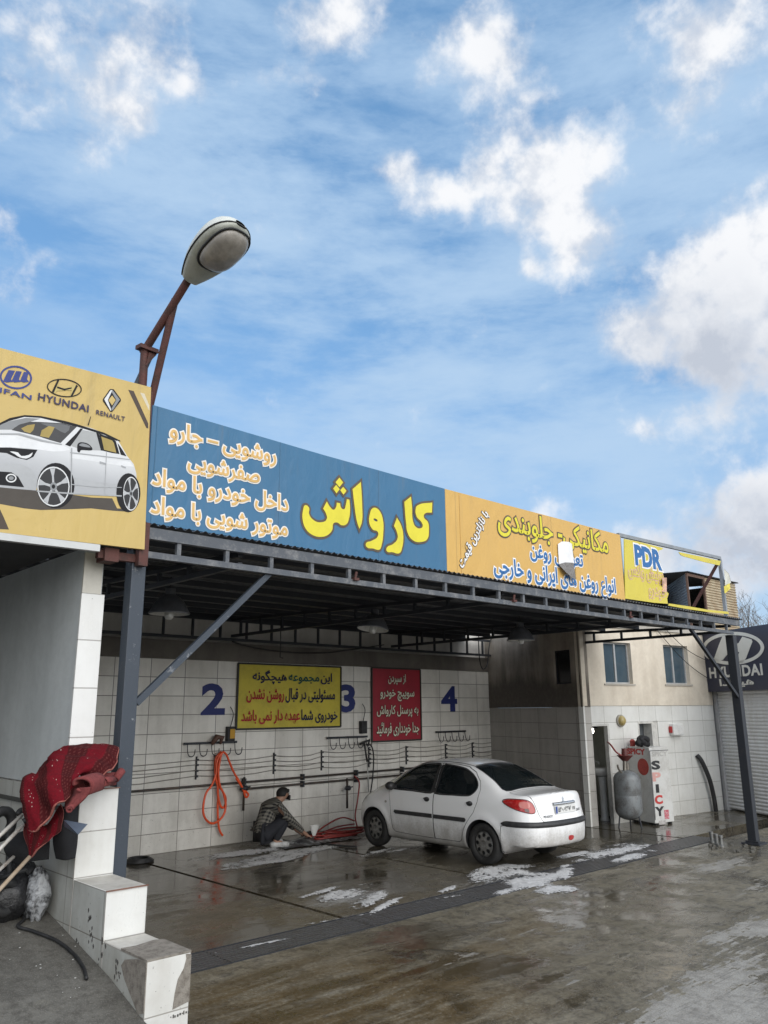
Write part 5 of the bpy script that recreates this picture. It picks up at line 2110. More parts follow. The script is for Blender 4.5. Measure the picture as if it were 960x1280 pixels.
# black bundle and red can on the cabinet
mb = MB()
c = C_ + er * .15 + el * .38 + V(0, 0, zt)
for i in range(7):
    a = V(rnd.uniform(-.16, .16), rnd.uniform(-.12, .12), .05 + rnd.uniform(0, .10))
    mb.tube(spline([c + a + V(-.13, 0, -.02), c + a + V(-.04, .02, .03), c + a + V(.06, -.02, .02), c + a + V(.14, .01, -.02)], 4), [.03] * 1 + [.05] * 11 + [.03], 7)
tag(obj('black_bundle', mb, plain('black_cloth', (.012, .012, .014), .8), smooth=True), 'crumpled black bundle lying on top of the white cabinet', 'bundle')
mb = MB()
c = C_ + el * .80 + er * .25 + V(0, 0, zt + .005)
mb.lathe([(0, 0), (.06, 0), (.065, .02), (.065, .05), (0, .06)], c + V(.06, -.06, 0), (0, 0, 1), 16)
mb.lathe([(0, 0), (.05, 0), (.05, .1), (.02, .13), (0, .13)], c + V(-.0, .05, 0), (0, 0, 1), 14)
tag(obj('red_funnel', mb, plain('dull_red_plastic', (.38, .05, .04), .5), smooth=True, angle=40), 'small dull red container on the cabinet top edge', 'container')

tk0 = gpt(788, 1034)
TK = thing('pressure_tank', 'dented grey upright pressure tank on thin legs in front of the cabinet', 'tank', tuple(tk0))
ty = Plane((tk0.x - 1, tk0.y + .3), (tk0.x + 1, tk0.y - .3))
zt_, zb_ = ty.hit(787, 962)[1], ty.hit(787, 1025)[1]
R0 = .238
mb = MB()
hh = .17
prof = [(0, zb_)] + [(R0 * math.sin(a), zb_ + hh - hh * math.cos(a)) for a in [math.pi / 2 * i / 8 for i in range(1, 9)]] + [(R0 * 1.012, (zb_ + hh + .01)), (R0 * 1.012, (zb_ + zt_) / 2 - .01), (R0 * 1.0, (zb_ + zt_) / 2), (R0 * 1.012, (zb_ + zt_) / 2 + .01), (R0 * 1.0, zt_ - hh)] + [(R0 * math.cos(a), zt_ - hh + hh * math.sin(a)) for a in [math.pi / 2 * i / 8 for i in range(1, 9)]]
prof[-1] = (0, zt_)
mb.lathe(prof, tk0, n=36)
obj('vessel', mb, plain('dull_grey_tank', (.20, .215, .22), .5, .15, .35, 6, (.09, .085, .08), .004), TK, smooth=True)
for a in (.5, 2.6, 4.7):
    mb = MB()
    d2 = V(math.cos(a), math.sin(a), 0)
    mb.tube([tk0 + d2 * R0 * .75 + V(0, 0, zb_ + .14), tk0 + d2 * R0 * .95], .014, 8)
    obj('leg', mb, STEELD, TK)
mb = MB()
mb.tube([tk0 + V(-.04, 0, zt_ - .02), tk0 + V(-.02, 0, ty.hit(786, 951)[1] + .02)], .035, 10)
mb.tube([tk0 + V(.06, 0, zt_ - .02), tk0 + V(.06, 0, zt_ + .12)], .03, 10)
mb.tube(spline([tk0 + V(-R0 * .6, 0, zt_ - .05), tk0 + V(-R0 * 1.0, 0, zt_ + .02), tk0 + V(-R0 * 1.15, 0, zt_ + .10)]), .018, 8)
obj('fitting', mb, plain('brass_grey', (.22, .20, .17), .4, .5), TK, smooth=True, angle=40)
mb = MB()
mb.lathe([(0, 0), (.05, .0), (.13, .08), (.145, .10), (.06, .10), (.05, .22), (0, .22)], tk0 + V(0, 0, ty.hit(786, 951)[1]), n=20)
obj('funnel', mb, plain('dark_red_paint', (.13, .03, .025), .5), TK, smooth=True, angle=40)
mb = MB()
mb.tube(spline([tk0 + V(-.02, 0, ty.hit(786, 946)[1]), tk0 + V(-.14, .08, ty.hit(786, 940)[1]), tk0 + V(-.12, .2, ty.hit(786, 931)[1]), tk0 + V(.02, .35, ty.hit(786, 928)[1])]), .016, 8)
obj('hose', mb, RH, TK, smooth=True)

for i, (px, py) in enumerate(((890, 1053), (896, 1056), (902, 1058))):
    p = gpt(px, py)
    st = obj('pipe_stub', MB().lathe([(.0, 0), (.045, 0), (.045, .02), (.028, .03), (.026, .12), (.034, .125), (.034, .16), (0, .165)], p, n=14), plain('galvanised_stub', (.22, .22, .21), .4, .5, .4, 12), smooth=True, angle=40)
    tag(st, ('short upright pipe stub in the floor nearest the cabinet', 'short upright pipe stub, middle of three near the right post', 'short upright pipe stub nearest the right post')[i], 'pipe stub', 'pipe stubs in the floor')
mb = MB()
for i in range(26):
    p = gpt(rnd.uniform(880, 945), rnd.uniform(1056, 1066))
    s = rnd.uniform(.012, .04)
    mb.prism([p + V(-s, 0, .001), p + V(0, -s * .8, .001), p + V(s, .1 * s, .001), p + V(.2 * s, s, .001)], (0, 0, s * .7))
r = obj('rubble', mb, plain('rubble_grey', (.12, .115, .1), .9))
tag(r, 'small broken concrete crumbs on the ground by the right post', 'rubble', kind='stuff')

# ------------------------------------------------------------------ the white saloon car
CAR_TH = 1.562
CS = Vector((.915, .905, .925))
car = thing('car', 'white four door saloon car with black wheels parked in the wash bay', 'car', (6.20 + .72 * math.sin(CAR_TH), 1.965 - .72 * math.cos(CAR_TH), 0), rz=CAR_TH)
car.scale = CS
WB = 2.446


def hermite(xs, ys):
    xs, ys = np.array(xs, float), np.array(ys, float)
    d = np.diff(ys) / np.diff(xs)
    m = np.zeros_like(ys)
    m[0], m[-1] = d[0], d[-1]
    m[1:-1] = np.where(d[:-1] * d[1:] <= 0, 0, 2 * d[:-1] * d[1:] / (d[:-1] + d[1:] + 1e-12))

    def f(x):
        x = np.clip(x, xs[0], xs[-1])
        i = np.clip(np.searchsorted(xs, x) - 1, 0, len(xs) - 2)
        h = xs[i + 1] - xs[i]
        t = (x - xs[i]) / h
        return (ys[i] * (1 + 2 * t) * (1 - t) ** 2 + h * m[i] * t * (1 - t) ** 2 + ys[i + 1] * t * t * (3 - 2 * t) + h * m[i + 1] * t * t * (t - 1))
    return f


topf = hermite([-1.1, -.96, -.88, -.62, -.45, -.32, -.10, .18, .42, .70, 1.0, 1.28, 1.5, 1.72, 2.0, 2.25, 2.42, 2.6, 2.8, 3.0, 3.12, 3.3],
               [1.02, 1.03, 1.035, 1.035, 1.048, 1.085, 1.20, 1.328, 1.405, 1.445, 1.456, 1.445, 1.41, 1.335, 1.205, 1.085, 1.015, .96, .90, .825, .76, .60])
crown = hermite([-1, -.5, -.3, .4, 1.4, 2.2, 2.5, 3.2], [.05, .05, .05, .075, .075, .08, .07, .08])
wzf = hermite([.1, .17, .22, .30, .42, .55, .68, .80, .90, .96, 1.05, 1.15, 1.25, 1.35, 1.42, 1.5], [.68, .72, .765, .795, .815, .826, .8275, .82, .805, .785, .745, .700, .652, .598, .555, .50])
planf = hermite([-1.0, -.85, -.6, -.3, 0.1, .8, 1.8, 2.4, 2.7, 2.95, 3.1, 3.3], [.875, .905, .945, .975, .995, 1.0, 1.0, .995, .975, .935, .89, .80])
ghf = hermite([-.6, -.35, 0, .5, 1.2, 2.3], [.94, .945, .965, .99, 1.0, 1.0])
tailf = hermite([.1, .18, .26, .36, .50, .60, .66, .72, .85, .95, 1.02, 1.08], [-.84, -.91, -.965, -.99, -1.002, -.998, -.985, -.967, -.945, -.928, -.918, -.912])
nosef = hermite([.1, .2, .32, .45, .58, .68, .78, .9], [3.02, 3.12, 3.19, 3.22, 3.215, 3.17, 3.08, 2.85])


def smax(a, b, k):
    h = np.maximum(k - np.abs(a - b), 0) / k
    return np.maximum(a, b) + h * h * k * .25


def CF(x, y, z):
    ay = np.abs(y)
    gh = 1 - (1 - ghf(x)) * np.clip((z - .92) / .2, 0, 1)
    w = wzf(z) * planf(x) * gh
    for ax_ in (0.0, WB):
        r = np.hypot(x - ax_, z - .30)
        w = w + .016 * np.exp(-((r - .37) / .05) ** 2)
    side = ay - w
    top = (z - topf(x) + crown(x) * (ay / .8) ** 2) * .88
    tail = (tailf(z) + .22 * (ay / .8) ** 2.6) - x
    f = smax(side, tail, .20)
    f = smax(f, top, .055 + .045 * np.clip((x + .62) / .25, 0, 1))
    nose = x - (nosef(z) - .42 * (ay / .8) ** 2.4)
    f = smax(f, nose * .9, .10)
    f = smax(f, .165 + .135 * np.clip((-.30 - x) / .2, 0, 1) + .02 * np.clip((x - 2.6) / .3, 0, 1) - z, .05)
    return f


def shoot(F, P0, Dv, tmax=4.0, n=40):
    """first crossing from inside along Dv"""
    P0, Dv = np.asarray(P0, float), np.asarray(Dv, float)
    lo = np.zeros(len(P0))
    hi = np.full(len(P0), tmax)
    for _ in range(n):
        mid = (lo + hi) / 2
        Q = P0 + Dv * mid[:, None]
        ins = F(Q[:, 0], Q[:, 1], Q[:, 2]) < 0
        lo, hi = np.where(ins, mid, lo), np.where(ins, hi, mid)
    return P0 + Dv * ((lo + hi) / 2)[:, None]


def shell_mesh(F, xa, xb, zc, nx, nth, nphi):
    rows = []
    th = np.linspace(0, 2 * np.pi, nth, endpoint=False) + .5 * 2 * np.pi / nth
    for i in range(nphi, 0, -1):
        ph = (math.pi / 2) * (i - .0) / (nphi + 1)
        rows.append((xa, -math.sin(ph), math.cos(ph)))
    for i in range(nx + 1):
        rows.append((xa + (xb - xa) * i / nx, 0, 1))
    for i in range(1, nphi + 1):
        ph = (math.pi / 2) * i / (nphi + 1)
        rows.append((xb, math.sin(ph), math.cos(ph)))
    P0 = np.array([(r[0], 0, zc) for r in rows for _ in th])
    Dv = np.array([(r[1], r[2] * math.cos(t_), r[2] * math.sin(t_)) for r in rows for t_ in th])
    pts = shoot(F, P0, Dv)
    ends = shoot(F, [(xa, 0, zc), (xb, 0, zc)], [(-1, 0, 0), (1, 0, 0)])
    bm = bmesh.new()
    vs = [bm.verts.new(p) for p in pts]
    e0, e1 = bm.verts.new(ends[0]), bm.verts.new(ends[1])
    R_n = len(rows)
    for i in range(R_n - 1):
        for j in range(nth):
            j2 = (j + 1) % nth
            bm.faces.new((vs[i * nth + j], vs[i * nth + j2], vs[(i + 1) * nth + j2], vs[(i + 1) * nth + j]))
    for j in range(nth):
        j2 = (j + 1) % nth
        bm.faces.new((e0, vs[j2], vs[j]))
        bm.faces.new((e1, vs[(R_n - 1) * nth + j], vs[(R_n - 1) * nth + j2]))
    bmesh.ops.recalc_face_normals(bm, faces=bm.faces)
    return bm


def tmpobj(bm, mat):
    me = bpy.data.meshes.new('tmp')
    bm.to_mesh(me)
    bm.free()
    me.materials.append(mat)
    o = bpy.data.objects.new('tmp', me)
    COL.objects.link(o)
    return o


def boolean(a, b, op, keep=False):
    """new mesh object data for a (op) b"""
    md = a.modifiers.new('b', 'BOOLEAN')
    md.operation = op
    md.object = b
    md.solver = 'EXACT'
    md.material_mode = 'TRANSFER'
    me = bpy.data.meshes.new_from_object(a.evaluated_get(bpy.context.evaluated_depsgraph_get()))
    a.modifiers.remove(md)
    if keep:
        o = bpy.data.objects.new('tmp', me)
        COL.objects.link(o)
        return o
    old = a.data
    a.data = me
    bpy.data.meshes.remove(old)
    return a


def kill(*os_):
    for o in os_:
        bpy.data.objects.remove(o)


def prism_xz(poly, y0, y1, mat):
    mb = MB()
    mb.prism([(x, y0, z) for x, z in poly], (0, y1 - y0, 0))
    bmesh.ops.recalc_face_normals(mb.bm, faces=mb.bm.faces)
    return tmpobj(mb.bm, mat)


def prism_xy(poly, z0, z1, mat):
    mb = MB()
    mb.prism([(x, y, z0) for x, y in poly], (0, 0, z1 - z0))
    bmesh.ops.recalc_face_normals(mb.bm, faces=mb.bm.faces)
    return tmpobj(mb.bm, mat)


def prism_yz(poly, x0, x1, mat):
    mb = MB()
    mb.prism([(x0, y, z) for y, z in poly], (x1 - x0, 0, 0))
    bmesh.ops.recalc_face_normals(mb.bm, faces=mb.bm.faces)
    return tmpobj(mb.bm, mat)


def rnd_poly(pts, n=5):
    return [(p.x, p.y) for p in spline([V(a, b, 0) for a, b in pts], n, True)]


def grow(poly, d):
    """outline moved outward by d"""
    P_ = [Vector(p) for p in poly]
    area = sum(a.x * b.y - b.x * a.y for a, b in zip(P_, P_[1:] + P_[:1]))
    s = 1 if area > 0 else -1
    out = []
    for i, p in enumerate(P_):
        a, b = P_[i - 1], P_[(i + 1) % len(P_)]
        n1, n2 = (p - a).normalized(), (b - p).normalized()
        t_ = n1 + n2
        if t_.length < 1e-6:
            t_ = n1
        t_.normalize()
        c_ = max(.5, abs(t_.dot(n1)))
        n = Vector((t_.y, -t_.x)) * s
        out.append(tuple(p + n * d / c_))
    return out


def fill_poly(poly, step, proj, holes=()):
    """triangulated, gridded patch of a 2-D outline, projected to the body"""
    bm = bmesh.new()
    cu = bpy.data.curves.new('p', 'CURVE')
    cu.dimensions = '2D'
    cu.fill_mode = 'BOTH'
    for pl in [poly, *holes]:
        sp = cu.splines.new('POLY')
        sp.points.add(len(pl) - 1)
        for pt, a in zip(sp.points, pl):
            pt.co = (a[0], a[1], 0, 1)
        sp.use_cyclic_u = True
    o = bpy.data.objects.new('p', cu)
    COL.objects.link(o)
    me = bpy.data.meshes.new_from_object(o.evaluated_get(bpy.context.evaluated_depsgraph_get()))
    bpy.data.objects.remove(o)
    bm.from_mesh(me)
    bpy.data.meshes.remove(me)
    bmesh.ops.remove_doubles(bm, verts=bm.verts, dist=1e-6)
    xs_ = [v.co.x for v in bm.verts]
    ys_ = [v.co.y for v in bm.verts]
    for lo, hi, no in ((min(xs_), max(xs_), (1, 0, 0)), (min(ys_), max(ys_), (0, 1, 0))):
        c = lo + step
        while c < hi:
            bmesh.ops.bisect_plane(bm, geom=bm.verts[:] + bm.edges[:] + bm.faces[:], plane_co=(c * no[0], c * no[1], 0), plane_no=no, dist=1e-6)
            c += step
    bmesh.ops.triangulate(bm, faces=bm.faces)
    q = np.array([(v.co.x, v.co.y) for v in bm.verts])
    P3 = proj(q)
    for v, p in zip(bm.verts, P3):
        v.co = p
    return bm


def pside(off, sgn=1):
    def f(q):
        F = lambda x, y, z: CF(x, y, z) - off
        return shoot(F, np.column_stack([q[:, 0], np.zeros(len(q)), q[:, 1]]), np.tile([0, sgn, 0], (len(q), 1)), 1.5)
    return f


def ptop(off):
    def f(q):
        F = lambda x, y, z: CF(x, y, z) - off
        return shoot(F, np.column_stack([q[:, 0], q[:, 1], np.full(len(q), .6)]), np.tile([0, 0, 1], (len(q), 1)), 1.5)
    return f


def prear(off):
    def f(q):
        F = lambda x, y, z: CF(x, y, z) - off
        return shoot(F, np.column_stack([np.full(len(q), -.2), q[:, 0], q[:, 1]]), np.tile([-1, 0, 0], (len(q), 1)), 1.5)
    return f


def pdiag(off, sgn=1, ang=42):
    """corner projection: first coordinate runs along the corner tangent (positive forward)"""
    a = math.radians(ang)
    dv = np.array([-math.cos(a), sgn * math.sin(a), 0])
    e = np.array([math.sin(a), sgn * math.cos(a), 0])
    o = np.array([-.35, sgn * .28, 0])

    def f(q):
        F = lambda x, y, z: CF(x, y, z) - off
        P0 = o + q[:, :1] * e + np.column_stack([np.zeros(len(q)), np.zeros(len(q)), q[:, 1]])
        return shoot(F, P0, np.tile(dv, (len(q), 1)), 1.5)
    return f


k = NT('car_white')
oc = k.objc()
zz = k.dot(oc, (0, 0, 1))
n1, n2 = k.noise(oc, 3, 6, .65, .3), k.noise(oc, 40, 4, .7)
dirt = k.math('ADD', k.ramp(zz, .16, .85, .8, 0), k.math('MULTIPLY', k.math('SUBTRACT', n1, .5), .7))
dst = k.noise(oc, 6, 5, .65, .2, (1, 1, .15), (2, 2, 2))
dirt = k.math('ADD', dirt, k.math('MULTIPLY', k.math('SUBTRACT', dst, .5), .5))
dirt = k.math('MULTIPLY', k.ramp(k.math('ADD', dirt, k.math('MULTIPLY', k.math('SUBTRACT', n2, .5), .5)), .12, .85), .72)
k.set('Base Color', k.mix(dirt, (.85, .85, .845), (.25, .225, .19)))
k.set('Roughness', k.math('ADD', .24, k.math('MULTIPLY', dirt, .5)))
k.set('Coat Weight', .8)
k.set('Coat Roughness', .05)
CWHITE = k.m
CDARK = plain('car_interior', (.018, .018, .02), .8, 0, .3, 10)
CBLACK = plain('car_black_trim', (.022, .022, .024), .5, 0, .3, 14, (.05, .05, .05), objspace=True)
k = NT('tinted_glass')
k.set('Base Color', (.012, .016, .018))
k.set('Roughness', .03)
k.set('Alpha', .8)
CGLASS = k.m
k = NT('rear_glass')
k.set('Base Color', (.012, .018, .02))
k.set('Roughness', .03)
k.set('Alpha', .68)
CGLASSR = k.m
CHROME = plain('chrome', (.66, .66, .66), .25, .9, .08, 5)

body = tmpobj(shell_mesh(CF, -.45, 2.6, .56, 110, 116, 30), CWHITE)
cavF = lambda x, y, z: smax(smax(smax(CF(x, y, z) + .045, .62 - z, .03), x - 2.12, .06), -.52 - x, .05)
cav = tmpobj(shell_mesh(cavF, .1, 1.7, .85, 30, 44, 8), CDARK)
boolean(body, cav, 'DIFFERENCE')
kill(cav)
for ax_ in (0.0, WB):
    for s in (1, -1):
        mb = MB()
        mb.lathe([(0, 0), (.338, 0), (.338, .5), (0, .5)], (ax_, s * .50, .30), (0, s, 0), 48)
        bmesh.ops.recalc_face_normals(mb.bm, faces=mb.bm.faces)
        c_ = tmpobj(mb.bm, CBLACK)
        boolean(body, c_, 'DIFFERENCE')
        kill(c_)
FWIN = rnd_poly([(1.085, .955), (1.5, .962), (1.93, .965), (2.03, .985), (1.95, 1.06), (1.78, 1.19), (1.60, 1.295), (1.42, 1.352), (1.2, 1.368), (1.055, 1.368), (1.05, 1.30), (1.065, 1.05)], 3)
RWIN = rnd_poly([(.985, .955), (.6, .955), (.36, .96), (.25, .975), (.175, 1.03), (.155, 1.10), (.205, 1.18), (.32, 1.26), (.48, 1.322), (.68, 1.352), (.90, 1.366), (.955, 1.362), (.965, 1.25), (.975, 1.05)], 3)
RGLASS = rnd_poly([(-.335, .60), (-.345, .3), (-.35, 0), (-.345, -.3), (-.335, -.60), (-.1, -.565), (.2, -.515), (.36, -.475), (.385, -.3), (.39, 0), (.385, .3), (.36, .475), (.2, .515), (-.1, .565)], 3)
WSCR = rnd_poly([(2.30, .62), (2.36, .3), (2.38, 0), (2.36, -.3), (2.30, -.62), (1.9, -.57), (1.60, -.50), (1.545, -.3), (1.535, 0), (1.545, .3), (1.60, .50), (1.9, .57)], 3)
for s in (1, -1):
    for w_ in (FWIN, RWIN):
        c_ = prism_xz(w_, s * .35, s * 1.0, CBLACK)
        boolean(body, c_, 'DIFFERENCE')
        kill(c_)
for pl in (RGLASS, WSCR):
    c_ = prism_xy(pl, .97 if pl is RGLASS else .95, 1.6, CBLACK)
    boolean(body, c_, 'DIFFERENCE')
    kill(c_)
GAP = .008


def split(cutter_fn):
    big, small = cutter_fn(GAP / 2), cutter_fn(-GAP / 2)
    piece = boolean(body, small, 'INTERSECT', True)
    boolean(body, big, 'DIFFERENCE')
    kill(big, small)
    return piece


def finish(o, name, parent, angle=32):
    o.name = name
    o.data.name = name
    o.parent = parent
    me = o.data
    me.polygons.foreach_set('use_smooth', [True] * len(me.polygons))
    me.set_sharp_from_angle(angle=math.radians(angle))
    return o


FDOOR = [(1.018, .27), (1.5, .272), (1.93, .285), (1.985, .33), (2.005, .5), (2.03, .75), (2.07, .90), (2.06, 1.02), (1.95, 1.105), (1.80, 1.225), (1.62, 1.34), (1.42, 1.385), (1.2, 1.395), (1.005, 1.395), (1.005, 1.0), (1.018, .9)]
RDOOR = [(1.010, .27), (.48, .275), (.43, .31), (.375, .45), (.29, .57), (.16, .72), (.085, .88), (.075, 1.05), (.12, 1.17), (.26, 1.29), (.45, 1.365), (.68, 1.39), (.997, 1.395), (.997, 1.0), (1.010, .9)]
doors = []
for s in (1, -1):
    for pl in (FDOOR, RDOOR):
        d_ = split(lambda g, pl=pl, s=s: prism_xz(grow(pl, g), s * .45, s * 1.05, CBLACK))
        finish(d_, 'door', car)
        doors.append((d_, s, pl is FDOOR))
BOOT = [(-.50, .655), (.50, .655), (.545, .75), (.60, .97), (.615, 1.1), (.60, 1.2), (-.60, 1.2), (-.615, 1.1), (-.60, .97), (-.545, .75)]
boot = finish(split(lambda g: prism_yz(grow(BOOT, g), -1.2, -.40 + g, CBLACK)), 'boot_lid', car)
BUMP = [(-1.2, .1), (-.345, .1), (-.345, .42), (-.36, .575), (-.40, .585), (-1.2, .585)]
bump = finish(split(lambda g: prism_xz(grow(BUMP, g), -1.1, 1.1, CBLACK)), 'rear_bumper', car)
finish(body, 'body', car)

# glass, seals, handles, strips
for d_, s, front in doors:
    w_ = FWIN if front else RWIN
    obj('window', fill_poly(grow(w_, .012), .05, pside(-.010, s)), CGLASS, d_, smooth=True, local=True)
    obj('window_seal', fill_poly(grow(w_, .020), .06, pside(.0022, s), (w_,)), CBLACK, d_, smooth=True, local=True)
    pil = [(1.022, .95), (1.10, .95), (1.075, 1.1), (1.062, 1.37), (1.009, 1.372), (1.009, 1.0)] if front else [(1.004, .95), (.975, .95), (.958, 1.1), (.945, 1.37), (.993, 1.372), (.993, 1.0)]
    obj('pillar_trim', fill_poly(pil, .06, pside(.003, s)), CBLACK, d_, smooth=True, local=True)
    x0, x1 = (1.03, 1.93) if front else (.33, .995)
    obj('rub_strip', fill_poly([(x0, .572), (x1 - (.04 if front else 0), .572), (x1, .60), (x1 - (.02 if front else 0), .632), (x0, .636), (x0 - (0 if front else .03), .61)], .06, pside(.010, s)), CBLACK, d_, smooth=True, local=True)
    hx = 1.16 if front else .235
    q_ = pside(.004, s)(np.array([(hx, .845)]))[0]
    mb = MB()
    mb.bm = fill_poly([(hx + .062 * math.cos(a), .845 + .036 * math.sin(a)) for a in [2 * math.pi * i / 20 for i in range(20)]], .05, pside(.003, s))
    h_ = obj('handle', mb, CBLACK, d_, smooth=True, local=True)
    mb = MB()
    mb.tube([V(q_[0] - .055, q_[1] + s * .012, .855), V(q_[0], q_[1] + s * .022, .862), V(q_[0] + .05, q_[1] + s * .010, .855)], [.012, .017, .012], 8)
    obj('handle_flap', mb, CBLACK, h_, smooth=True, local=True)
    if front:
        q_ = pside(.0, s)(np.array([(1.93, .99)]))[0]
        mb = MB()
        mb.tube([V(1.95, q_[1] - s * .02, .985), V(1.95, q_[1] + s * .04, .995)], [.035, .04], 10)
        m_ = obj('wing_mirror', mb, CBLACK, d_, smooth=True, local=True)
        mb = MB()
        mb.lathe([(0, -.07), (.06, -.06), (.085, -.02), (.08, .04), (.045, .09), (0, .105)], (1.95, q_[1] + s * .11, 1.01), (1, 0, 0), 16)
        for v in mb.bm.verts:
            v.co.z = 1.01 + (v.co.z - 1.01) * .8
        obj('mirror_shell', mb, CBLACK, m_, smooth=True, local=True)
obj('rear_window', fill_poly(grow(RGLASS, .012), .06, ptop(-.010)), CGLASSR, car, smooth=True, local=True)
obj('window_seal', fill_poly(grow(RGLASS, .016), .06, ptop(.002), (RGLASS,)), CBLACK, car, smooth=True, local=True)
obj('windscreen', fill_poly(grow(WSCR, .012), .06, ptop(-.010)), CGLASS, car, smooth=True, local=True)
obj('window_seal', fill_poly(grow(WSCR, .016), .06, ptop(.002), (WSCR,)), CBLACK, car, smooth=True, local=True)
for s in (1, -1):
    # roof gutter line
    xs_ = np.linspace(.30, 1.75, 26)
    pl = []
    for o_ in (.0, .016):
        yy = np.interp(xs_, [.3, .8, 1.3, 1.75], [.485, .505, .505, .545]) + o_ - .008
        pl.append(np.column_stack([xs_, s * yy]))
    obj('roof_gutter', fill_poly([tuple(p) for p in pl[0]] + [tuple(p) for p in pl[1][::-1]], .06, ptop(.002)), CBLACK, car, smooth=True, local=True)

# rear bumper black band following the body round the corner
def wrap_band(z0, z1, off, lift, ya, name, mat, parent, nz=5, x_end=-.42):
    rows = []
    angs = np.linspace(-1, 1, 61)
    for i in range(nz):
        z = z0 + (z1 - z0) * i / (nz - 1)
        o_ = off + lift * (1 - (2 * i / (nz - 1) - 1) ** 4)
        F = lambda x, y, zz_: CF(x, y, zz_) - o_
        P0 = np.tile([-.42, 0, z], (61, 1))
        a = angs * math.radians(ya)
        # taper the band where it ends on the sides
        tz = z0 + (z1 - z0) * .5 + (z - (z0 + z1) / 2) * np.clip((1.001 - np.abs(angs)) / .05, .12, 1) ** .5
        P0[:, 2] = tz
        Dv = np.column_stack([-np.cos(a), np.sin(a), np.zeros(61)])
        rows.append(shoot(F, P0, Dv, 1.5))
    mb = MB()
    mb.grid([[V(*p) for p in r] for r in rows])
    return obj(name, mb, mat, parent, smooth=True, local=True)


wrap_band(.575, .655, .002, .02, 93, 'bumper_band', CBLACK, car)

# tail lamps wrap round the corners
k = NT('tail_lamp_red')
oc = k.objc()
n = k.noise(oc, 24, 3, .6)
k.set('Base Color', k.mix(k.ramp(n, .4, .65), (.36, .012, .012), (.45, .035, .03)))
k.set('Roughness', .08)
k.set('Coat Weight', .6)
TAILM = k.m
k = NT('tail_lamp_pink')
k.set('Base Color', (.55, .16, .13))
k.set('Roughness', .12)
k.set('Coat Weight', .6)
TAILP = k.m
LAMP = [(.30, .945), (.335, .915), (.28, .87), (.18, .825), (.05, .79), (-.06, .775), (-.10, .80), (-.085, .87), (-.04, .925), (.04, .952), (.18, .957)]
for s in (1, -1):
    t_ = obj('tail_light', fill_poly(rnd_poly(LAMP, 4), .03, pdiag(.012, s)), TAILM, car, smooth=True, local=True)
    obj('lamp_rim', fill_poly(grow(rnd_poly(LAMP, 4), .010), .04, pdiag(.002, s), (rnd_poly(LAMP, 4),)), plain('lamp_shadow_gap', (.06, .03, .03), .6), t_, smooth=True, local=True)
    obj('indicator', fill_poly(rnd_poly([(.12, .925), (.06, .935), (.0, .92), (-.03, .88), (.0, .845), (.07, .84), (.13, .87)], 3), .03, pdiag(.0145, s)), TAILP, t_, smooth=True, local=True)
    obj('reverse_light', fill_poly(rnd_poly([(.055, .835), (.0, .835), (-.01, .79), (.045, .80)], 2), .03, pdiag(.015, s)), plain('smoky_lens', (.22, .17, .16), .15), t_, smooth=True, local=True)
# boot furniture
mb = MB()
ys_ = np.linspace(-.27, .27, 21)
mb.grid([[V(*p) for p in prear(o_)(np.column_stack([ys_, np.full(21, z)]))] for z, o_ in ((.858, .002), (.864, .030), (.884, .036), (.898, .026), (.904, .002))])
obj('chrome_strip', mb, CHROME, boot, smooth=True, local=True)
pc = prear(.006)(np.array([(0.0, .80)]))[0]
mb = MB()
mb.prism([(pc[0] - .018, -.255, .748), (pc[0] - .018, .255, .748), (pc[0] - .012, .255, .852), (pc[0] - .012, -.255, .852)], (.012, 0, 0))
PL = obj('number_plate', mb, flat('plate_white', (.70, .70, .68)), boot, local=True)
px_ = pc[0] - .0195
REAR = Vector((-1, 0, 0))


def ptext(body_, yl, yr, z0, z1, mat, bold, x=px_, fa=False):
    s_ = body_
    lettering('lettering', s_, (V(x, yl, z0), V(0, yr - yl, 0), V(0, 0, z1 - z0), REAR), mat, PL if x == px_ else boot, .001, bold, ref=text_bounds(s_))


PBLK = flat('plate_black', (.02, .02, .022))
mb = MB()
mb.box(px_ - .001, px_ + .002, .215, .252, .752, .848)
obj('plate_strip', mb, flat('plate_blue', (.02, .06, .28)), PL, local=True)
ptext('۵۳', .195, .115, .768, .835, PBLK, .01)
ptext(shape_fa('ب'), .095, .03, .770, .822, PBLK, .01)
ptext('۲۶۷', .015, -.125, .768, .835, PBLK, .01)
ptext('۷۷', -.165, -.235, .772, .822, PBLK, .01)
GB = flat('badge_grey', (.10, .10, .105))
for body_, yl, yr, z0 in (('PEUGEOT', .48, .31, .70), ('206 SD', -.31, -.44, .745)):
    q_ = prear(.004)(np.array([(yl, z0 + .015)]))[0]
    q2 = prear(.004)(np.array([(yr, z0 + .015)]))[0]
    lettering('badge_lettering', body_, (V(q_[0], q_[1], z0), V(q2[0] - q_[0], q2[1] - q_[1], 0), V(0, 0, .034), V(-1, .2 if yl > 0 else -.2, 0).normalized()), GB, boot, .002, .03, ref=text_bounds(body_))
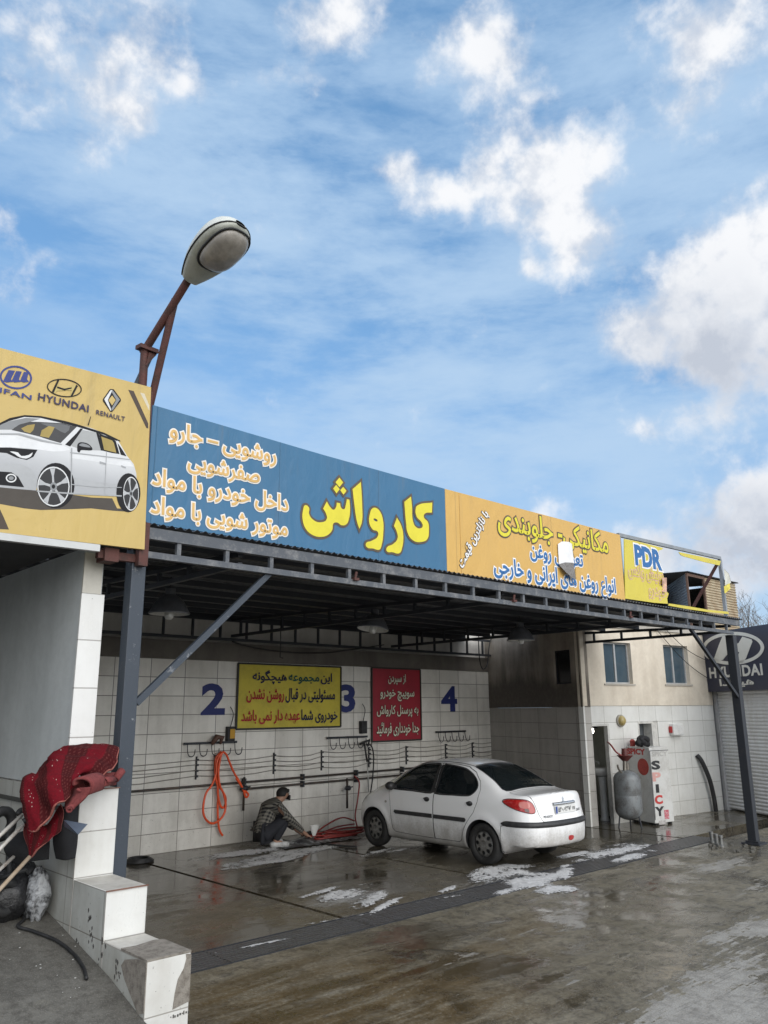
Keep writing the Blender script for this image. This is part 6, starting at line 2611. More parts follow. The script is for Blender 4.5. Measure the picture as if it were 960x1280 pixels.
# small lion-like emblem: a rearing outline in chrome
em = [(.0, .985), (.02, .975), (.028, .955), (.018, .945), (.03, .93), (.036, .905), (.024, .912), (.016, .93), (.010, .915), (.02, .895), (.004, .9), (-.004, .925), (-.012, .9), (-.03, .895), (-.02, .92), (-.016, .945), (-.03, .95), (-.02, .965), (-.008, .965)]
em = [(a, b - .012) for a, b in em]
obj('emblem', fill_poly(em, .03, prear(.006)), CHROME, boot, smooth=True, local=True)
obj('fog_light', fill_poly(rnd_poly([(-.0, .425), (-.07, .43), (-.125, .415), (-.12, .375), (-.06, .36), (-.005, .375)], 4), .03, prear(.006)), TAILM, car, smooth=True, local=True)
for s in (1, -1):
    q_ = pside(.004, s)(np.array([(2.10, .70)]))[0]
    obj('side_repeater', fill_poly([(2.13 + .028 * math.cos(a), .745 + .02 * math.sin(a)) for a in [2 * math.pi * i / 14 for i in range(14)]], .05, pside(.006, s)), plain('amber_lens', (.42, .40, .36), .2), car, smooth=True, local=True)
    # head lamps
    HL_ = [(2.72, .80), (2.80, .84), (2.95, .76), (3.02, .68), (2.98, .62), (2.86, .66)]
    obj('headlight', fill_poly(rnd_poly(HL_, 3), .04, pside(.004, s)), plain('lamp_clear', (.5, .5, .5), .1), car, smooth=True, local=True)
mb = MB()
for y in (-.28, .28):
    mb.tube(spline([V(-.07, y, .87), V(-.02, y, .97), V(.02, y, 1.02)], 4), .06, 10)
for y, x in ((.36, 1.05), (-.36, 1.05)):
    mb.tube([V(x - .02, y, .63), V(x - .10, y, .9), V(x - .17, y, 1.13)], [.20, .19, .16], 12)
    mb.tube([V(x - .18, y, 1.15), V(x - .20, y, 1.27)], [.10, .09], 12)
mb.tube([V(.22, -.5, .85), V(.22, .5, .85)], .17, 12)
mb.box(-.50, -.02, -.6, .6, .90, .93)
mb.box(1.85, 2.05, -.6, .6, .66, .95)
obj('interior', mb, plain('seat_grey', (.035, .035, .038), .8), car, smooth=True, local=True, angle=40)
mb = MB()
mb.tube([V(1.66 + .03 * math.cos(a), .36 + .18 * math.cos(a), .97 + .17 * math.sin(a)) for a in [2 * math.pi * i / 20 for i in range(20)]], .016, 6, True)
obj('steering_wheel', mb, CDARK, car, smooth=True, local=True)
# wheels
COVER = plain('dirty_silver_cover', (.30, .295, .28), .4, .5, .5, 16, (.09, .08, .07), objspace=True, cov=(.35, .75))
TYRE = plain('tyre', (.014, .014, .014), .75, 0, .3, 18, (.03, .028, .025), objspace=True)


def wheel(x, s):
    e = bpy.data.objects.new('wheel', None)
    COL.objects.link(e)
    e.parent = car
    e.location = (x, s * .715, .293)
    e.rotation_euler = (0, rnd.uniform(0, 2), 0)
    mb = MB()
    mb.lathe([(.185, -.085), (.235, -.09), (.275, -.088), (.291, -.07), (.294, 0), (.291, .07), (.275, .088), (.235, .09), (.19, .082), (.185, .06), (.185, -.085)], (0, 0, 0), (0, s, 0), 48)
    obj('tyre', mb, TYRE, e, smooth=True, local=True)
    mb = MB()
    mb.lathe([(0, -.05), (.184, -.05), (.184, .02), (.10, .03), (0, .03)], (0, 0, 0), (0, s, 0), 32)
    obj('rim', mb, CBLACK, e, smooth=True, local=True, angle=40)
    mb = MB()
    nt_, nr = 112, 14
    prof = lambda r: .078 - .030 * ((r - .02) / .17) ** 2 - (.012 if r < .035 else 0) + .006 * math.cos((r - .155) / .03 * math.pi) * (1 if r > .14 else 0)
    rows = []
    for j in range(nr + 1):
        r = .004 + .184 * j / nr
        rows.append([V(r * math.cos(2 * math.pi * i / nt_), s * prof(r), r * math.sin(2 * math.pi * i / nt_)) for i in range(nt_)])
    mb.grid(rows, True)
    ds = []
    for f in mb.bm.faces:
        c = f.calc_center_median()
        r = math.hypot(c.x, c.z)
        a = (math.atan2(c.z, c.x) / (2 * math.pi) * 8) % 1.0 - .5
        if ((r - .128) / .030) ** 2 + (a * 2 * math.pi / 8 * r / .030) ** 2 < 1:
            ds.append(f)
    bmesh.ops.delete(mb.bm, geom=ds, context='FACES')
    obj('wheel_cover', mb, COVER, e, smooth=True, local=True)


for x in (0.0, WB):
    for s in (1, -1):
        wheel(x, s)
mb = MB()
mb.tube([(0, -.6, .29), (0, .6, .29)], .05, 8)
mb.tube([(WB, -.6, .27), (WB, .6, .27)], .05, 8)
mb.box(.5, 2.0, -.5, .5, .17, .3)
obj('underbody', mb, CBLACK, car, local=True)

# ------------------------------------------------------------------ foam on the wet floor
def foam_patch(name, lst, seed, lbl, step=.022, thick=.018, thr=.22):
    mb = MB()
    dl = mb.bm.verts.layers.float.new('dens')
    cs = [(gpt(px, py), rx, ry, rot) for px, py, rx, ry, rot in lst]
    x0 = min(c.x - max(rx, ry) * 1.3 for c, rx, ry, r in cs)
    x1 = max(c.x + max(rx, ry) * 1.3 for c, rx, ry, r in cs)
    y0 = min(c.y - max(rx, ry) * 1.3 for c, rx, ry, r in cs)
    y1 = max(c.y + max(rx, ry) * 1.3 for c, rx, ry, r in cs)
    nx, ny = int((x1 - x0) / step), int((y1 - y0) / step)
    H = {}
    for i in range(nx + 1):
        for j in range(ny + 1):
            x, y = x0 + i * step, y0 + j * step
            f = 0
            for c, rx, ry, rot in cs:
                dx, dy = x - c.x, y - c.y
                u, w = dx * math.cos(rot) + dy * math.sin(rot), -dx * math.sin(rot) + dy * math.cos(rot)
                f = max(f, 1.15 - (u / rx) ** 2 - (w / ry) ** 2)
            if f <= 0:
                continue
            p = V(x, y, seed)
            f += .95 * mnoise.fractal(V(x * 2.4, y * 3.2, seed), 1, 2, 6) + .3 * mnoise.noise(p * 21)
            H[i, j] = f
    vs = {}
    for (i, j), f in H.items():
        if f > thr:
            for a in ((i, j), (i + 1, j), (i + 1, j + 1), (i, j + 1)):
                if a not in vs:
                    x, y = x0 + a[0] * step, y0 + a[1] * step
                    g = max(0, H.get(a, thr) - thr)
                    vs[a] = mb.bm.verts.new((x + .008 * mnoise.noise((x * 50, y * 50, 1)), y + .008 * mnoise.noise((x * 50, y * 50, 9)), .003 + thick * min(1, g * 1.2) * (.6 + .5 * mnoise.noise((x * 14, y * 14, 3)))))
            mb.bm.faces.new([vs[a] for a in ((i, j), (i + 1, j), (i + 1, j + 1), (i, j + 1))])
    for a, v in vs.items():
        v[dl] = max(0, H.get(a, thr) - thr)
    k_ = obj(name, mb, FOAM, smooth=True)
    tag(k_, lbl, 'foam', kind='stuff')
    return k_


k = NT('soap_foam')
n1, n2 = k.noise(k.P(), 16, 6, .7), k.noise(k.P(), 120, 3, .6)
k.set('Base Color', k.mix(k.ramp(n1, .35, .7), (.70, .70, .70), (.50, .50, .50)))
k.set('Roughness', .85)
k.set('Specular IOR Level', .2)
at_ = k.n('ShaderNodeAttribute', attribute_name='dens')
n3 = k.noise(k.P(), 46, 5, .7)
dd = k.math('ADD', k.math('MULTIPLY', at_.outputs['Fac'], .9), k.math('ADD', k.math('MULTIPLY', k.math('SUBTRACT', n1, .5), 3.2), k.math('MULTIPLY', k.math('SUBTRACT', n3, .5), 2.2)))
k.set('Alpha', k.ramp(dd, .12, .62, 0, .95))
k.bump(n2, .5, .006)
FOAM = k.m
foam_patch('foam', [(625, 1091, .75, .36, .2), (668, 1100, .75, .36, .1), (695, 1112, .45, .22, 0), (560, 1112, .3, .07, .3), (705, 1092, .65, .14, .5), (640, 1112, .4, .12, .2)], 3, 'white soap foam spilled on the wet floor behind the car and over the drain')
foam_patch('foam', [(768, 1064, 1.15, .28, .1), (720, 1068, .6, .14, .0), (795, 1070, .7, .16, .1)], 7, 'white soap foam patch on the floor in front of the washroom', thr=.2)
foam_patch('foam', [(432, 1117, .55, .20, .3), (460, 1126, .55, .14, .4), (405, 1114, .45, .08, .2), (485, 1131, .55, .07, .4)], 11, 'thin white soap foam on the middle of the brown wash floor', thr=.22)
foam_patch('foam', [(305, 1066, .9, .26, 0), (345, 1072, .9, .28, .1), (388, 1063, .7, .22, .1), (325, 1080, .6, .14, 0)], 15, 'suds around the squatting person and the soaked rug', thr=.08, thick=.010)
foam_patch('foam', [(470, 1066, .5, .10, .2), (500, 1063, .4, .10, 0)], 19, 'thin suds by the front wheel of the car', thr=.3, thick=.010)
foam_patch('foam', [(430, 1148, .5, .02, -.15), (330, 1180, .5, .03, -.1), (560, 1122, .5, .02, -.2)], 23, 'faint suds along the edge of the drain grate', thr=.25, thick=.008)

# ------------------------------------------------------------------ person squatting over a rug
def skin_mesh(verts, edges, radii, root=0, sub=2):
    me = bpy.data.meshes.new('sk')
    me.from_pydata([tuple(v) for v in verts], edges, [])
    o = bpy.data.objects.new('sk', me)
    COL.objects.link(o)
    md = o.modifiers.new('skin', 'SKIN')
    md.use_smooth_shade = True
    lay = me.skin_vertices[0] if me.skin_vertices else None
    if lay is None:
        bm = bmesh.new()
        bm.from_mesh(me)
        bm.verts.layers.skin.verify()
        bm.to_mesh(me)
        bm.free()
        lay = me.skin_vertices[0]
    for i, r in enumerate(radii):
        rr = r if isinstance(r, tuple) else (r, r)
        lay.data[i].radius = rr
        lay.data[i].use_root = (i == root)
    s = o.modifiers.new('sub', 'SUBSURF')
    s.levels = s.render_levels = sub
    out = bpy.data.meshes.new_from_object(o.evaluated_get(bpy.context.evaluated_depsgraph_get()))
    bpy.data.objects.remove(o)
    bm = bmesh.new()
    bm.from_mesh(out)
    bpy.data.meshes.remove(out)
    return bm


pf_ = gpt(346, 1058)
per = thing('person', 'person in a dark checked shirt and black mask squatting and scrubbing a soaked rug', 'person', (pf_.x - .06, pf_.y, 0), rz=-.25)
per.scale = (1.1, 1.1, 1.1)
# local frame: +x is where the person faces, y to the person's left
chains = {
    'pelvis': (-.16, 0, .22), 'waist': (-.17, 0, .36), 'chest': (-.09, 0, .50), 'upper': (-.01, 0, .585), 'neck': (.07, 0, .635), 'skull': (.135, 0, .70), 'crown': (.145, 0, .775),
    'hipL': (-.13, .10, .21), 'kneeL': (.20, .15, .40), 'ankleL': (-.02, .13, .09), 'toeL': (.14, .15, .04), 'hipR': (-.13, -.10, .21), 'kneeR': (.17, -.14, .42), 'ankleR': (-.04, -.12, .09), 'toeR': (.12, -.14, .04),
    'shL': (.0, .165, .55), 'elL': (.14, .20, .38), 'wrL': (.37, .10, .20), 'palmL': (.43, .08, .15), 'shR': (.0, -.165, .55), 'elR': (.17, -.21, .37), 'wrR': (.40, -.12, .19), 'palmR': (.46, -.10, .13)}
names = list(chains)
ix = {n: i for i, n in enumerate(names)}
edges = [('pelvis', 'waist'), ('waist', 'chest'), ('chest', 'upper'), ('upper', 'neck'), ('neck', 'skull'), ('skull', 'crown')]
for s in 'LR':
    edges += [('pelvis', 'hip' + s), ('hip' + s, 'knee' + s), ('knee' + s, 'ankle' + s), ('ankle' + s, 'toe' + s), ('upper', 'sh' + s), ('sh' + s, 'el' + s), ('el' + s, 'wr' + s), ('wr' + s, 'palm' + s)]
rad = dict(pelvis=.13, waist=.12, chest=.13, upper=.10, neck=.052, skull=(.082, .092), crown=.055, hip=.095, knee=.062, ankle=.042, toe=.036, sh=.06, el=.042, wr=.027, palm=.034)
slim = dict(waist=.09, chest=.10, upper=.07, shL=.04, shR=.04, elL=.032, elR=.032, hipL=.075, hipR=.075, pelvis=.10, kneeL=.05, kneeR=.05)
radii = [slim.get(n, rad.get(n, rad.get(n[:-1]))) for n in names]
vts = [chains[n] for n in names]
eds = [(ix[a], ix[b]) for a, b in edges]
# fingers join the palms so that the body stays one surface
for s, sg in (('L', 1), ('R', -1)):
    p = Vector(chains['palm' + s])
    for j in range(5):
        if j < 4:
            base = p + V(.035, sg * (.03 - .02 * j), -.006)
            tipv = base + V(.045 - .006 * abs(j - 1.5), 0, -.03)
        else:
            base = p + V(.0, -sg * .035, -.01)
            tipv = base + V(.035, -sg * .012, -.03)
        vts += [tuple(base), tuple(tipv)]
        radii += [.010, .008]
        eds += [(ix['palm' + s], len(vts) - 2), (len(vts) - 2, len(vts) - 1)]
SKIN = plain('skin', (.30, .17, .115), .55, 0, .15, 20)
bm = skin_mesh(vts, eds, radii, 0, 2)
# face: nose, brow, chin and ears pulled from the head surface
hc = Vector((.137, 0, .705))
for v in bm.verts:
    d = v.co - hc
    if d.length < .16 and v.co.z > .62:
        if d.x > .03 and abs(d.y) < .022 and -.035 < d.z < .02:
            v.co.x += .022 * (1 - abs(d.y) / .022)
        if abs(d.y) > .065 and abs(d.z) < .03 and abs(d.x) < .03:
            v.co.y *= 1.14
        if d.x > .02 and abs(d.y) > .018 and abs(d.y) < .05 and 0.0 < d.z < .03:
            v.co.x -= .008
obj('body', bm, SKIN, per, smooth=True, local=True)


def garment(name, keep, edges_, grow_, mat, sub=2, root=0):
    nm = list(keep)
    ii = {n: i for i, n in enumerate(nm)}
    rr = []
    for n in nm:
        r = rad.get(n, rad.get(n[:-1]))
        r = r if not isinstance(r, tuple) else max(r)
        rr.append(r + (keep[n] if isinstance(keep, dict) else grow_))
    return obj(name, skin_mesh([chains[n] for n in nm], [(ii[a], ii[b]) for a, b in edges_], rr, root, sub), mat, per, smooth=True, local=True)


k = NT('checked_flannel')
oc = k.objc()
a = k.math('SINE', k.math('MULTIPLY', k.math('ADD', k.dot(oc, (0, .5, 1)), k.math('MULTIPLY', k.dot(oc, (1, 0, 0)), .45)), 118))
b = k.math('SINE', k.math('MULTIPLY', k.math('ADD', k.dot(oc, (1, .8, 0)), k.math('MULTIPLY', k.dot(oc, (0, 0, 1)), -.45)), 118))
f = k.math('ADD', k.ramp(a, -.1, .3, 0, .5), k.ramp(b, -.1, .3, 0, .5))
k.set('Base Color', k.mix(f, (.012, .012, .014), (.17, .16, .135)))
k.set('Roughness', .9)
chains['hem'] = (-.175, 0, .27)
rad['hem'] = .135
chains['collar'] = (.045, 0, .625)
rad['collar'] = .066
garment('shirt', {'waist': .02, 'hem': .012, 'chest': .018, 'upper': .008, 'collar': .0, 'shL': .018, 'shR': .018, 'elL': .016, 'elR': .016, 'wrL': .014, 'wrR': .014},
        [('hem', 'waist'), ('waist', 'chest'), ('chest', 'upper'), ('upper', 'collar'), ('upper', 'shL'), ('upper', 'shR'), ('shL', 'elL'), ('shR', 'elR'), ('elL', 'wrL'), ('elR', 'wrR')], 0, k.m)
TRO = plain('black_trousers', (.012, .013, .018), .85, 0, .3, 14)
garment('trousers', {'pelvis': .012, 'hipL': .012, 'hipR': .012, 'kneeL': .014, 'kneeR': .014, 'ankleL': .018, 'ankleR': .018},
        [('pelvis', 'hipL'), ('pelvis', 'hipR'), ('hipL', 'kneeL'), ('hipR', 'kneeR'), ('kneeL', 'ankleL'), ('kneeR', 'ankleR')], 0, TRO)
for s in 'LR':
    p, q_ = Vector(chains['ankle' + s]), Vector(chains['toe' + s])
    mb = MB()
    mb.tube(spline([p + V(-.06, 0, -.05), p + V(0, 0, -.04), (p + q_) / 2 + V(0, 0, -.015), q_ + V(.02, 0, -.003), q_ + V(.05, 0, -.008)], 3), [.03, .04, .045, .048, .048, .047, .046, .044, .043, .042, .040, .036, .022], 12)
    for v in mb.bm.verts:
        v.co.z = max(.004, v.co.z)
    obj('shoe', mb, plain('white_trainer', (.50, .50, .49), .6, 0, .4, 16, (.2, .2, .2)), per, smooth=True, local=True)
mb = MB()
for i in range(9):
    pass
rows = []
for i in range(9):
    b = -.35 + (math.pi / 2 + .35) * i / 8
    rows.append([hc + V(-.012 + .102 * math.cos(b) * math.cos(a) * (1 if math.cos(a) < .3 else .93), .089 * math.cos(b) * math.sin(a), .012 + .092 * math.sin(b) + (.045 if math.cos(a) > .3 and b < .3 else 0)) for a in [2 * math.pi * j / 20 for j in range(20)]])
mb.grid(rows, True)
mb.face(rows[-1])
obj('hair', mb, plain('black_hair', (.010, .009, .008), .7, 0, .3, 60), per, smooth=True, local=True)
mb = MB()
mb.grid([[hc + V(.078 * math.cos(a) + .024 - .05 * max(0, -z - .03), .082 * math.sin(a), z) for a in np.linspace(-1.25, 1.25, 11)] for z in (-.015, -.035, -.06, -.082)])
obj('mask', mb, plain('black_mask', (.01, .01, .012), .8), per, smooth=True, local=True)
for y in (-.034, .034):
    mb = MB()
    mb.lathe([(0, -.008), (.008, 0), (0, .008)], hc + V(.080, y, .016), (1, 0, 0), 8)
    obj('eye', mb, BLACK, per, local=True)
# soaked rug on the floor in front of the person
c = gpt(378, 1052)
mb = MB()
rows = []
for i in range(22):
    rows.append([V(c.x + (i - 9) * .075 + .03 * math.sin(j), c.y + (j - 7) * .065 + .05 * math.sin(i * .6), .012 + max(0, .035 * mnoise.noise((i * .5, j * .5, 2)) + .05 * math.exp(-((i - 8) / 3.0) ** 2 - ((j - 6) / 2.5) ** 2))) for j in range(12)])
mb.grid(rows)
k = NT('soapy_rug')
n1 = k.noise(k.P(), 6, 7, .7, .8)
k.set('Base Color', k.mix(k.ramp(n1, .50, .66), (.02, .021, .026), (.42, .44, .46)))
k.set('Roughness', .4)
tag(obj('wet_rug', mb, k.m, smooth=True), 'dark soaked rug covered in suds in front of the squatting person', 'rug')
mb = MB()
c2 = gpt(383, 1050)
mb.tube([V(c2.x - .12, c2.y - .05, .10), V(c2.x + .12, c2.y + .03, .10)], .032, 8)
tag(obj('scrubbing_brush', mb, BLACK, smooth=True), 'black scrubbing brush under the hands of the squatting person', 'brush')
mb = MB()
p = at(392, 1046, 2, .10)
mb.grid([[p + V(.10 * math.cos(a) * r + .02 * r, .05 * r * math.sin(a), -.05 + .22 * r) for a in [2 * math.pi * j / 14 for j in range(14)]] for r in (.3, .6, .8, 1.0)], True)
tag(obj('white_jug', mb, flat('white_plastic', (.6, .6, .58)), smooth=True), 'small white plastic scoop on the floor beside the red hose', 'scoop')

# ------------------------------------------------------------------ clutter by the stepped wall
def sheet(pts, n=4):
    """control rows of (px, py, depth) to a smooth sheet"""
    R_ = [[dep(*p) for p in r] for r in pts]
    R2 = [spline(r, n) for r in R_]
    return [list(c) for c in zip(*[spline(col, n) for col in zip(*R2)])]


k = NT('red_carpet')
oc = k.P()
n1, n2 = k.noise(oc, 60, 4, .7), k.noise(oc, 7, 5, .6)
u_ = k.n('ShaderNodeUVMap')
uv = u_.outputs[0]
uu, vv = k.dot(uv, (1, 0, 0)), k.dot(uv, (0, 1, 0))
un = k.math('ADD', uu, k.math('MULTIPLY', k.math('SUBTRACT', n2, .5), .05))
band = k.ramp(k.math('SINE', k.math('MULTIPLY', un, 22)), -.1, .25)
col = k.mix(band, (.135, .005, .011), (.055, .007, .008))
mp = k.n('ShaderNodeMapping')
mp.inputs['Scale'].default_value = (44, 19, 1)
mp.inputs['Rotation'].default_value = (0, 0, .35)
k.L(uv, mp.inputs[0])
wv = k.n('ShaderNodeTexVoronoi', feature='F1')
wv.inputs['Scale'].default_value = 1
wv.inputs['Randomness'].default_value = .55
k.L(mp.outputs[0], wv.inputs['Vector'])
spot = k.ramp(wv.outputs['Distance'], .13, .18, 1, 0)
row_ = k.ramp(k.math('SINE', k.math('ADD', k.math('MULTIPLY', un, 22), 3.3)), .72, .85)
col = k.mix(k.math('MULTIPLY', spot, row_), col, (.62, .55, .48))
wv2 = k.ramp(k.math('SINE', k.math('MULTIPLY', vv, 150)), -.2, .7)
wv3 = k.ramp(k.math('SINE', k.math('MULTIPLY', un, 190)), -.2, .7)
col = k.mix(k.math('MULTIPLY', k.math('MULTIPLY', band, k.math('MULTIPLY', wv2, wv3)), .35), col, (.22, .07, .06))
ed = k.math('MINIMUM', k.math('MINIMUM', uu, k.math('SUBTRACT', 1.0, uu)), k.math('MINIMUM', vv, k.math('SUBTRACT', 1.0, vv)))
col = k.mix(k.ramp(ed, .012, .022, .85, 0), col, (.42, .16, .13))
col = k.mix(k.ramp(n1, .3, .8, .0, .5), col, (.05, .006, .008))
k.set('Base Color', col)
k.set('Roughness', .95)
k.set('Specular IOR Level', .15)
k.bump(n1, .7, .008)
CARP = k.m
CARPB = plain('carpet_backing', (.20, .045, .043), .95, 0, .35, 50, (.12, .022, .024), .004)


def uv_sheet(name, rows, mat, parent, thick=.014, wob=0.0):
    nr, nc = len(rows), len(rows[0])
    me = bpy.data.meshes.new(name)
    me.from_pydata([tuple(p) for r in rows for p in r], [], [(i * nc + j, i * nc + j + 1, (i + 1) * nc + j + 1, (i + 1) * nc + j) for i in range(nr - 1) for j in range(nc - 1)])
    uvl = me.uv_layers.new(name='UVMap')
    for lp in me.loops:
        v = lp.vertex_index
        uvl.data[lp.index].uv = ((v // nc) / (nr - 1), (v % nc) / (nc - 1))
    if wob:
        nn = [Vector(v.normal) for v in me.vertices]
        for v, n_ in zip(me.vertices, nn):
            q_ = v.co * 7
            v.co += n_ * wob * (1.5 * (1 - abs(mnoise.noise(Vector((v.co.x * 5 + v.co.z * 6, v.co.y * 5 - v.co.z * 2, 4)))) * 3.2) * .6 + mnoise.noise(q_) + 1.6 * abs(mnoise.noise(v.co * 4.0 + Vector((3, 1, 2)))) + .35 * mnoise.noise(q_ * 3))
    o = link(name, me, mat, parent, smooth=True)
    md = o.modifiers.new('thickness', 'SOLIDIFY')
    md.thickness = thick
    md.offset = 0
    return o


def cq(*pts):
    return [(a / 5.333, 920 + b / 5.333, d) for a, b, d in pts]


rug = thing('red_carpet', 'patterned dark red carpet draped over the stepped wall and the cart handles', 'carpet', (-.6, -.1, 1.3))
rows = [cq((585, 345, 5.38), (640, 300, 5.36), (700, 250, 5.40), (760, 215, 5.5), (785, 130, 5.62), (770, 110, 5.75)),
        cq((530, 250, 5.30), (600, 215, 5.32), (660, 175, 5.42), (705, 130, 5.52), (720, 95, 5.62), (722, 86, 5.75)),
        cq((470, 350, 5.16), (510, 260, 5.22), (550, 190, 5.34), (600, 130, 5.48), (640, 85, 5.62), (660, 68, 5.78)),
        cq((430, 440, 5.06), (430, 330, 5.14), (440, 235, 5.26), (470, 165, 5.40), (500, 105, 5.55), (520, 75, 5.75)),
        cq((390, 460, 5.03), (370, 350, 5.10), (365, 255, 5.20), (370, 190, 5.32), (390, 130, 5.48), (410, 92, 5.7)),
        cq((330, 530, 5.02), (310, 400, 5.08), (300, 310, 5.15), (300, 260, 5.22), (310, 225, 5.34), (325, 175, 5.6)),
        cq((262, 632, 5.03), (240, 500, 5.08), (230, 400, 5.13), (225, 320, 5.2), (240, 268, 5.28), (275, 250, 5.45)),
        cq((225, 620, 5.06), (190, 500, 5.10), (170, 420, 5.14), (165, 360, 5.2), (180, 300, 5.26), (215, 245, 5.36)),
        cq((195, 575, 5.12), (170, 470, 5.15), (152, 400, 5.18), (150, 372, 5.22), (170, 310, 5.28), (212, 243, 5.38))]
uv_sheet('carpet', sheet(rows, 9), CARP, rug, .016, .015)
rows = [cq((400, 450, 5.24), (425, 500, 5.22), (420, 570, 5.2), (405, 635, 5.18)), cq((300, 580, 5.18), (330, 600, 5.15), (330, 650, 5.13), (300, 720, 5.10)), cq((230, 560, 5.2), (240, 640, 5.15), (235, 720, 5.12), (206, 806, 5.08)),
        cq((165, 560, 5.25), (158, 630, 5.2), (175, 700, 5.16), (198, 800, 5.1))]
uv_sheet('hanging_end', sheet(rows, 8), CARP, rug, .014, .012)
rows = [cq((430, 480, 5.32), (440, 400, 5.32), (470, 330, 5.36)), cq((520, 440, 5.33), (540, 350, 5.34), (560, 280, 5.38)), cq((620, 345, 5.36), (650, 310, 5.38), (680, 250, 5.42)), cq((770, 325, 5.6), (780, 280, 5.6), (785, 240, 5.62))]
uv_sheet('inner_fold', sheet(rows, 6), CARPB, rug, .014, .006)
# rolled corner with its paler back
spir = [(590, 300), (560, 282), (520, 280), (497, 300), (492, 330), (505, 358), (540, 368), (575, 345), (600, 300), (590, 262), (560, 256), (510, 275)]
A_ = [dep(a / 5.333, 920 + b / 5.333, 5.12) for a, b in ((490, 330), (493, 300), (520, 284), (560, 284), (598, 305), (606, 340), (590, 385), (560, 372), (530, 368), (510, 355))]
lng = dep(670 / 5.333, 920 + 250 / 5.333, 5.35) - dep(560 / 5.333, 920 + 284 / 5.333, 5.12)
rows = [spline([p + lng * t_ * (1 - .25 * i / 9 * t_) for i, p in enumerate(A_)], 4) for t_ in (0, .25, .5, .75, 1.0)]
uv_sheet('rolled_corner', rows, CARPB, rug, .016)
B_ = [dep(a / 5.333, 920 + b / 5.333, d) for a, b, d in ((602, 340, 5.10), (585, 390, 5.09), (540, 440, 5.08), (495, 478, 5.07), (470, 500, 5.06), (445, 492, 5.06))]
l2 = [dep(a / 5.333, 920 + b / 5.333, d) for a, b, d in ((500, 350, 5.17), (490, 390, 5.15), (470, 420, 5.12), (455, 450, 5.1), (440, 470, 5.09), (430, 485, 5.09))]
rows = [spline([a.lerp(b, t_) for a, b in zip(B_, l2)], 4) for t_ in (0, .33, .66, 1)]
uv_sheet('rolled_corner', rows, CARPB, rug, .014)
for cx, cy, r_, d0, (ex, ey, d1) in ((683, 312, .028, 5.30, (745, 300, 5.55)), (463, 492, .018, 5.04, (500, 440, 5.2)), (815, 232, .022, 5.62, (770, 290, 5.55))):
    a, b = dep(cx / 5.333, 920 + cy / 5.333, d0), dep(ex / 5.333, 920 + ey / 5.333, d1)
    ax_ = (b - a).normalized()
    s_ = ax_.cross(V(0, 0, 1)).normalized()
    u2 = s_.cross(ax_)
    rows = [[a + (b - a) * t_ + (s_ * math.cos(w) + u2 * math.sin(w)) * r_ * (1.3 - .09 * w) for w in [.55 * i for i in range(18)]] for t_ in (0, .5, 1)]
    uv_sheet('rolled_fold', rows, CARPB, rug, .009)

OFFW = plain('chipped_white_tube', (.50, .48, .44), .45, .2, .4, 14, (.20, .11, .06), cov=(.45, .75))
cart = thing('hand_cart', 'folded hand cart with two chipped white tube handles under the red carpet', 'cart', (-.8, .1, .7))
for (a, b) in (((-30, 1072, 4.9), (27, 1019, 5.25)), ((-30, 1092, 4.85), (29, 1031, 5.2))):
    mb = MB()
    mb.tube([dep(*a), dep(*b)], .013, 10)
    obj('handle_tube', mb, OFFW, cart, smooth=True)
mb = MB()
mb.tube(spline([dep(22, 1018, 5.24), dep(26, 1013, 5.27), dep(34, 1015, 5.28), dep(35, 1022, 5.24), dep(29, 1027, 5.22)], 5), .018, 10)
obj('grip', mb, BLACK, cart, smooth=True)
mb = MB()
mb.tube([dep(-20, 1105, 4.95), dep(17, 1071, 5.2)], .012, 10)
obj('handle_tube', mb, OFFW, cart, smooth=True)
mb = MB()
mb.tube([dep(10, 1042, 5.45), dep(12, 1090, 5.4), dep(14, 1140, 5.35)], .02, 8)
mb.tube([dep(0, 1098, 5.3), dep(34, 1086, 5.35)], .016, 8)
obj('frame', mb, BLACK, cart, smooth=True)
for px, py, d, r_ in ((2, 1030, 5.5, .085), (6, 1122, 5.3, .09)):
    mb = MB()
    c = dep(px, py, d)
    mb.tube([c + (V(math.cos(a), 0, 0) * .9 + V(0, .3 * math.cos(a), math.sin(a))) * r_ for a in [2 * math.pi * i / 20 for i in range(20)]], .035, 8, True)
    obj('wheel', mb, BLACK, cart, smooth=True)
k = NT('worn_wooden_stick')
n = k.noise(k.P(), 30, 5, .6)
k.set('Base Color', k.mix(n, (.42, .36, .28), (.22, .13, .06)))
k.set('Roughness', .7)
mb = MB()
mb.tube([dep(-40, 1155, 4.6), dep(37, 1071, 5.05)], .013, 10)
tag(obj('wooden_pole', mb, k.m, smooth=True), 'thin worn wooden pole leaning up to the tip of the red carpet', 'pole')


def lump(name, lbl, cat, c, rx, ry, rz_, mat, seed, group=None, fold=.25):
    mb = MB()
    rows = []
    for i in range(15):
        b = -math.pi / 2 + math.pi * i / 14
        rows.append([c + V(rx * math.cos(b) * math.cos(a), ry * math.cos(b) * math.sin(a), rz_ * math.sin(b)) * (1 + fold * mnoise.noise((2.2 * math.cos(a) + seed, 2.2 * math.sin(a), 2 * b)) + fold * .5 * mnoise.noise((6 * math.cos(a) + seed, 6 * math.sin(a), 5 * b))) for a in [2 * math.pi * j / 26 for j in range(26)]])
    mb.grid(rows, True)
    return tag(obj(name, mb, mat, smooth=True), lbl, cat, group)


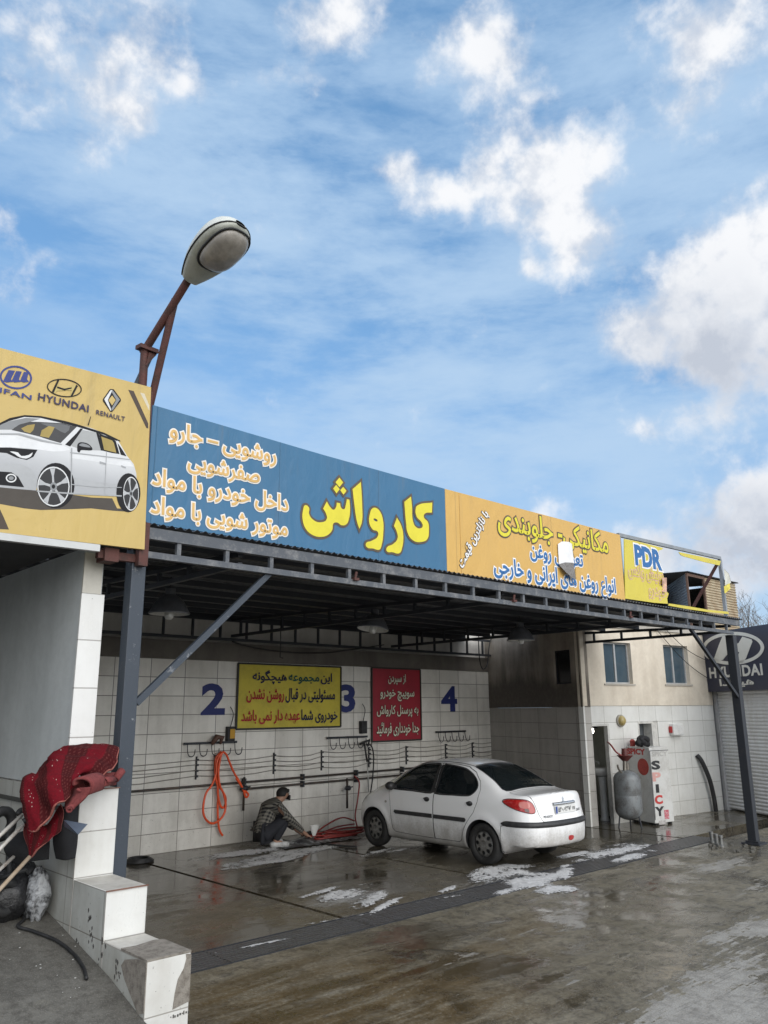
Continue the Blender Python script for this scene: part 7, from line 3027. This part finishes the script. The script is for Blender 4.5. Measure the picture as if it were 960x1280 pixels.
BAG = plain('black_bag', (.012, .012, .013), .35, 0, .5, 9, (.03, .03, .032), .01)
def gl(px, py, back_=0.0):
    """point on the ramp slope"""
    lo_, hi_ = 3.0, 12.0
    for _ in range(40):
        m_ = (lo_ + hi_) / 2
        p_ = dep(px, py, m_)
        if p_.z > ramp_z(p_.y):
            lo_ = m_
        else:
            hi_ = m_
    return dep(px, py, lo_)


b1, b2, b3 = gl(8, 1150), gl(30, 1146), gl(47, 1150)
lump('black_sack', 'black plastic sack slumped at the left edge below the tubes', 'sack', b1 + V(0, .05, .14), .17, .16, .16, BAG, 1.0, 'black sacks on the ramp')
lump('black_sack', 'black plastic sack between the tubes and the grey bag', 'sack', b2 + V(-.02, .14, .16), .15, .14, .18, BAG, 5.0, 'black sacks on the ramp')
lump('plastic_bag', 'crumpled grey and white plastic bag against the stepped wall', 'bag', b3 + V(-.01, .03, .155), .085, .09, .165, plain('grey_plastic_bag', (.36, .37, .38), .35, 0, .8, 7, (.05, .05, .052), .02, cov=(.42, .56)), 9.0, None, .3)
coat = plain('black_cloth2', (.011, .011, .013), .9, 0, .3, 14)
rows = [cq((430, 470, 5.3), (470, 480, 5.3), (515, 455, 5.36)), cq((380, 600, 5.25), (440, 600, 5.22), (510, 560, 5.30)), cq((365, 700, 5.25), (440, 700, 5.20), (505, 700, 5.28)), cq((385, 810, 5.28), (440, 820, 5.22), (490, 810, 5.28))]
tag(uv_sheet('black_coat', sheet(rows, 6), coat, None, .03), 'black cloth hanging on the step wall beside the red carpet', 'cloth')
rows = [cq((60, 690, 5.32), (180, 640, 5.35), (330, 680, 5.3)), cq((40, 760, 5.30), (180, 740, 5.22), (330, 740, 5.26)), cq((120, 850, 5.3), (200, 830, 5.22), (325, 815, 5.26))]
tag(uv_sheet('black_cloth', sheet(rows, 6), coat, None, .03), 'black cloth bundled under the hanging end of the red carpet', 'cloth')
mb = MB()
mb.prism([dep(425 / 5.333, 920 + 562 / 5.333, 5.12), dep(583 / 5.333, 920 + 590 / 5.333, 5.1), dep(520 / 5.333, 920 + 660 / 5.333, 5.02)], (-.004, -.012, .004))
mb.prism([dep(425 / 5.333, 920 + 562 / 5.333, 5.12), dep(520 / 5.333, 920 + 660 / 5.333, 5.02), dep(430 / 5.333, 920 + 605 / 5.333, 5.14)], (-.004, -.010, .004))
tag(obj('dustpan', mb, plain('slate_plastic', (.085, .105, .14), .4)), 'slate grey dustpan blade sticking out below the red carpet', 'dustpan')
pts = [gl(px, py) + V(0, 0, .012) for px, py in ((20, 1135), (30, 1150), (22, 1160), (40, 1166), (70, 1178), (92, 1195), (104, 1212), (108, 1226))]
tag(obj('black_cable', MB().tube(spline(pts, 6), .011, 8), BLACK, smooth=True), 'black cable trailing down the concrete ramp', 'cable')
mb = MB()
for i in range(16):
    p = gl(rnd.uniform(0, 100), rnd.uniform(1160, 1250))
    s = rnd.uniform(.003, .007)
    mb.prism([p + V(-s, 0, .001), p + V(0, -s, .001), p + V(s, .2 * s, .001), p + V(0, s, .001)], (0, 0, s * .5))
tag(obj('litter', mb, flat('paper_crumb', (.5, .5, .48))), 'tiny white litter scattered on the ramp', 'litter', kind='stuff')
